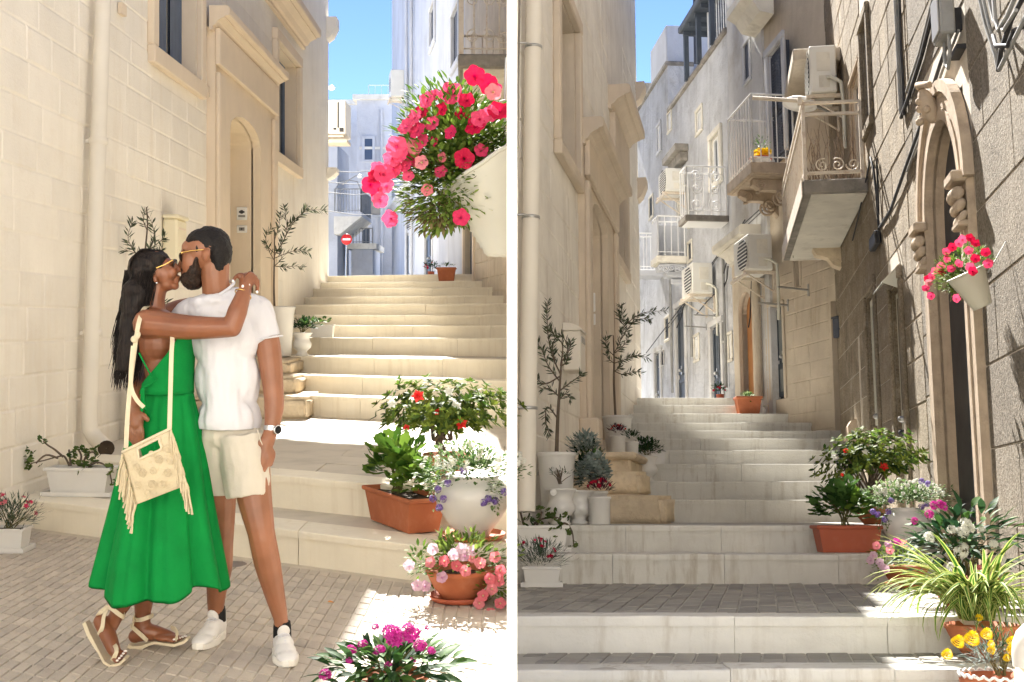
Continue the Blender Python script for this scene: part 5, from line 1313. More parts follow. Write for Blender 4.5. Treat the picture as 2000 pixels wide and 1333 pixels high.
for k in range(760):
    a = rr.uniform(0, 2 * PI); q = rr.uniform(.75, 1.06)
    tx = 276 + 34 * math.cos(a) * q; ty = yw + .085 * math.sin(a) * q
    e = rr.uniform(.55, 1.0); lx = rr.gauss(0, 5)
    pts = []
    for t in (0, .15, .3, .45, .6, .75, .9, 1.0):
        yy = 530 + (765 - 530) * t * e + rr.uniform(-3, 3)
        sx = 1 - .42 * t
        bx = 279 - 36 * t + 34 * math.cos(a) * q * sx * (1.0 if t > .1 else .95) + lx * t + 2.2 * math.sin(t * 9 + k)
        pts.append(Q(bx, yy, yw - .02 * t + .085 * math.sin(a) * q * (1 - .25 * t) + .004 * math.sin(7 * t + k * 2)))
    st_.tube(pts, [.0015, .0018, .0019, .0019, .0018, .0016, .0012, .0006], 3, False)
for k in range(90):
    a = rr.uniform(-1.5, 1.5); pts = []
    for t in range(7):
        th = R(62) + t * R(24)
        pts.append(Q(294 + 41 * math.cos(th) , 521 - 36 * math.sin(th), yw + .080 * math.sin(a) * math.sin(.35 + t * .2)))
    st_.tube(pts, [.0016] * 7, 3, False)
o = link('hair_strands', st_.mesh('hair_strands', M['hairw']), wr, T(-worg)); o['kind'] = 'stuff'
# dress: bodice shell and pleated skirt
d = MB(); rows = []
NB = 41
for i, (yy, fm, rx, ry, cx) in enumerate(((648, .62, 50, 64, 327), (668, .95, 51, 70, 328), (690, 1.25, 51, 70, 328), (712, 1.65, 49, 65, 329), (732, 2.1, 48.5, 62, 329), (748, 2.6, 49, 62, 328), (760, 3.05, 50, 64, 327), (768, PI, 51, 65, 326))):
    ring = []
    for k in range(NB):
        f = -fm + 2 * fm * k / (NB - 1); p = Q(cx, yy, yw); ring.append((p.x + rx * px * math.cos(f), p.y - ry * px * math.sin(f), p.z))
    rows.append(ring)
vs = [p for r in rows for p in r]
d.add(vs, [(i * NB + k, i * NB + k + 1, (i + 1) * NB + k + 1, (i + 1) * NB + k) for i in range(len(rows) - 1) for k in range(NB - 1)], True)
bod = link('dress_bodice', d.mesh('dress_bodice', M['dress']), wr, T(-worg)); sol = bod.modifiers.new('t', 'SOLIDIFY'); sol.thickness = .004
d = MB(); NS = 120
lv = [(764, 276, 377), (780, 273, 379), (800, 266, 384), (830, 258, 390), (870, 249, 396), (920, 238, 403), (980, 226, 411), (1040, 212, 421), (1100, 199, 432), (1150, 191, 440)]
for i, (yy, xl, xr) in enumerate(lv):
    t = i / (len(lv) - 1)
    for k in range(NS):
        f = 2 * PI * k / NS
        am = .014 + .15 * t
        w = 1 + am * (.6 - 1.5 * (1 - abs(math.sin(3.5 * f + .7))) ** 3 + .4 * math.sin(9 * f + 2 + 1.2 * t) - .8 * (1 - abs(math.sin(5.5 * f + 2.1))) ** 4)
        cx = (xl + xr) / 2; hw_ = (xr - xl) / 2
        dy = 0
        if i == len(lv) - 1: dy = 13 * max(0, math.sin(f)) * (1 if True else 0) - 22 * max(0, math.cos(f - .5)) ** 3 * 1.0 * (1 - max(0, math.cos(f)) ** 8) - 38 * max(0, -math.cos(f)) ** 6 + 5 * math.sin(7 * f)
        c = Q(cx, yy + dy, yw)
        d.v.append((c.x + hw_ * px * math.cos(f) * w, c.y - (hw_ * .80 + 8) * px * math.sin(f) * w, c.z))
for i in range(len(lv) - 1):
    for k in range(NS): d.f.append((i * NS + k, i * NS + (k + 1) % NS, (i + 1) * NS + (k + 1) % NS, (i + 1) * NS + k)); d.sm.append(True)
sk = link('dress_skirt', d.mesh('dress_skirt', M['dress']), wr, T(-worg)); sol = sk.modifiers.new('t', 'SOLIDIFY'); sol.thickness = .004
sb = sk.modifiers.new('s', 'SUBSURF'); sb.levels = 1; sb.render_levels = 1
def wtube(name, pts, r, m, sq=None, seg=8):
    return part(name, MB().tube([p - worg for p in pts], r, seg, True, sq), m, wr)
wtube('dress_tie', [Q(278, 757, 4.97), Q(292, 752, 4.955), Q(305, 741, 4.955), Q(296, 735, 4.96), Q(283, 712, 4.965), Q(272, 690, 4.98)], .004, M['dress'])
for k_, (xx, yy) in enumerate(((277, 812), (283, 800))): wtube('dress_tie', [Q(278 + 2 * k_, 758, 4.965), Q(277 + 3 * k_, 780, 4.955), Q(xx, yy, 4.955)], .006, M['dress'])
# sunglasses, ear stud, bracelets, nails
sg_ = part('sunglasses', MB().tube([Q(305, 524, yw - .075) - worg, Q(322, 517, yw - .066) - worg, Q(338, 508, yw - .052) - worg], .0028, 6), M['gold'], wr)
for s_ in (-1, 1): part('lens', MB().ell(Q(340, 515, yw + .027 * s_) - worg, (.004, .024, .020), Euler((0, R(18), R(-18 * s_))), 12, 8), M['lens'], sg_)
part('earring', MB().ell(Q(306, 553, yw - .075) - worg, (.005, .004, .005)), M['steel'], wr)
for dy in (0, 5): 
    c = Q(474 + dy * .3, 573 + dy, 4.95) - worg; ax = (Q(464, 608, 4.91) - Q(479, 566, 4.955)).normalized(); u = ax.orthogonal().normalized(); v_ = ax.cross(u)
    part('bracelet', MB().tube([c + (u * math.cos(a * PI / 10) + v_ * math.sin(a * PI / 10)) * .031 for a in range(21)], .0028, 6, False), M['gold'], wr)
for (tx, ty, Y1) in tips: part('nail', MB().ell(Q(tx, ty + .5, Y1 - .006) - worg, (.0055, .0035, .0065)), M['nail'], wr)
for k in range(5):
    part('nail', MB().ell(Q(245 - k * 4, 1272 + 4.6 * k, 4.985 - .016 * k) - worg, (.009 if k == 0 else .006, .006, .0045)), M['nail'], wr)
    part('nail', MB().ell(Q(362 - 5.5 * k, 1243 + 1.6 * k, 5.27 - .021 * k) - worg, (.009 if k == 0 else .006, .006, .0045)), M['nail'], wr)
# sandals
def ribbon(pts, wv, half, th=.004):
    """flat strap: pts, width direction vector"""
    b = MB(); n = len(pts); wv = Vector(wv).normalized(); vs = []
    for i, p in enumerate(pts):
        t = (Vector(pts[min(i + 1, n - 1)]) - Vector(pts[max(i - 1, 0)])).normalized(); w = (wv - t * wv.dot(t)).normalized(); nn = t.cross(w)
        for a, c in ((-1, -1), (1, -1), (1, 1), (-1, 1)): vs.append(Vector(p) + w * half * a + nn * th / 2 * c)
    fs = [(i * 4 + k, i * 4 + (k + 1) % 4, (i + 1) * 4 + (k + 1) % 4, (i + 1) * 4 + k) for i in range(n - 1) for k in range(4)] + [(3, 2, 1, 0), tuple((n - 1) * 4 + k for k in range(4))]
    b.add(vs, fs); return b
def sandal(sole, wid, straps):
    so_ = MB(); n = len(sole); vs = []
    for i, (x, y, Y) in enumerate(sole):
        c = Q(x, y, Y) - worg; t = (Q(*sole[min(i + 1, n - 1)]) - Q(*sole[max(i - 1, 0)])).normalized(); nn = t.cross(Vector((0, 1, 0)))
        th = .011 if i > 2 else .016
        for a, e in ((-1, 0), (1, 0), (1, -1), (-1, -1)): vs.append(c + Vector((0, wid[i] * a, 0)) + (-nn if nn.z < 0 else nn) * th * e)
    fs = [(i * 4 + k, i * 4 + (k + 1) % 4, (i + 1) * 4 + (k + 1) % 4, (i + 1) * 4 + k) for i in range(n - 1) for k in range(4)] + [(3, 2, 1, 0), tuple((n - 1) * 4 + k for k in range(4))]
    so_.add(vs, fs); s_ = part('sandal', so_, M['bagstrap'], wr)
    for pts in straps:
        p, _ = fine([Q(*q) - worg for q in pts], [0] * len(pts), 5); part('strap', ribbon(p, (0, .2, 1) if abs((p[-1] - p[0]).z) < .05 else (1, -.2, .3), .0085), M['bagstrap'], s_)
sandal([(171, 1213, 5.06), (181, 1234, 5.06), (190, 1252, 5.05), (200, 1272, 5.02), (210, 1288, 5.0), (222, 1294, 4.99), (238, 1290, 4.985), (246, 1282, 4.985)], [.022, .032, .03, .028, .036, .042, .04, .025],
       [[(193, 1240, 5.02), (200, 1225, 5.005), (203, 1205, 5.02), (211, 1185, 5.045)], [(211, 1185, 5.04), (195, 1198, 5.04), (190, 1206, 5.07)], [(211, 1184, 5.04), (222, 1192, 5.03), (240, 1205, 5.045), (243, 1200, 5.09)], [(219, 1291, 4.945), (227, 1276, 4.935), (227, 1266, 4.955), (222, 1258, 5.0)]])
sandal([(254, 1256, 5.25), (263, 1259, 5.25), (280, 1258, 5.245), (292, 1254, 5.245), (305, 1250, 5.24), (325, 1252, 5.235), (345, 1254, 5.23), (362, 1249, 5.23), (367, 1244, 5.23)], [.025, .032, .031, .028, .030, .036, .042, .036, .02],
       [[(287, 1252, 5.205), (275, 1240, 5.19), (259, 1226, 5.215), (255, 1224, 5.25)], [(258, 1226, 5.22), (262, 1208, 5.21), (263, 1202, 5.24)], [(263, 1211, 5.22), (275, 1211, 5.195), (290, 1206, 5.205), (299, 1202, 5.25)], [(343, 1251, 5.185), (346, 1240, 5.18), (342, 1229, 5.20), (334, 1226, 5.25)]])

# ---------------------------------------------------------------- the man
morg = Vector((Q(490, 1285, 5.15).x, 5.18, 0)); ym = 5.15
mr_ = thing('person', 'bearded man in white t-shirt, ecru shorts and white sneakers, kissing the woman', 'person', T(morg))
def mpart(o): o.parent = mr_; o.matrix_local = T(-morg); return o
yh_ = 5.12
b = MB()
E(b, 404, 490, yh_, 45, 36, 43); E(b, 380, 512, yh_, 26, 30, 38, Euler((0, R(8), 0))); E(b, 374, 540, yh_, 19, 24, 20); E(b, 368, 485, yh_, 12, 26, 16); E(b, 361, 494, yh_, 6, 22, 6)
limb(b, [Q(361, 497, yh_), Q(356, 509, yh_), Q(352, 519, yh_)], [4.5 * px, 5.5 * px, 6 * px], 4, 10)
E(b, 357, 520, yh_ - .014, 4, 3.4, 3.6); E(b, 357, 531, yh_, 5, 9, 3); E(b, 358, 537, yh_, 5, 9, 3.4)
E(b, 376, 512, yh_ - .040, 12, 8, 12)
E(b, 402, 499, yh_ - .082, 7.5, 4.5, 12.5, Euler((0, R(8), R(-20)))); E(b, 407, 496, yh_ - .090, 4, 3, 9, Euler((0, R(8), R(-20))))
limb(b, [Q(420, 520, yh_), Q(421, 555, yh_), Q(428, 585, 5.15)], [29 * px, 27 * px, 34 * px], 4)
E(b, 440, 602, ym, 76, 42, 22); E(b, 440, 660, ym, 66, 42, 68); E(b, 444, 760, ym, 50, 38, 70); E(b, 448, 840, ym, 52, 40, 50)
# left arm, hand at the pocket
limb(b, [Q(506, 612, ym), Q(524, 680, ym), Q(534, 765, ym - .02), Q(535, 800, ym - .03), Q(530, 842, ym - .05)], [27 * px, 25.5 * px, 20.5 * px, 19.5 * px, 13.5 * px], 5)
limb(b, [Q(530, 842, ym - .05), Q(521, 862, ym - .06), Q(514, 885, ym - .065)], [13 * px, 16 * px, 13 * px], 4)
for (mx, my, tx, ty, dy) in ((533, 885, 528, 908, 0.0), (524, 897, 516, 917, -.012), (512, 899, 505, 917, -.016), (502, 893, 496, 908, -.012)):
    limb(b, [Q(519, 875, ym - .065 + dy), Q(mx, my, ym - .07 + dy), Q(tx, ty, ym - .068 + dy)], [6.6 * px, 6.2 * px, 5 * px], 4, 8)
limb(b, [Q(517, 858, ym - .075), Q(503, 868, ym - .09), Q(495, 884, ym - .09)], [6.5 * px, 6.4 * px, 5.2 * px], 4, 8)
# right arm round her waist, hand on her hip
limb(b, [Q(362, 620, 5.24), Q(322, 690, 5.30), Q(282, 735, 5.22), Q(266, 768, 5.08), Q(266, 797, 5.0)], [26 * px, 22 * px, 19 * px, 17 * px, 13 * px], 6)
limb(b, [Q(266, 797, 5.0), Q(267, 812, 4.965), Q(267, 828, 4.95)], [12.5 * px, 15 * px, 13 * px], 4)
for k, (mx, tx, ty) in enumerate(((277, 277, 862), (270, 269, 868), (262, 261, 866), (255, 254, 858))): limb(b, [Q(267 - 3 * k + 4, 822, 4.95), Q(mx, 842, 4.94), Q(tx, ty, 4.945)], [5.8 * px, 5.4 * px, 4.4 * px], 4, 8)
limb(b, [Q(270, 808, 4.96), Q(280, 812, 4.945), Q(288, 820, 4.94)], [6.5 * px, 6 * px, 5 * px], 4, 8)
# legs
limb(b, [Q(425, 880, 5.2), Q(427, 965, 5.24), Q(428, 1060, 5.30), Q(428, 1110, 5.36), Q(423, 1155, 5.38), Q(421, 1200, 5.40), Q(421, 1222, 5.40)], [44 * px, 36 * px, 29 * px, 27 * px, 21 * px, 15.5 * px, 15 * px], 6)
limb(b, [Q(486, 880, 5.14), Q(495, 960, 5.10), Q(510, 1040, 5.07), Q(522, 1100, 5.10), Q(535, 1155, 5.12), Q(548, 1208, 5.13), Q(550, 1235, 5.13)], [42 * px, 36 * px, 27 * px, 26.5 * px, 21 * px, 14.5 * px, 14.5 * px], 6)
E(b, 524, 1100, 5.13, 22, 24, 40)
mpart(remesh(b, 'body', M['skinm'], .0050, 5))
h = MB()
E(h, 410, 478, yh_, 41, 36, 36); E(h, 428, 492, yh_, 25, 37, 42); E(h, 390, 465, yh_, 28, 32, 17, Euler((0, R(-24), 0))); E(h, 432, 520, yh_, 14, 30, 22); E(h, 393, 488, yh_, 6, 37.5, 14)
mpart(remesh(h, 'hair', M['hairm'], .005, 5, noise_amp=.004, noise_sc=45))
h = MB()
E(h, 376, 546, yh_, 23, 31, 21, Euler((0, R(10), 0))); E(h, 383, 533, yh_, 17, 36.5, 25, Euler((0, R(24), 0))); E(h, 390, 515, yh_, 8, 39, 22, Euler((0, R(10), 0))); E(h, 360, 527.5, yh_, 5.5, 17, 4); E(h, 364, 545, yh_, 11, 20, 13)
mpart(remesh(h, 'beard', M['beard'], .004, 4, noise_amp=.004, noise_sc=60))
part('eyebrow', MB().ell(Q(364, 488, yh_ - .045) - morg, (.016, .006, .0045), Euler((0, R(-8), 0))), M['hairm'], mr_)
# t-shirt
b = MB()
E(b, 441, 606, ym, 84, 50, 32); E(b, 440, 655, ym, 76, 54, 70); E(b, 445, 740, ym, 66, 50, 75)
limb(b, [Q(436, 660, ym), Q(443, 760, ym), Q(447, 822, ym - .005)], [60 * px, 60 * px, 63 * px], 5, 20, (1.0, .78))
b.tube([Q(494, 600, ym), Q(510, 630, ym), Q(521, 664, ym)], [34 * px, 32.5 * px, 31 * px], 16); E(b, 496, 604, ym, 34, 33, 30)
limb(b, [Q(378, 610, ym + .03), Q(360, 630, 5.23), Q(350, 650, 5.26)], [32 * px, 31 * px, 29 * px], 4, 14)
E(b, 436, 578, ym, 38, 36, 14); E(b, 408, 592, ym - .03, 40, 34, 18); E(b, 425, 588, ym - .05, 40, 30, 14); E(b, 470, 586, ym, 40, 38, 22, Euler((0, R(20), 0)))
ts = remesh(b, 'tshirt', M['tee'], .007, 4, noise_amp=.011, noise_sc=(11, 11, 3.5))
me = ts.data
zb = Q(447, 836, ym).z; 
for v in me.vertices:
    if v.co.z < zb: v.co.z = zb
mpart(ts)
part('sleeve_hem', MB().tube([Q(521, 661, ym) - morg + Vector((math.cos(a * PI / 12) * 30.5 * px, math.sin(a * PI / 12) * 30.5 * px, math.cos(a * PI / 12) * 5 * px)) for a in range(25)], .004, 6, False), M['tee'], mr_)
col_ = [Q(424 + 33 * math.cos(a * PI / 14), 569 - 17 * math.cos(a * PI / 14) + (9 * math.sin(a * PI / 14)), yh_ + .02 - .066 * math.sin(a * PI / 14)) - morg for a in range(29)]
part('collar', MB().tube(col_, .0065, 8, False), M['tee'], mr_)
# shorts
b = MB()
E(b, 450, 850, ym, 64, 50, 36)
b.tube([Q(428, 850, 5.18), Q(425, 905, 5.20), Q(424, 958, 5.22)], [50 * px, 46 * px, 41 * px], 20)
b.tube([Q(474, 850, 5.13), Q(481, 915, 5.115), Q(486, 970, 5.10)], [53 * px, 48 * px, 43 * px], 20)
so_ = remesh(b, 'shorts', M['shorts'], .007, 4, noise_amp=.008, noise_sc=(12, 12, 5))
for v in so_.data.vertices:
    pass
mpart(so_)
0 and part('hem', MB().tube([Q(487, 966, 5.1) - morg + Vector((math.cos(a * PI / 12) * 42.5 * px, math.sin(a * PI / 12) * 42.5 * px, 0)) for a in range(25)], .004, 6, False), M['shorts'], mr_)
part('pocket_seam', MB().tube([Q(503, 838, 5.06) - morg, Q(509, 862, 5.055) - morg, Q(520, 885, 5.07) - morg], .003, 6), M['shorts'], mr_)
# glasses, watch, ring
gl = part('sunglasses', MB().tube([Q(398, 488, yh_ - .083) - morg, Q(375, 490, yh_ - .075) - morg, Q(356, 494, yh_ - .058) - morg], .0028, 6).tube([Q(355, 494, yh_ + a * .01) - morg for a in range(-5, 6)], .0025, 6), M['gold'], mr_)
for s_ in (-1, 1): part('lens', MB().ell(Q(355, 503, yh_ + .03 * s_) - morg, (.004, .024, .021), Euler((0, R(-10), R(14 * s_))), 12, 8), M['lens'], gl)
ax = (Q(530, 842, ym - .05) - Q(535, 800, ym - .03)).normalized(); c = Q(531, 838, ym - .048) - morg; u = Vector((1, 0, 0)); u = (u - ax * u.dot(ax)).normalized(); v_ = ax.cross(u)
wt = part('watch', ribbon([c + (u * math.cos(a * PI / 12) + v_ * math.sin(a * PI / 12)) * .0315 for a in range(25)], ax, .010, .004), M['steel'], mr_)
f_ = (u * .75 - Vector((0, 1, 0)) * .6).normalized(); mm = f_.to_track_quat('Z', 'Y').to_matrix().to_4x4()
part('watch_case', MB().lathe([(.001, 0), (.019, 0), (.021, .004), (.019, .009), (.017, .009)], 20).xf(T(c + f_ * .031) @ mm), M['steel'], wt)
part('watch_dial', MB().lathe([(.001, .0095), (.0165, .0094), (.0165, .009)], 20).xf(T(c + f_ * .031) @ mm), M['sock'], wt)
part('ring', MB().tube([Q(527, 903, ym - .068) - morg + Vector((math.cos(a * PI / 6), math.sin(a * PI / 6), .2 * math.cos(a * PI / 6))) * .0125 for a in range(13)], .0025, 6, False), M['gold'], mr_)
# sneakers
def sneaker(cx, cy, ang, lab):
    """local x to the toe; origin under the heel"""
    n = 26; L = .305
    def prof(t): return .040 + .016 * math.sin(min(1, t * 1.25) * PI * .75) - .010 * math.exp(-((t - .42) / .13) ** 2)
    out = []
    for i in range(n + 1):
        t = i / n; s = math.sin(PI * min(max(t, .0), 1)) ** .38 if 0 < t < 1 else 0
        out.append((L * t, prof(t) * s))
    pol = [(x - .03, w) for x, w in out] + [(x - .03, -w) for x, w in out[::-1][1:-1]]
    root = MB(); k = len(pol)
    for (sc, z) in ((.97, .0), (1.0, .008), (1.0, .026), (.965, .030)):
        root.v += [((p[0] - .12) * sc + .12, p[1] * sc, z + (.006 * max(0, (p[0] - .2) / .08) ** 2)) for p in pol]
    for r in range(3):
        for i in range(k): root.f.append((r * k + i, r * k + (i + 1) % k, (r + 1) * k + (i + 1) % k, (r + 1) * k + i)); root.sm.append(False)
    root.f.append(tuple(range(k - 1, -1, -1))); root.sm.append(False); root.f.append(tuple(range(3 * k, 4 * k))); root.sm.append(False)
    m_ = T(cx, cy, 0) @ RZ(ang)
    s = part('sneaker', root, M['shoesole'], mr_, T(-morg) @ m_)
    b = MB()
    b.ell((.04, 0, .05), (.066, .040, .052)); b.ell((.09, 0, .048), (.075, .043, .047)); b.ell((.15, 0, .038), (.075, .045, .036), Euler((0, R(9), 0))); b.ell((.205, 0, .031), (.060, .045, .026), Euler((0, R(4), 0))); b.ell((.02, 0, .07), (.040, .036, .036)); b.ell((.235, 0, .028), (.035, .038, .02))
    u = remesh(b, 'upper', M['shoe'], .005, 5)
    for v in u.data.vertices:
        if v.co.z < .024: v.co.z = .024
    u.parent = s
    part('tongue', MB().ell((.088, 0, .105), (.012, .026, .035), Euler((0, R(32), 0))), M['shoe'], s)
    part('toe_cap', MB().tube([(.175 + .035 * math.cos(a * PI / 10 - PI / 2), .043 * math.sin(a * PI / 10 - PI / 2), .060 - .02 * abs(math.sin(a * PI / 10 - PI / 2)) - .004 * math.cos(a * PI / 10 - PI / 2)) for a in range(11)], .003, 6), M['shoesole'], s)
    for k_ in range(6):
        x = .095 + .014 * k_; z = .098 - .0075 * k_
        part('lace', MB().tube([(x, -.024, z - .008), (x + .004, 0, z + .004), (x, .024, z - .008)], .0035, 6), M['tee'], s)
    part('sock', MB().lathe([(.038, .07), (.037, .115), (.034, .135)], 16, (.035, 0, 0)), M['sock'], s)
    return s
p1_ = Q(421, 1215, 5.40); sneaker(p1_.x + .01, 5.44, R(-97), '')
p2_ = Q(549, 1230, 5.14); sneaker(p2_.x - .005, 5.17, R(-73), '')

# ---------------------------------------------------------------- the bag she carries
bc = Q(300, 920, 4.78); sb_ = 4.78 / 2400
bag = thing('handbag', 'cream crochet handbag with long fringes and a cut out handle, hanging from her shoulder', 'bag', T(bc))
BQ = lambda x, y, Y=4.78: Q(x, y, Y) - bc
cs = [BQ(239, 884), BQ(334, 838), BQ(364, 948), BQ(266, 986)]
def blerp(u, v): return cs[0].lerp(cs[1], u).lerp(cs[3].lerp(cs[2], u), v)
b = MB(); NU, NV = 16, 16
hole_ = lambda i, j: 5 <= i < 12 and 1 <= j < 4
g0 = [[blerp(i / NU, j / NV) + Vector((0, -.022 * math.sin(PI * i / NU) ** .5 * math.sin(PI * min(1, j / NV + .08)) ** .5, 0)) for i in range(NU + 1)] for j in range(NV + 1)]
g1 = [[blerp(i / NU, j / NV) + Vector((0, .022 * math.sin(PI * i / NU) ** .5 * math.sin(PI * min(1, j / NV + .08)) ** .5 + .004, 0)) for i in range(NU + 1)] for j in range(NV + 1)]
vs = [p for r in g0 for p in r] + [p for r in g1 for p in r]; W = NU + 1; O = W * (NV + 1); fs = []
for j in range(NV):
    for i in range(NU):
        if hole_(i, j): continue
        a = j * W + i; fs += [(a, a + W, a + W + 1, a + 1), (O + a, O + a + 1, O + a + W + 1, O + a + W)]
for i in range(NU): fs += [(i, i + 1, O + i + 1, O + i), (NV * W + i, O + NV * W + i, O + NV * W + i + 1, NV * W + i + 1)]
for j in range(NV): fs += [(j * W, O + j * W, O + (j + 1) * W, (j + 1) * W), (j * W + NU, (j + 1) * W + NU, O + (j + 1) * W + NU, O + j * W + NU)]
part('bag_body', b.add(vs, fs, True), M['bag'], bag)
rim = [g0[1][5], g0[1][8], g0[1][12], g0[2][12], g0[4][12], g0[4][8], g0[4][5], g0[2][5], g0[1][5]]
rp, _ = fine([p + Vector((0, -.003, 0)) for p in rim], [0] * len(rim), 3); part('handle_rim', MB().tube(rp, .0055, 7, False), M['bagstrap'], bag)
rp = [g0[0][i] + Vector((0, .0, .002)) for i in range(NU + 1)]; part('top_edge', MB().tube(rp, .006, 7), M['bagstrap'], bag)
# crochet circles
for (u, v, r0) in ((.30, .50, .015), (.66, .40, .015), (.42, .76, .015), (.76, .68, .014), (.16, .68, .012), (.88, .3, .012), (.5, .55, .012), (.22, .35, .011), (.6, .82, .012), (.86, .5, .011), (.3, .88, .010), (.56, .25, .009)):
    c = blerp(u, v) + Vector((0, -.026, 0)); ring = MB()
    for q in (1, .62, .3): ring.tube([c + Vector((math.cos(a * PI / 8) * r0 * q, .004 * (1 - q) - .001, math.sin(a * PI / 8) * r0 * q)) for a in range(17)], .0022, 5, False)
    part('crochet_ring', ring, M['bag'], bag, kind='stuff')
rr = random.Random(11)
for side in (0, 1):
    for k in range(46):
        t = k / 45; p = blerp(side, t * .98 + .01); ln = rr.uniform(.085, .125) * (1 if side == 0 else 1.1)
        dx = (-.25 if side == 0 else .22) + rr.uniform(-.18, .18); fr_ = MB(); pts = [p + Vector((0, rr.uniform(-.012, .012), 0))]
        for s_ in range(1, 6): pts.append(pts[0] + Vector((dx * ln * (s_ / 5) ** .6 * .6 + rr.uniform(-.003, .003), rr.uniform(-.006, .0), -ln * s_ / 5)))
        part('fringe', fr_.tube(pts, [.0034] * 5 + [.0042], 5), M['bag'], bag)
p, _ = fine([BQ(246, 876, 4.80), BQ(250, 800, 4.84), BQ(257, 730, 4.86), BQ(262, 690, 4.87), BQ(266, 660, 4.88), BQ(272, 627, 4.90), BQ(281, 604, 4.98), BQ(290, 598, 5.06)], [0] * 8, 5)
part('shoulder_strap', ribbon(p, (1, .3, 0), .0085), M['bagstrap'], bag)
p, _ = fine([BQ(331, 838, 4.80), BQ(333, 760, 4.85), BQ(335, 690, 4.88), BQ(336, 655, 4.91), BQ(325, 615, 4.97)], [0] * 5, 5)
part('shoulder_strap', ribbon(p, (1, .3, 0), .0085), M['bagstrap'], bag)
p, _ = fine([BQ(260, 676, 4.86), BQ(256, 720, 4.85), BQ(256, 755, 4.85), BQ(266, 780, 4.85), BQ(281, 796, 4.86)], [0] * 5, 5)
part('strap_end', ribbon(p, (1, .3, 0), .008), M['bagstrap'], bag)
part('strap_knot', MB().ell(BQ(262, 663, 4.865), (.014, .010, .014)).ell(BQ(268, 656, 4.86), (.012, .009, .018), Euler((0, .5, 0))), M['bagstrap'], bag)
# ================================================================== POTS AND PLANTS
G = {}
G['azalea'] = leaf_mat('azalea leaf', (.035, .075, .018), (.20, .26, .04))
G['light'] = leaf_mat('light green leaf', (.05, .13, .018), (.17, .28, .04))
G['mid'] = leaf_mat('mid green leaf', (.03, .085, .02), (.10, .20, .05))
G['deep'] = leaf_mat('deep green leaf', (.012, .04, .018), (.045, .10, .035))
G['olive'] = leaf_mat('olive leaf', (.035, .05, .03), (.13, .16, .10), .5, .2)
G['petleaf'] = leaf_mat('petunia leaf', (.07, .13, .02), (.24, .33, .07))
G['silver'] = leaf_mat('silver leaf', (.14, .19, .18), (.36, .42, .40), .7, .15)
G['ivy'] = leaf_mat('ivy geranium leaf', (.04, .085, .02), (.12, .17, .045))
G['fine'] = leaf_mat('fine grey green leaf', (.03, .06, .04), (.09, .14, .09))
G['trail'] = leaf_mat('trailing pale leaf', (.06, .14, .035), (.28, .36, .17))
G['spider'] = leaf_mat('spider plant green', (.03, .10, .015), (.10, .22, .03))
G['spideredge'] = leaf_mat('spider plant pale edge', (.36, .42, .10), (.58, .60, .24))
G['purpleleaf'] = leaf_mat('dark purple leaf', (.03, .02, .025), (.12, .02, .05))
G['dead'] = leaf_mat('withered leaf', (.12, .09, .04), (.24, .19, .09), .8, .2)
F_ = {}
F_['hotpink'] = leaf_mat('hot pink petal', (.60, .025, .10), (.74, .09, .19), .5, .35)
F_['red'] = leaf_mat('crimson petal', (.42, .004, .035), (.56, .01, .06), .5, .3)
F_['rose'] = leaf_mat('rose pink petal', (.66, .14, .18), (.76, .27, .31), .5, .35)
F_['lilac'] = leaf_mat('pale lilac petal', (.60, .36, .50), (.70, .52, .62), .5, .35)
F_['magenta'] = leaf_mat('magenta petal', (.48, .015, .26), (.64, .07, .40), .5, .3)
F_['white'] = leaf_mat('white petal', (.78, .78, .72), (.88, .88, .84), .5, .3)
F_['scarlet'] = leaf_mat('scarlet petal', (.72, .02, .02), (.85, .06, .05), .5, .3)
F_['purple'] = leaf_mat('violet petal', (.22, .14, .48), (.40, .28, .66), .5, .3)
F_['yellow'] = leaf_mat('yellow petal', (.70, .47, .006), (.80, .60, .02), .5, .3)
M['stem'] = mat('green brown stem', (.13, .12, .05), .8, .2, 9, .3, 80, obj=True)
M['wood'] = mat('grey brown bark', (.13, .10, .075), .9, .2, 9, .6, 70, .005, obj=True)

def leafmb(L=1., W=.4, fold=.12, droop=.15, seg=3):
    b = MB(); vs = []
    for i in range(seg + 1):
        t = i / seg; w = W * .5 * math.sin(PI * (t * .86 + .10)) if 0 < i < seg else W * .06
        z = -droop * t * t * L
        vs += [(t * L, -w, z + fold * w), (t * L, 0, z), (t * L, w, z + fold * w)]
    fs = []
    for i in range(seg): a = 3 * i; fs += [(a, a + 3, a + 4, a + 1), (a + 1, a + 4, a + 5, a + 2)]
    return b.add(vs, fs, True)
def lobed(n=7, cup=.15):
    b = MB(); vs = [(0.45, 0, -.05)]; m = n * 2
    for i in range(m):
        a = PI + .25 + (2 * PI - .5) * i / (m - 1); r = (.52 if i % 2 == 0 else .42); vs.append((.45 + r * math.cos(a), r * math.sin(a), cup * (r - .3)))
    b.add(vs, [(0, i, i + 1) for i in range(1, m)], True); return b
LEAF = {'oval': leafmb(), 'narrow': leafmb(1, .2, .1, .1), 'broad': leafmb(1, .58, .15, .25, 4), 'needle': leafmb(1, .10, .05, .2, 2), 'olive': leafmb(1, .19, .1, .05, 2), 'lobed': lobed(), 'tiny': leafmb(1, .6, .1, .1, 2), 'lance': leafmb(1, .36, .18, .35, 4)}
def orient(p, d, up=None, roll=0., s=1.):
    d = Vector(d).normalized(); up = Vector(up or (0, 0, 1)); y = up.cross(d)
    y = y.normalized() if y.length > 1e-4 else d.orthogonal().normalized()
    z = d.cross(y); m = Matrix.Identity(4)
    m.col[0][:3] = d; m.col[1][:3] = y; m.col[2][:3] = z
    m = m @ RX(roll) @ Matrix.Scale(s, 4); m.translation = Vector(p); return m
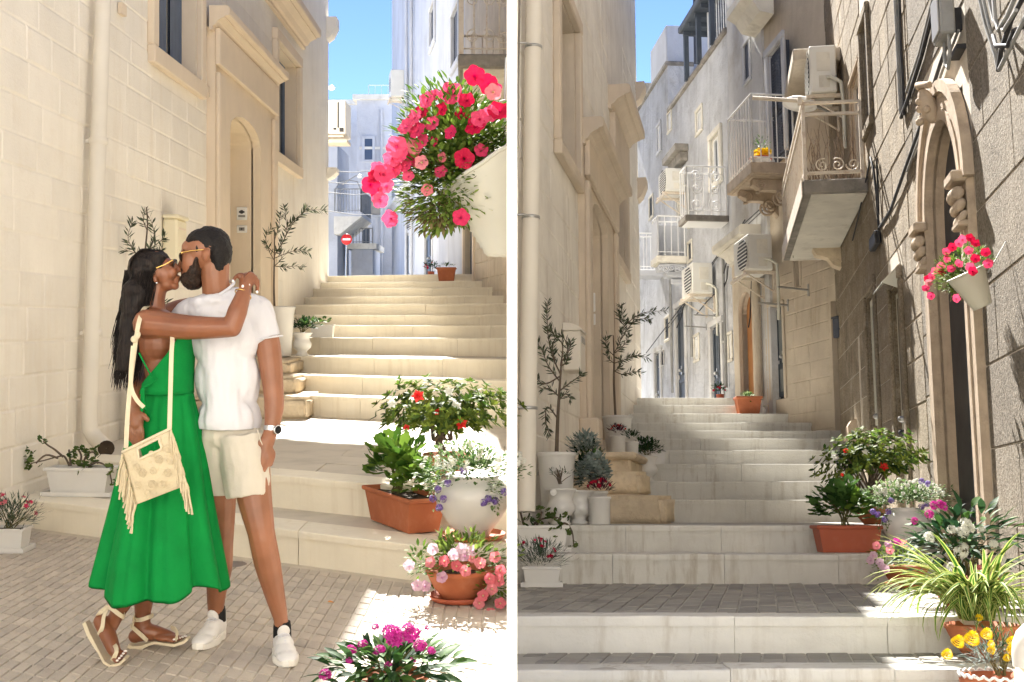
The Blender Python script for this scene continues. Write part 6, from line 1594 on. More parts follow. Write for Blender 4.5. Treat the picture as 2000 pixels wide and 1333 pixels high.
def rdir(r): 
    while True:
        v = Vector((r.uniform(-1, 1), r.uniform(-1, 1), r.uniform(-1, 1)))
        if .05 < v.length < 1: return v.normalized()
def bush(par, mname, c, rad, n, leaf, size, seed=1, low=-.45, shell=.45, up=.5, name='foliage', lump=.25, jit=.45, each=False, whorl=0):
    """leaf sized faces through an uneven crown; whorl > 0 groups them in rosettes at twig tips"""
    r = random.Random(seed); c = Vector(c); rad = Vector(rad); b = MB(); cnt = 0
    cl = [rdir(r) for _ in range(9)]
    shared = None
    while cnt < n:
        v = rdir(r)
        if v.z < low: continue
        k = 1 + lump * (max(v.dot(q) for q in cl) - .72) * 3
        t = r.random() ** shell * k; p = c + Vector((v.x * rad.x, v.y * rad.y, v.z * rad.z)) * t
        base = Vector((v.x, v.y, v.z * .6 + up)).normalized()
        m_ = whorl or 1
        for w in range(m_):
            if whorl: 
                a = 2 * PI * w / whorl + r.uniform(-.3, .3); o1 = base.orthogonal().normalized(); o2 = base.cross(o1)
                d = o1 * math.cos(a) + o2 * math.sin(a) + base * r.uniform(.15, .9)
            else: d = base + rdir(r) * jit
            mm = orient(p, d, base if whorl else (0, 0, 1), r.uniform(-.5, .5), size * r.uniform(.65, 1.25))
            if each:
                if shared is None: shared = LEAF[leaf].mesh('leaf', G[mname])
                link('leaf', shared, par, mm)
            else: b.merge(LEAF[leaf], mm)
            cnt += 1
    if not each: part(name, b, G[mname], par, kind='stuff')
def stems(par, base, c, rad, n, r0, seed=1, m='stem', name='stem', bend=.3):
    r = random.Random(seed); base = Vector(base); c = Vector(c)
    for k in range(n):
        v = rdir(r); v.z = abs(v.z) * .8; e = c + Vector((v.x * rad[0], v.y * rad[1], v.z * rad[2])) * .8
        m_ = base.lerp(e, .5) + Vector((0, 0, bend * (e - base).length * .3)); s_ = base + Vector((r.uniform(-1, 1) * rad[0] * .2, r.uniform(-1, 1) * rad[1] * .2, 0))
        p, q = fine([s_, m_, e], [r0, r0 * .75, r0 * .35], 4); part(name, MB().tube(p, q, 6), M[m], par)
def petunia():
    b = MB(); n = 30; vs = [(0, 0, -.42)]
    for r0, z0 in ((.16, -.15), (.42, -.02), (1., .03)):
        for k in range(n):
            a = 2 * PI * k / n; lob = 1 + (.16 * abs(math.cos(2.5 * a)) - .12 if r0 > .3 else 0); ruf = .10 * math.sin(10 * a + 1) + .08 * math.cos(5 * a) if r0 > .9 else 0
            vs.append((.5 * r0 * lob * math.cos(a), .5 * r0 * lob * math.sin(a), .5 * (z0 + ruf)))
    fs = [(0, 1 + k, 1 + (k + 1) % n) for k in range(n)]
    for i in range(2): fs += [(1 + i * n + k, 1 + (i + 1) * n + k, 1 + (i + 1) * n + (k + 1) % n, 1 + i * n + (k + 1) % n) for k in range(n)]
    return b.add(vs, fs, True)
def star(b, c, d, s):
    d = Vector(d).normalized(); u = d.orthogonal().normalized(); v = d.cross(u); c = Vector(c)
    for k in range(5):
        a = 2 * PI * k / 5; e = u * math.cos(a) + v * math.sin(a); f = u * math.cos(a + .5) + v * math.sin(a + .5); g_ = u * math.cos(a - .5) + v * math.sin(a - .5)
        b.add([c, c + g_ * s * .5 + d * s * .1, c + e * s + d * s * .02, c + f * s * .5 + d * s * .1], [(0, 1, 2, 3)])
def cluster(n=26, s=.24, seed=2):
    r = random.Random(seed); b = MB()
    for k in range(n):
        v = rdir(r); v.z = abs(v.z) * .9 + .05; v.normalize(); star(b, v * .42 * r.uniform(.8, 1.08), v, s * r.uniform(.8, 1.15))
        b.tube([(0, 0, -.25), tuple(v * .40)], .018, 4, False)
    return b
def marigold():
    b = MB(); r = random.Random(4)
    for ring in range(6):
        n = 5 + ring * 4
        for k in range(n):
            a = 2 * PI * k / n + ring * .4; q = .08 + ring * .085; z = .30 - .05 * ring - .012 * ring * ring
            d = Vector((math.cos(a), math.sin(a), .9 - ring * .16)); b.merge(LEAF['tiny'], orient((q * .6 * math.cos(a), q * .6 * math.sin(a), z - .1), d, None, r.uniform(-.4, .4), .24))
    return b
def openfl():
    b = MB()
    for ring, n, s, tl in ((0, 5, .5, .35), (1, 5, .42, .8)):
        for k in range(n): a = 2 * PI * (k + ring * .5) / n; b.merge(LEAF['broad'], orient((0, 0, 0), (math.cos(a), math.sin(a), tl), None, 0, s))
    return b
FM = {}
THROAT = {'hotpink': leaf_mat('dark pink throat', (.42, .02, .09), (.52, .03, .13)), 'red': leaf_mat('dark red throat', (.26, .0, .03), (.34, .0, .05)), 'rose': leaf_mat('rose throat', (.75, .55, .35), (.85, .65, .4)), 'lilac': leaf_mat('lilac throat', (.6, .25, .5), (.7, .4, .6)), 'magenta': leaf_mat('dark magenta throat', (.25, .01, .15), (.3, .02, .2))}
def flower(par, kind, col, p, d, s, name='flower'):
    key = (kind, col)
    if key not in FM:
        FM[key] = {'petunia': petunia, 'cluster': cluster, 'marigold': marigold, 'open': openfl, 'small': lambda: cluster(9, .4, 5)}[kind]().mesh('flower', F_[col])
        if kind == 'petunia':
            me = FM[key]; me.materials.append(THROAT[col])
            for j, pl in enumerate(me.polygons): pl.material_index = 1 if j < 30 else 0
    z = Vector(d).normalized(); m = z.to_track_quat('Z', 'Y').to_matrix().to_4x4() @ RZ(random.uniform(0, 6)) @ Matrix.Scale(s, 4); m.translation = Vector(p)
    return link(name, FM[key], par, m)
def flowers(par, kind, cols, c, rad, n, s, seed=1, low=-.1, view=(0, -1, .25)):
    r = random.Random(seed); c = Vector(c)
    for k in range(n):
        while True:
            v = rdir(r)
            if v.z > low and v.dot(Vector((0, -1, .6))) > -.35: break
        p = c + Vector((v.x * rad[0], v.y * rad[1], v.z * rad[2])) * r.uniform(.92, 1.1)
        flower(par, kind, cols[k % len(cols)], p, v + Vector(view) * .6, s * r.uniform(.8, 1.2))

POTG = {}
def urn(prof, seg=32): return MB().lathe(prof, seg)
P_URN = [(.001, 0), (.062, 0), (.066, .012), (.052, .03), (.046, .045), (.062, .062), (.088, .085), (.096, .11), (.094, .135), (.080, .158), (.076, .175), (.082, .20), (.094, .222), (.106, .232), (.108, .24), (.100, .242), (.088, .225), (.001, .215)]
P_TAPER = [(.001, 0), (.120, 0), (.126, .01), (.165, .44), (.172, .45), (.178, .455), (.178, .475), (.168, .478), (.160, .455), (.001, .44)]
P_MUG = [(.001, 0), (.076, 0), (.08, .006), (.082, .19), (.09, .195), (.09, .21), (.082, .212), (.078, .20), (.001, .195)]
P_OLLA = [(.001, 0), (.085, 0), (.092, .008), (.10, .03), (.155, .10), (.198, .17), (.212, .22), (.205, .265), (.175, .30), (.14, .315), (.145, .33), (.158, .338), (.15, .342), (.13, .33), (.001, .315)]
P_BOWL = [(.001, 0), (.085, 0), (.092, .008), (.135, .06), (.165, .125), (.172, .13), (.172, .148), (.162, .15), (.155, .13), (.001, .12)]
P_SAUCER = [(.001, 0), (.13, 0), (.15, .006), (.165, .028), (.160, .032), (.146, .012), (.001, .01)]
def potted(name, lab, cat, mw, prof=None, m='potwhite', s=1., soil=True, saucer=None, grp=None, sv=1.):
    t = thing(name, lab, cat, mw, grp)
    if prof:
        pr = [(r * s, z * s * sv) for r, z in prof]; z0 = .012 if saucer else 0
        if saucer: part('saucer', MB().lathe([(r * s * saucer[1], z) for r, z in P_SAUCER], 28), M[saucer[0]], t)
        part('pot', MB().lathe([(r, z + z0) for r, z in pr], 32), M[m], t)
        if soil: part('soil', MB().lathe([(.001, pr[-1][1] + z0 + .008), (pr[-2][0] * .97, pr[-1][1] + z0 + .004)], 20, close=False), M['soil'], t)
    return t
def trough(t, L, W, H, m, tap=.8, tray=None):
    """long flower box with a rolled rim"""
    b = MB(); l, w = L / 2, W / 2
    ring = lambda k, z: [(-l * k, -w * k, z), (l * k, -w * k, z), (l * k, w * k, z), (-l * k, w * k, z)]
    lv = [(tap, 0), (tap + (1 - tap) * .85, H * .86), (1.03, H * .87), (1.06, H * .9), (1.06, H * .98), (1.03, H), (.97, H), (.95, H * .85)]
    vs = []; 
    for k, z in lv: vs += ring(k, z)
    n = len(lv); fs = [(i * 4 + k, i * 4 + (k + 1) % 4, (i + 1) * 4 + (k + 1) % 4, (i + 1) * 4 + k) for i in range(n - 1) for k in range(4)] + [(3, 2, 1, 0)]
    z0 = .015 if tray else 0
    part('box', b.add(vs, fs).xf(T(0, 0, z0)), M[m], t); part('soil', MB().box(-l * .95, l * .95, -w * .95, w * .95, H * .84 + z0, H * .86 + z0), M['soil'], t)
    if tray: part('tray', MB().cbox(-l * 1.12, l * 1.12, -w * 1.3, w * 1.3, 0, .012, .005).box(-l * 1.12, l * 1.12, -w * 1.3, -w * 1.24, .0, .03).box(-l * 1.12, l * 1.12, w * 1.24, w * 1.3, 0, .03).box(-l * 1.12, -l * 1.08, -w * 1.24, w * 1.24, 0, .03).box(l * 1.08, l * 1.12, -w * 1.24, w * 1.24, 0, .03), M[tray], t)
    return z0

def olive_tree(t, z0, path, r0, twigs, seed, leaf=.055, n_each=13, mname='olive'):
    """path: stem points; twigs: list of point lists leaving the stem"""
    r = random.Random(seed); p, q = fine(path, [r0 * (1 - .6 * i / (len(path) - 1)) for i in range(len(path))], 4)
    part('trunk', MB().tube(p, q, 8), M['wood'], t); b = MB(); lf = MB()
    for tw in twigs:
        p, q = fine(tw, [r0 * .42 * (1 - .7 * i / (len(tw) - 1)) for i in range(len(tw))], 5); part('branch', MB().tube(p, q, 5), M['wood'], t)
        N = max(6, int(1.9 * n_each * sum((p[i + 1] - p[i]).length for i in range(len(p) - 1)) / .25))
        for k in range(N):
            i = r.uniform(.12, 1.0) * (len(p) - 1.001); a = p[int(i)]; c = p[int(i) + 1]; pt = a.lerp(c, i % 1); d = (c - a).normalized()
            side = rdir(r); side = (side - d * side.dot(d)).normalized()
            lf.merge(LEAF['olive'], orient(pt, d * .7 + side * .8, rdir(r), 0, leaf * r.uniform(.7, 1.2)))
    part('foliage', lf, G[mname], t, kind='stuff')

# ------------------------------------------------------------ left street
def Lz(x, y, z): p = SL.at_z(x, y, z); return T(p)
z1, z2 = LZ[0], LZ[1]
# geranium box on the first step by the drainpipe
p = SL.at_y(160, 960, 8.5); p.z = z1
t = thing('flower_box', 'white flower box of leggy ivy geranium on the step under the drainpipe', 'flower box', T(p) @ RZ(R(-4))); z0 = trough(t, .44, .17, .18, 'potwhite', .86, 'potwhite')
sc_ = p.y / 2400
def lp(x, y, dy=0.): return Vector((max(-.36, (x - 147) * sc_), dy, (946 - y) * sc_))
for k, pts in enumerate(([(122, 890), (112, 872), (100, 872), (70, 880), (30, 886), (12, 892)], [(112, 872), (95, 858), (82, 850), (72, 842)], [(104, 874), (80, 868), (60, 884)], [(125, 890), (122, 868), (121, 858)], [(150, 890), (158, 870), (170, 862), (182, 868)], [(165, 890), (178, 882), (195, 885), (207, 900), (212, 925)], [(140, 890), (146, 872), (140, 858)])):
    p_, q_ = fine([lp(*a, -.02 * (k % 3)) for a in pts], [.008 - .001 * i for i in range(len(pts))], 4); part('stem', MB().tube(p_, q_, 6), M['wood'], t)
r = random.Random(8)
for (x, y, n, sp) in ((12, 876, 7, 14), (28, 862, 3, 6), (76, 846, 4, 8), (52, 884, 6, 9), (135, 866, 5, 8), (150, 874, 10, 14), (168, 868, 10, 14), (160, 888, 8, 14), (182, 864, 4, 8), (207, 892, 7, 9), (213, 918, 4, 6), (158, 904, 3, 6), (148, 858, 4, 7)):
    for k in range(n):
        q = lp(x + r.uniform(-sp, sp), y + r.uniform(-sp, sp), r.uniform(-.07, .03)); link('leaf', FM.setdefault('ivyleaf', LEAF['lobed'].mesh('leaf', G['ivy'])), t, orient(q, (r.uniform(-1, 1), -.6, r.uniform(-.3, .6)), (0, -.8, .6), r.uniform(-.4, .4), .048 * r.uniform(.7, 1.3)))
# dianthus at the left edge
p = SL.at_z(18, 1076, 0)
t = thing('flower_box', 'small white box of dianthus with pink buds on the cobbles, cut by the left edge', 'flower box', T(p)); z0 = trough(t, .22, .15, .13, 'potwhite', .85, 'potwhite')
bush(t, 'fine', (.0, 0, .18), (.17, .14, .13), 520, 'needle', .06, 3, -.2, .5, .7); bush(t, 'purpleleaf', (.04, 0, .2), (.19, .14, .14), 60, 'needle', .035, 4, .0, .3, .7, 'buds')
flowers(t, 'open', ['rose', 'hotpink'], (0, 0, .2), (.17, .12, .14), 16, .036, 5, .1); stems(t, (0, 0, .12), (0, 0, .2), (.19, .14, .15), 16, .003, 6)
# olive saplings against the cream wall
p = SL.at_y(283, 790, 10.5); p.z = z2; t = potted('potted_tree', 'thin olive sapling in a white pot, its sprigs showing above the woman\'s hair', 'olive tree', T(p), P_TAPER, s=.95)
S_ = p.y / 2400; o = lambda x, y, d=0.: Vector(((x - 283) * S_, d, EYE - z2 - (y - 630) * S_))
olive_tree(t, 0, [(0, 0, .4), o(284, 620), o(282, 520), o(288, 440), o(286, 405)], .012, [[o(283, 520), o(262, 490), o(250, 465), o(258, 435)], [o(285, 500), o(300, 470), o(298, 440), o(285, 415)], [o(284, 495), o(315, 470), o(322, 462)], [o(283, 505), o(265, 495), o(243, 488)], [o(287, 450), o(280, 430), o(286, 408)], [o(283, 530), o(305, 505), o(318, 480)], [o(283, 560), o(300, 590), o(330, 590)]], 4, .075)
p = SL.at_y(548, 704, 14.95); p.z = LZ[4]; t = potted('potted_tree', 'olive sapling with long side sprigs in a tall white pot behind the man', 'olive tree', T(p), P_TAPER, s=1.02, sv=1.25)
S_ = p.y / 2400; o = lambda x, y, d=0.: Vector(((x - 548) * S_, d, EYE - LZ[4] - (y - 630) * S_))
olive_tree(t, 0, [(-.07, 0, .5), o(535, 560), o(536, 500), o(536, 448)], .014, [[o(536, 520), o(555, 522), o(578, 520), o(590, 522)], [o(536, 505), o(560, 495), o(585, 488), o(603, 492)], [o(536, 500), o(548, 480), o(560, 450), o(555, 402)], [o(556, 450), o(575, 430), o(600, 412), o(634, 410)], [o(548, 482), o(570, 440), o(590, 420), o(600, 405)], [o(536, 495), o(522, 480), o(520, 460), o(530, 445)], [o(536, 510), o(526, 492), o(524, 485)], [o(536, 470), o(545, 440), o(548, 420)], [o(536, 520), o(550, 505), o(545, 490)]], 9, .085)
p = SL.at_y(590, 694, 15.15); p.z = LZ[4]; t = potted('potted_plant', 'small green plant in a white urn on the stairs beside the tall olive pot', 'potted plant', T(p), P_URN, s=1.2)
bush(t, 'deep', (.02, 0, .36), (.13, .10, .10), 260, 'oval', .055, 5, -.3); bush(t, 'mid', (.08, -.02, .38), (.14, .10, .09), 60, 'oval', .06, 6, -.3, .3); stems(t, (0, 0, .28), (.03, 0, .36), (.14, .1, .1), 8, .005, 2)
p = SL.at_y(630, 656, 16.2); p.z = LZ[5]; t = thing('flower_box', 'low white box with a few sprigs one step above the small urn', 'flower box', T(p)); trough(t, .30, .16, .17, 'potwhite', .9); bush(t, 'ivy', (0, 0, .2), (.14, .07, .06), 26, 'lobed', .06, 8, -.1)
# azalea
p = SL.at_z(872, 926, z2); S_ = p.y / 2400; t = potted('potted_shrub', 'round azalea bush with scattered red blooms behind the white jar of trailing flowers', 'shrub', T(p), P_BOWL, 'terra', s=.9)
cz = (926 - 812) * S_
part('trunk', MB().tube([(0, 0, .1), (-.05, 0, .2), (-.03, .02, .30), (.02, 0, cz)], [.028, .026, .02, .014], 8), M['wood'], t)
stems(t, (-.03, 0, .22), (0, 0, cz), (.36, .25, .16), 14, .010, 5, 'wood', 'branch')
bush(t, 'azalea', (0, 0, cz), (.37, .26, .18), 2600, 'oval', .052, 5, -.6, .45, .8, 'foliage', .5, whorl=7); bush(t, 'light', (0, -.02, cz + .03), (.385, .27, .20), 260, 'oval', .045, 15, -.2, .15, .8, 'young_leaves', .5, whorl=7)
for (x, y) in ((822, 770), (904, 822), (800, 830), (860, 800)): flower(t, 'open', 'scarlet', ((x - 872) * S_, -.24, (926 - y) * S_), (0, -1, .3), .085 if x > 900 or x == 822 else .05)
for (x, y) in ((880, 762), (885, 782), (772, 785), (895, 790)): flower(t, 'open', 'white', ((x - 872) * S_, -.22, (926 - y) * S_), (0, -1, .5), .07)
# terracotta trough with leafy plant
a_ = SL.at_z(724, 1014, z1); c_ = SL.at_z(812, 1048, z1); mid = (a_ + c_) / 2; ang = math.atan2((c_ - a_).y, (c_ - a_).x)
t = thing('flower_box', 'terracotta trough of broad leaved herbs set slantwise on the first step', 'flower box', T(mid + Vector((.06, .08, 0))) @ RZ(ang)); trough(t, (c_ - a_).length * 1.02, .23, .20, 'terra', .82)
bush(t, 'light', (-.08, 0, .34), (.22, .13, .15), 170, 'lobed', .082, 21, -.4, .4, .4, each=True); bush(t, 'light', (.12, 0, .28), (.18, .12, .12), 150, 'lobed', .055, 22, -.4, .4, .5, each=True); stems(t, (-.1, 0, .18), (-.05, 0, .34), (.26, .11, .14), 14, .006, 6)
# white jar
p = SL.at_z(924, 1052, z1); t = potted('potted_plant', 'big round white glazed jar of pale trailing plants with violet flowers, left street', 'potted plant', T(p), P_OLLA, s=1.0, saucer=('terra', 1.1))
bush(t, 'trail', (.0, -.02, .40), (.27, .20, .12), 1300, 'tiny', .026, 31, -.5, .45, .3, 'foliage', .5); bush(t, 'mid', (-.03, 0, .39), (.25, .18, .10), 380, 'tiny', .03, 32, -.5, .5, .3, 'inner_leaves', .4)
bush(t, 'trail', (-.20, -.06, .30), (.07, .08, .14), 260, 'tiny', .024, 33, -.9, .5, .0, 'trailing_leaves'); bush(t, 'trail', (.12, -.19, .28), (.035, .03, .12), 130, 'tiny', .022, 34, -.9, .5, .0, 'trailing_leaves')
flowers(t, 'small', ['white'], (0, -.02, .42), (.26, .19, .11), 40, .030, 35, -.1)
for (x, y) in ((878, 938), (870, 968), (860, 950), (862, 985), (850, 968), (955, 968), (968, 972), (946, 975), (985, 955), (908, 915)): flower(t, 'cluster', 'purple', ((x - 924) * p.y / 2400, -.2, (1052 - y) * p.y / 2400 + .01), (random.uniform(-.4, .2), -1, .1), .045)
# bowl of pink petunias
p = SL.at_z(898, 1172, 0); t = potted('potted_plant', 'terracotta bowl spilling rose pink and pale lilac petunias on the sunny cobbles', 'potted plant', T(p), P_BOWL, 'terra', s=1.0, saucer=('terraplastic', .95))
bush(t, 'petleaf', (.0, -.02, .22), (.23, .18, .10), 460, 'oval', .045, 41, -.5, .45, .4, 'foliage', .5); bush(t, 'light', (-.19, -.05, .18), (.07, .08, .12), 120, 'oval', .036, 42, -.8, .5, .2, 'trailing_leaves'); bush(t, 'light', (.17, -.1, .08), (.09, .07, .10), 130, 'oval', .036, 43, -.8, .5, .2, 'trailing_leaves')
S_ = p.y / 2400
for (x, y, c) in ((845, 1085, 'rose'), (872, 1080, 'rose'), (895, 1092, 'rose'), (910, 1072, 'lilac'), (925, 1075, 'rose'), (940, 1085, 'rose'), (968, 1072, 'rose'), (850, 1060, 'lilac'), (905, 1055, 'lilac'), (925, 1062, 'lilac'), (805, 1090, 'lilac'), (822, 1125, 'lilac'), (868, 1110, 'lilac'), (912, 1100, 'rose'), (958, 1112, 'rose'), (975, 1120, 'rose'), (945, 1145, 'rose'), (962, 1135, 'rose'), (978, 1160, 'rose'), (938, 1160, 'rose'), (960, 1178, 'rose'), (835, 1130, 'lilac'), (890, 1068, 'lilac'), (978, 1098, 'rose')):
    flower(t, 'petunia', c, ((x - 898) * S_, -.17 - .06 * random.random(), (1172 - y) * S_), (random.uniform(-.5, .5), -1, random.uniform(.1, .7)), .058)
# pentas in front
p = SL.at_y(762, 1333, 4.42); p.z = 0; t = potted('potted_plant', 'dark leaved plant topped with magenta star flower heads at the bottom of the left street', 'potted plant', T(p), P_BOWL, 'terra', s=.8)
bush(t, 'mid', (0, 0, .15), (.20, .15, .09), 130, 'lance', .085, 51, -.35, .45, .4, each=True); bush(t, 'deep', (0, .0, .12), (.20, .16, .09), 110, 'lance', .085, 52, -.35, .5, .3, each=True); stems(t, (0, 0, .1), (0, 0, .17), (.2, .15, .1), 14, .004, 7)
S_ = p.y / 2400
for (x, y, s) in ((738, 1215, .03), (768, 1228, .075), (800, 1222, .06), (822, 1258, .055), (775, 1243, .07), (808, 1235, .07), (745, 1262, .05), (712, 1252, .04), (690, 1262, .042), (688, 1280, .03), (835, 1222, .02), (640, 1310, .05), (812, 1278, .03), (760, 1295, .03), (845, 1262, .035)): flower(t, 'cluster', 'magenta', ((x - 762) * S_, -.08 + .05 * random.random(), EYE - (y - 630) * S_), (random.uniform(-.3, .3), -.5, 1), s)
# hanging half basket with red petunias, on the added divider
Yb = 3.32; S_ = Yb / 2400; t = thing('hanging_basket', 'cream woven half basket of crimson and hot pink petunias hung on the added white divider', 'hanging basket', T(-.0135, Yb, 0))
hb = lambda x, y, d=0.: Vector(((x - 1000) * S_ + .0135, d, EYE - (y - 630) * S_))
rg = []; n = 26
for k in range(29):
    tt = k / 28; rad = .055 + .122 * tt ** .9 + (.0022 if k % 2 else -.0010); zc = 1.565 + .275 * tt; row = []
    for i in range(n + 1):
        a = PI / 2 + PI * i / n; x = rad * math.cos(a); row.append((x, rad * .8 * math.sin(a), zc + x * .62 * tt + .002 * math.sin(a * 40 + k * PI)))
    rg.append(row)
b = MB(); vs = [q for r_ in rg for q in r_]; w = n + 1
b.add(vs, [(k * w + i, k * w + i + 1, (k + 1) * w + i + 1, (k + 1) * w + i) for k in range(28) for i in range(n)], True); b.add(rg[0], [tuple(range(n, -1, -1))]); b.add([rg[k][0] for k in range(29)] + [rg[k][-1] for k in range(29)], [(k, 29 + k, 30 + k, k + 1) for k in range(28)])
bs = part('basket', b, M['basket'], t); part('rim', MB().tube(rg[-1], .006, 8), M['basket'], bs); part('soil', MB().add(rg[-4], [tuple(range(n + 1))]), M['soil'], t)
part('hanger', MB().tube([(-.002, 0, 2.1), (-.01, 0, 1.85)], .004, 6), M['metal'], t)
cc = hb(862, 330); bush(t, 'petleaf', cc + Vector((.02, 0, 0)), (.125, .11, .135), 3800, 'oval', .026, 61, -1, .4, .3, 'foliage', .45); bush(t, 'light', cc + Vector((.04, -.03, .08)), (.12, .10, .125), 1500, 'oval', .026, 62, -1, .35, .5, 'young_leaves', .5); bush(t, 'dead', hb(852, 415), (.09, .07, .06), 500, 'oval', .02, 63, -1, .6, -.3, 'withered_leaves'); bush(t, 'petleaf', hb(960, 270), (.05, .06, .05), 420, 'oval', .022, 64, -1, .5, .4, 'foliage')
stems(t, hb(940, 350), cc, (.13, .1, .15), 24, .0028, 8)
for (x, y, c, s) in ((930, 168, 'red', .05), (955, 180, 'red', .05), (970, 192, 'hotpink', .03), (885, 196, 'hotpink', .056), (826, 232, 'red', .05), (815, 245, 'hotpink', .045), (840, 215, 'hotpink', .04), (785, 302, 'hotpink', .052), (760, 352, 'hotpink', .05), (748, 345, 'hotpink', .045), (735, 372, 'red', .045), (752, 400, 'hotpink', .04), (772, 436, 'hotpink', .042), (822, 270, 'hotpink', .045), (830, 290, 'hotpink', .04), (910, 322, 'red', .050), (932, 262, 'red', .054), (940, 250, 'hotpink', .045), (975, 234, 'red', .054), (905, 235, 'red', .035), (812, 320, 'hotpink', .04), (800, 335, 'hotpink', .035), (905, 434, 'hotpink', .042), (942, 305, 'hotpink', .035), (868, 318, 'rose', .025), (775, 340, 'hotpink', .05), (965, 200, 'rose', .04), (745, 385, 'red', .035), (855, 200, 'hotpink', .03), (790, 315, 'hotpink', .045), (850, 255, 'hotpink', .04), (868, 232, 'red', .035), (800, 262, 'hotpink', .042), (775, 322, 'hotpink', .045), (762, 372, 'hotpink', .04), (742, 355, 'red', .04), (815, 300, 'rose', .04), (850, 290, 'hotpink', .03), (885, 275, 'hotpink', .035), (865, 345, 'hotpink', .035), (915, 215, 'red', .04), (960, 240, 'hotpink', .04), (830, 330, 'rose', .035), (840, 380, 'rose', .03), (805, 355, 'hotpink', .03)):
    flower(t, 'petunia', c, hb(x, y, -.10 - .05 * random.random()), (random.uniform(-.7, .3), -1, random.uniform(-.2, .6)), s * 1.1)
# terracotta box at the head of the stairs, dark plant beyond
p = SL.at_y(872, 553, 21.2); t = thing('flower_box', 'terracotta box with a few seedlings at the head of the bright stairs', 'flower box', T(p.x, p.y, LZ[11])); trough(t, .32, .25, .25, 'terra', .78); bush(t, 'light', (0, 0, .27), (.1, .08, .05), 40, 'oval', .05, 71, -.1)
p = SL.at_y(842, 538, 24.5); t = potted('potted_plant', 'dark red potted plant by a doorway at the head of the bright stairs', 'potted plant', T(p.x, p.y, LZ[12]), P_MUG, 'terraplastic', s=.8); bush(t, 'deep', (0, 0, .24), (.13, .1, .12), 120, 'oval', .06, 72, -.3); flowers(t, 'open', ['red'], (0, 0, .24), (.13, .1, .1), 7, .05, 73)
p = SL.at_z(640, 1178, 0); tag(part('fallen_leaf', LEAF['broad'], mat('orange leaf', (.6, .25, .04), .6, .1, 9, .1, 60, obj=True), None, T(p + Vector((0, 0, .006))) @ RZ(.5) @ RX(.3) @ Matrix.Scale(.035, 4)), 'single orange fallen leaf on the cobbles near the man\'s shoe', 'leaf')

# ------------------------------------------------------------ right street
A_, B_, C_, D_ = (RLV[k] for k in 'ABCD')
def Rp(x, Y, z):
    q = SR.at_y(x, 900, Y); return Vector((q.x, Y, z))
def RT(x, Y, z, a=0.): return SR.m @ T(Rp(x, Y, z)) @ RZ(a)
def rz(x, y, z): return SR.at_z(x, y, z)
# left edge boxes
p = rz(1058, 1072, C_); p.y = min(max(p.y, 8.6), 8.85); p.x = max(.0125 + .20, (1058 - 1000) / 2400 * p.y)
t = thing('flower_box', 'white flower box of ivy geranium on the grey steps, cut by the added white divider', 'flower box', SR.m @ T(p)); trough(t, .36, .16, .17, 'potwhite', .86, 'potwhite')
for k, pts in enumerate(([(-.12, 0, .15), (-.15, 0, .26), (-.17, 0, .33), (-.18, 0, .36)], [(-.1, -.02, .15), (-.02, -.03, .22), (.08, -.04, .24), (.13, -.05, .23)], [(.1, 0, .15), (.16, -.03, .2), (.21, -.05, .14), (.22, -.06, .04)], [(-.05, 0, .15), (.0, -.02, .28)])):
    p_, q_ = fine(pts, [.010, .008, .006, .004][:len(pts)], 4); part('stem', MB().tube(p_, q_, 6), M['wood'], t)
for (x, z, n, sp) in ((-.17, .33, 6, .05), (-.1, .22, 8, .06), (.0, .26, 9, .06), (.08, .22, 9, .06), (.14, .2, 5, .04), (.2, .13, 5, .03), (.22, .05, 3, .03), (.05, .16, 5, .05)):
    for k in range(n): link('leaf', FM['ivyleaf'], t, orient((x + r.uniform(-sp, sp), -.05 + r.uniform(-.06, .03), z + r.uniform(-sp, sp)), (r.uniform(-1, 1), -.6, r.uniform(-.3, .6)), (0, -.8, .6), r.uniform(-.4, .4), .05 * r.uniform(.7, 1.3)))
p = Vector((.19, 8.05, B_)); t = thing('flower_box', 'dianthus with crimson buds in a white box, left end of paved tread', 'flower box', SR.m @ T(p)); trough(t, .24, .15, .11, 'potwhite', .85, 'potwhite')
bush(t, 'fine', (-.02, 0, .17), (.16, .13, .12), 560, 'needle', .055, 83, -.4, .5, .6); flowers(t, 'open', ['hotpink', 'red'], (-.04, 0, .19), (.14, .11, .11), 16, .03, 85, .0); bush(t, 'purpleleaf', (.05, 0, .17), (.16, .12, .11), 80, 'needle', .03, 84, -.2, .3, .6, 'buds')
# big olive pot and companions
t = potted('potted_tree', 'bushy olive sapling in the largest white pot, left of the grey stairs', 'olive tree', RT(1087, 9.5, D_), P_TAPER, s=.86, sv=1.33)
S_ = 9.5 / 2400 * 1.01; o = lambda x, y, d=0.: Vector(((x - 1087) * S_, d, .53 + (872 - y) * S_))
olive_tree(t, 0, [(.0, 0, .52), o(1090, 800), o(1094, 740), o(1098, 690)], .016, [[o(1097, 700), o(1108, 690), o(1108, 655), o(1095, 640)], [o(1095, 715), o(1080, 680), o(1072, 640), o(1070, 600), o(1072, 572)], [o(1094, 730), o(1072, 700), o(1060, 670), o(1050, 655)], [o(1095, 720), o(1068, 735), o(1052, 728), o(1046, 715)], [o(1092, 750), o(1112, 735), o(1130, 722), o(1136, 715)], [o(1096, 700), o(1100, 660), o(1085, 640), o(1075, 625)], [o(1093, 760), o(1075, 745), o(1060, 745)], [o(1090, 770), o(1105, 755), o(1115, 765)], [o(1088, 800), o(1070, 780), o(1066, 810), o(1075, 835)], [o(1085, 690), o(1080, 660), o(1090, 640)], [o(1100, 690), o(1112, 670), o(1117, 650)]], 21, .060, 22)
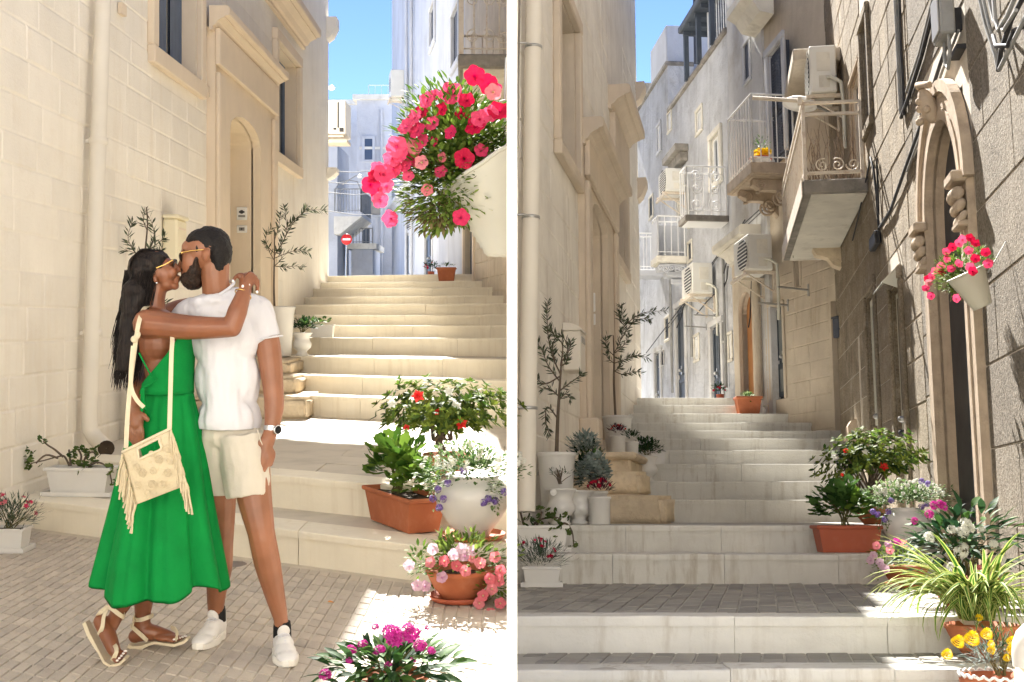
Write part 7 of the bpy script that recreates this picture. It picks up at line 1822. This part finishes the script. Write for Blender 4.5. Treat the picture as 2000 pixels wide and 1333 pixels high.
for (x, Y, s, lab) in ((1095, 9.2, 1.10, 'front white urn with withered twigs beside the window box, left of the grey stairs'), (1131, 9.42, 1.06, 'second white urn, half hidden behind the front urn with twigs')):
    t = potted('urn', lab, 'urn', RT(x, Y, D_), P_URN, s=s)
    if Y < 9.3:
        part('medallion', MB().lathe([(.001, .006), (.012, .008), (.018, .004), (.022, .008), (.026, .0)], 16).xf(T(-.06, -.115, .235) @ RX(R(90))), M['potwhite'], t); stems(t, (0, 0, .3), (0, 0, .36), (.10, .07, .09), 16, .004, 12, 'wood', 'twig'); bush(t, 'deep', (0, 0, .36), (.1, .07, .05), 50, 'narrow', .03, 86, .2)
t = potted('potted_plant', 'silvery dusty miller in a white pot against the limestone blocks', 'potted plant', RT(1160, 9.55, D_), P_MUG, s=1.2); bush(t, 'silver', (.0, -.02, .40), (.13, .11, .13), 520, 'lobed', .036, 87, -.7, .5, .4)
t = potted('potted_plant', 'blue green leafy plant rising behind the silvery one beside the largest white pot', 'potted plant', RT(1138, 9.85, D_), P_MUG, s=1.2); bush(t, 'deep', (.02, 0, .40), (.13, .10, .2), 260, 'oval', .065, 88, -.8, .5, .4); bush(t, 'silver', (.03, -.02, .60), (.13, .10, .11), 420, 'oval', .045, 89, -.5, .5, .5, 'young_leaves'); bush(t, 'mid', (.08, 0, .52), (.08, .08, .06), 90, 'oval', .05, 90, -.5)
t = potted('potted_plant', 'dark red ornamental pepper in a straight white mug pot in front of the long block', 'potted plant', RT(1170, 9.3, D_), P_MUG, s=.98); bush(t, 'purpleleaf', (0, 0, .26), (.09, .07, .06), 130, 'narrow', .05, 91, -.2, .5, .7); flowers(t, 'small', ['red'], (0, 0, .27), (.08, .06, .06), 14, .03, 92, .2)
# pots on the ledge
zl = D_ + .66
t = potted('potted_tree', 'olive sapling with long drooping sprigs in a white pot on the ledge by the corner', 'olive tree', RT(1207, 13.2, zl + .02), P_TAPER, s=.95, sv=.95)
S_ = 13.2 / 2400 * 1.01; o = lambda x, y, d=0.: Vector(((x - 1207) * S_, d, .43 + (803 - y) * S_))
olive_tree(t, 0, [(-.02, 0, .4), o(1201, 740), o(1202, 690), o(1201, 645)], .014, [[o(1202, 715), o(1220, 722), o(1240, 716), o(1256, 720)], [o(1202, 700), o(1225, 692), o(1245, 684), o(1270, 690)], [o(1202, 680), o(1215, 655), o(1222, 620), o(1216, 586)], [o(1220, 630), o(1240, 612), o(1262, 600), o(1305, 596)], [o(1215, 655), o(1235, 625), o(1255, 612), o(1275, 614)], [o(1202, 685), o(1190, 672), o(1186, 655), o(1190, 645)], [o(1202, 700), o(1190, 690), o(1186, 680)], [o(1204, 680), o(1225, 660), o(1232, 645)], [o(1218, 620), o(1212, 605), o(1216, 586)], [o(1203, 715), o(1215, 705), o(1212, 690)]], 23, .070, 20)
for (x, Y, zz, prof, s, lab, fol, fl) in ((1207, 12.55, zl, P_MUG, .95, 'small white pot of orange tipped pepper plant on the ledge below the tall olive', 'purpleleaf', 'scarlet'), (1234, 12.7, zl - .03, P_MUG, .85, 'little white pot with sparse leaves between the pepper plant and the urn', 'deep', None), (1263, 13.0, RLV['F'] , P_URN, 1.15, 'white urn with a dense dark green plant on the grey steps by the corner', 'deep', None)):
    t = potted('potted_plant', lab, 'potted plant', RT(x, Y, zz), prof, s=s); h_ = prof[-1][1] * s
    if prof is P_URN: bush(t, fol, (0, 0, h_ + .09), (.14, .12, .11), 420, 'oval', .045, 95, -.4); stems(t, (0, 0, h_), (0, 0, h_ + .1), (.13, .1, .1), 8, .004, 4)
    else: bush(t, fol, (0, 0, h_ + .06), (.09, .07, .07), 120, 'narrow', .05, 96, -.2)
    if fl: flowers(t, 'small', [fl], (0, 0, h_ + .06), (.08, .06, .06), 9, .022, 97, .2)
t = thing('flower_box', 'small plain white box behind the urn on the grey steps', 'flower box', RT(1284, 13.65, RLV['G'])); trough(t, .16, .14, .16, 'potwhite', .9)
# right cluster
t = potted('potted_shrub', 'azalea bush with red and white blooms on the grey landing against the golden wall', 'shrub', RT(1702, 9.35, D_), P_BOWL, 'terra', s=.85)
S_ = 9.35 / 2400; cz = .46
part('trunk', MB().tube([(0, 0, .1), (-.03, 0, .2), (.0, 0, cz)], [.026, .022, .012], 8), M['wood'], t); stems(t, (-.02, 0, .2), (0, 0, cz), (.34, .25, .16), 14, .009, 25, 'wood', 'branch')
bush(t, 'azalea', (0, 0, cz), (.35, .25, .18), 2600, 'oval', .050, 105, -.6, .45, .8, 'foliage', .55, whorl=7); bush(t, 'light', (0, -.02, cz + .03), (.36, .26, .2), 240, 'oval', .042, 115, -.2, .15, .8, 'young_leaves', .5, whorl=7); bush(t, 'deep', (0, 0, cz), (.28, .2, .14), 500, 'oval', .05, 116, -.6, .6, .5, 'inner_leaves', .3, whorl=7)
for (x, y, c, s) in ((1652, 882, 'scarlet', .05), (1726, 912, 'scarlet', .075), (1645, 928, 'scarlet', .03), (1690, 885, 'white', .06), (1700, 893, 'white', .05), (1745, 872, 'white', .05), (1628, 893, 'white', .05), (1765, 905, 'white', .04)): q = SR.at_y(x, y, 9.12); flower(t, 'open', c, q - Rp(1702, 9.35, D_), (0, -1, .4), s)
p = SR.at_y(1655, 1076, 8.72); t = thing('flower_box', 'brick red plastic trough of glossy geranium leaves on the grey step, facing front', 'flower box', SR.m @ T(p.x, 8.72, C_)); trough(t, .44, .20, .185, 'terraplastic', .86)
bush(t, 'mid', (-.03, 0, .32), (.17, .11, .16), 170, 'lobed', .072, 121, -.5, .4, .3, each=True); bush(t, 'light', (.06, -.02, .30), (.14, .10, .14), 110, 'lobed', .06, 122, -.5, .4, .4, each=True); stems(t, (0, 0, .17), (0, 0, .32), (.18, .1, .15), 12, .006, 16)
t = potted('potted_plant', 'round white jar of trailing white and violet flowers beside the arched portal', 'potted plant', RT(1764, 8.62, C_), P_OLLA, s=.80, sv=1.12)
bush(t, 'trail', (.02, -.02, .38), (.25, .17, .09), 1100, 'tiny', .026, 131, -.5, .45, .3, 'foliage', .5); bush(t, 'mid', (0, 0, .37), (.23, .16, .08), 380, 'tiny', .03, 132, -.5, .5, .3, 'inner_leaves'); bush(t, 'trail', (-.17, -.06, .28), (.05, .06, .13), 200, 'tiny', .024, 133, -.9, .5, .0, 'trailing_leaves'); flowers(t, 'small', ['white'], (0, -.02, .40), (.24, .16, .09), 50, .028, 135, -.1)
for (x, y) in ((1740, 978), (1728, 1015), (1714, 1005), (1735, 1000), (1800, 990), (1810, 985), (1812, 945), (1800, 940), (1705, 1000)): q = SR.at_y(x, y, 8.42); flower(t, 'cluster', 'purple', q - Rp(1764, 8.62, C_), (random.uniform(-.4, .2), -1, .1), .045)
t = potted('potted_plant', 'terracotta bowl of pink petunias on the paved grey tread', 'potted plant', RT(1758, 7.9, B_), P_BOWL, 'terra', s=.85, saucer=('terra', .95))
bush(t, 'petleaf', (-.02, 0, .17), (.18, .13, .08), 260, 'oval', .04, 141, -.5); bush(t, 'petleaf', (-.16, -.02, .14), (.06, .06, .1), 90, 'oval', .032, 142, -.8)
for (x, y, c) in ((1738, 1075, 'rose'), (1735, 1063, 'lilac'), (1722, 1105, 'lilac'), (1730, 1112, 'lilac'), (1700, 1095, 'lilac'), (1712, 1066, 'rose'), (1752, 1058, 'magenta'), (1765, 1062, 'rose'), (1706, 1085, 'lilac'), (1718, 1098, 'lilac')): q = SR.at_y(x, y, 7.72); flower(t, 'petunia', c, q - Rp(1758, 7.9, B_), (random.uniform(-.5, .3), -1, random.uniform(0, .6)), .052)
t = potted('potted_plant', 'large dark leaved plant with white star clusters and a few magenta ones by the portal', 'potted plant', RT(1868, 6.35, B_), P_BOWL, 'terra', s=1.0)
bush(t, 'deep', (-.02, -.02, .30), (.27, .16, .17), 200, 'lance', .095, 151, -.6, .4, .3, each=True); bush(t, 'mid', (-.02, -.02, .34), (.25, .15, .15), 60, 'lance', .09, 152, -.2, .3, .4, each=True); stems(t, (0, 0, .13), (0, 0, .3), (.25, .15, .17), 16, .005, 17)
for (x, y, c, s) in ((1886, 1022, 'white', .06), (1858, 1035, 'white', .05), (1880, 1040, 'white', .07), (1815, 1050, 'white', .06), (1877, 1075, 'white', .085), (1918, 1035, 'white', .04), (1940, 1062, 'white', .05), (1955, 1090, 'white', .06), (1858, 1108, 'white', .05), (1893, 1032, 'white', .06), (1824, 988, 'magenta', .05), (1842, 990, 'magenta', .05), (1815, 1005, 'magenta', .05), (1786, 1018, 'magenta', .04), (1835, 985, 'magenta', .045), (1913, 1110, 'rose', .04), (1800, 1085, 'white', .03)): q = SR.at_y(x, y, 6.16); flower(t, 'cluster', c, q - Rp(1868, 6.35, B_), (random.uniform(-.3, .3), -.8, .6), s)
# spider plant
spp = Rp(1900, 5.62, A_); t = potted('potted_plant', 'variegated spider plant with long arching leaves in a terracotta bowl, lower right', 'potted plant', SR.m @ T(spp), P_BOWL, 'terra', s=.95)
r = random.Random(77); c0 = Vector((-.03, -.02, .16))
sm_ = []
for v_ in range(14):
    b = MB(); L = 1.; n = 9; vs = []
    bend = .55 + .10 * v_
    for i in range(n + 1):
        tt = i / n; a = R(66) - bend * 1.55 * tt ** 1.25
        if i == 0: x = z = 0.
        else: x += L / n * math.cos(a); z += L / n * math.sin(a)
        w = .022 * (1 - .15 * math.cos(tt * 5)) * (1 - tt) ** .45 if i < n else .0008
        for q, zz in ((-1, .35), (-.5, .1), (0, 0), (.5, .1), (1, .35)): vs.append((x, q * w, z + zz * w))
    fs = []
    for i in range(n):
        for k in range(4): fs.append((i * 5 + k, i * 5 + k + 1, (i + 1) * 5 + k + 1, (i + 1) * 5 + k))
    b.add(vs, fs, True); me = b.mesh('leaf', G['spider']); me.materials.append(G['spideredge'])
    for j, pl in enumerate(me.polygons): pl.material_index = 1 if j % 4 in (0, 3) else 0
    sm_.append(me)
for k in range(210):
    a = r.uniform(0, 2 * PI); 
    if k % 3 == 0: a = r.uniform(R(150), R(300))
    L = r.uniform(.32, .62) * (.8 if math.cos(a) > .3 else 1.); me = sm_[min(13, int(abs(r.gauss(.45, .3)) * 13))]
    link('leaf', me, t, T(c0 + Vector((r.uniform(-.06, .06), r.uniform(-.05, .05), 0))) @ RZ(a) @ RX(r.uniform(-.35, .35)) @ Matrix.Scale(L, 4))
for (x, y) in ((1912, 1207), ): q = SR.at_y(x, y, 5.4); flower(t, 'small', 'yellow', q - spp, (0, -1, .3), .03)
# marigolds
mp = Rp(1932, 4.92, A_ - .2); t = potted('potted_plant', 'yellow marigolds over grey green ferny leaves in a scalloped terracotta pot, lower right corner', 'potted plant', SR.m @ T(mp), P_BOWL, 'terra', s=.92, sv=1.5)
zz = .15 * .92 * 1.5
sca = MB(); pts = [(.158 * math.cos(a * PI / 48), .158 * math.sin(a * PI / 48), zz + .004 + .006 * math.sin(a * PI / 48 * 26)) for a in range(97)]; part('scalloped_rim', sca.tube(pts, .006, 6, False), M['potwhite'], t)
bush(t, 'silver', (-.06, -.02, zz + .06), (.09, .09, .07), 260, 'needle', .04, 161, -.4, .5, .5); bush(t, 'deep', (-.01, .02, zz + .10), (.10, .08, .08), 260, 'needle', .045, 162, -.4, .5, .5, 'ferny_leaves'); bush(t, 'petleaf', (.09, -.02, zz + .07), (.08, .08, .09), 240, 'needle', .045, 163, -.4, .5, .5, 'ferny_leaves'); stems(t, (0, 0, zz), (0, 0, zz + .1), (.12, .08, .1), 14, .003, 18)
for (x, y, s) in ((1873, 1250, .05), (1900, 1243, .058), (1928, 1235, .045), (1978, 1250, .04), (1980, 1265, .05), (1851, 1275, .042), (1936, 1256, .028), (1938, 1268, .032), (1966, 1283, .028), (1995, 1270, .03)): q = SR.at_y(x, y, 4.82); flower(t, 'marigold', 'yellow', q - mp, (random.uniform(-.3, .3), -.7, .8), s * 1.02)
# wall basket
hu_, hv_ = RR.px(1916, 600, .16); t = thing('hanging_basket', 'cream woven basket of pink petunias hanging on the golden wall beside the arched portal', 'hanging basket', RR.at(hu_, .15, hv_))
b = MB(); rows = 24; pr = []
for k in range(rows): tt = k / (rows - 1); pr.append((.052 + .052 * tt + (.0016 if k % 2 else 0), .20 * tt))
bs = part('basket', MB().lathe([(.001, 0)] + pr + [(.110, .20), (.112, .207), (.104, .209), (.096, .195), (.001, .19)], 28).xf(RX(R(-24)) @ RY(R(-6))), M['basket'], t)
part('hanger', MB().tube([(.06, -.05, .2), (.0, -.14, .36)], .003, 5).tube([(-.06, -.05, .22), (.0, -.14, .36)], .003, 5), M['metal'], t)
bw_ = lambda x, y, w=.2: Vector((RR.px(x, y, w)[0] - hu_, w - .15, RR.px(x, y, w)[1] - hv_))
cb = bw_(1868, 535); bush(t, 'petleaf', cb, (.14, .09, .10), 1900, 'oval', .022, 171, -1, .45, .3, 'foliage', .5); bush(t, 'light', bw_(1880, 510), (.10, .08, .09), 260, 'narrow', .03, 172, -1, .4, .5, 'young_leaves'); bush(t, 'dead', bw_(1868, 568), (.09, .06, .05), 200, 'narrow', .026, 173, -1, .6, -.2, 'withered_leaves'); bush(t, 'petleaf', bw_(1915, 510), (.06, .06, .06), 200, 'narrow', .03, 174, -.5); stems(t, bw_(1900, 545), cb, (.14, .09, .1), 16, .003, 19)
for (x, y, c) in ((1895, 465, 'red'), (1905, 475, 'red'), (1873, 475, 'hotpink'), (1860, 483, 'red'), (1848, 492, 'hotpink'), (1850, 505, 'hotpink'), (1905, 505, 'red'), (1925, 493, 'red'), (1930, 515, 'hotpink'), (1838, 520, 'hotpink'), (1840, 532, 'red'), (1820, 540, 'hotpink'), (1812, 545, 'red'), (1808, 563, 'hotpink'), (1818, 578, 'hotpink'), (1868, 583, 'hotpink'), (1895, 522, 'hotpink'), (1858, 525, 'hotpink'), (1873, 515, 'hotpink'), (1900, 530, 'red'), (1826, 530, 'hotpink'), (1892, 490, 'hotpink'), (1880, 468, 'hotpink'), (1815, 552, 'rose')):
    flower(t, 'petunia', c, bw_(x, y, .27), RR.m.to_3x3().inverted() @ Vector((random.uniform(-.6, .3), -1, random.uniform(-.1, .6))), .050)
# head of the stairs
t = thing('flower_box', 'terracotta box with a low plant beside the orange door', 'flower box', RT(1464, 16.8, RLV['L'])); trough(t, .34, .25, .25, 'terra', .78); bush(t, 'trail', (0, 0, .26), (.10, .08, .04), 70, 'oval', .045, 181, -.1)
t = potted('potted_plant', 'small dark red flowering plant beside the blue door', 'potted plant', RT(1410, 18.6, RLV['N']), P_MUG, 'terraplastic', s=.7); bush(t, 'deep', (0, 0, .22), (.1, .08, .1), 110, 'oval', .05, 182, -.5); flowers(t, 'open', ['red'], (0, 0, .2), (.1, .08, .08), 9, .045, 183)
t = potted('bottle', 'white plastic bottle standing by the door, right of the terracotta box', 'bottle', RT(1491, 16.8, RLV['L']), [(.001, 0), (.055, 0), (.06, .01), (.06, .07), (.03, .11), (.012, .13), (.012, .19), (.016, .2), (.001, .205)], 'white', soil=False); bush(t, 'light', (-.08, .02, .1), (.06, .04, .09), 14, 'narrow', .14, 184, -.2)
# plant pot and sprig on the long balcony
t = potted('potted_plant', 'pot of yellow flowers on the long bracketed balcony', 'potted plant', C.at(aa + .28, .40, az), P_BOWL, 'potwhite', s=.85); part('rim_band', MB().lathe([(.142, .10), (.148, .105), (.148, .13), (.142, .13)], 20), M['terraplastic'], t); flowers(t, 'marigold', ['yellow'], (0, -.02, .18), (.12, .1, .06), 12, .09, 191, 0); bush(t, 'mid', (-.05, 0, .25), (.13, .1, .16), 60, 'oval', .05, 192, -.2)
q = C.px(1548, 470, .3); t = thing('hanging_plant', 'pale green weed trailing from the edge of the rusty balcony', 'plant', C.at(q[0], .3, q[1])); bush(t, 'light', (0, 0, 0), (.05, .05, .20), 150, 'tiny', .03, 193, -1, .5, 0); part('stem', MB().tube([(0, 0, .28), (.02, 0, .05), (0, 0, -.22)], .004, 5), M['stem'], t)
# cream rounded post at the right edge, carved water spout
t = thing('post', 'cream painted round topped post cut by the right edge of the grey steps', 'post', RT(2005, 4.42, A_ - .2)); part('shaft', MB().lathe([(.001, -.6), (.085, -.6), (.085, .31), (.001, .31)], 24), M['creamdoor'], t); part('cap', MB().lathe([(.088, .30), (.09, .34), (.086, .38), (.07, .42), (.045, .445), (.001, .455)], 24), M['pipe'], t); part('base_ring', MB().lathe([(.001, .08), (.092, .08), (.092, .11), (.001, .11)], 24), M['metal'], t)
q = RR.px(1664, 862, .05); t = thing('stone_spout', 'small curved stone spout at the foot of the golden wall', 'spout', RR.at(q[0], 0, q[1])); part('spout', MB().sweepx([(0, 0), (.13, 0), (.13, .05), (.10, .07), (.10, .16), (.06, .22), (0, .24)], -.12, .12), M['carved'], t)
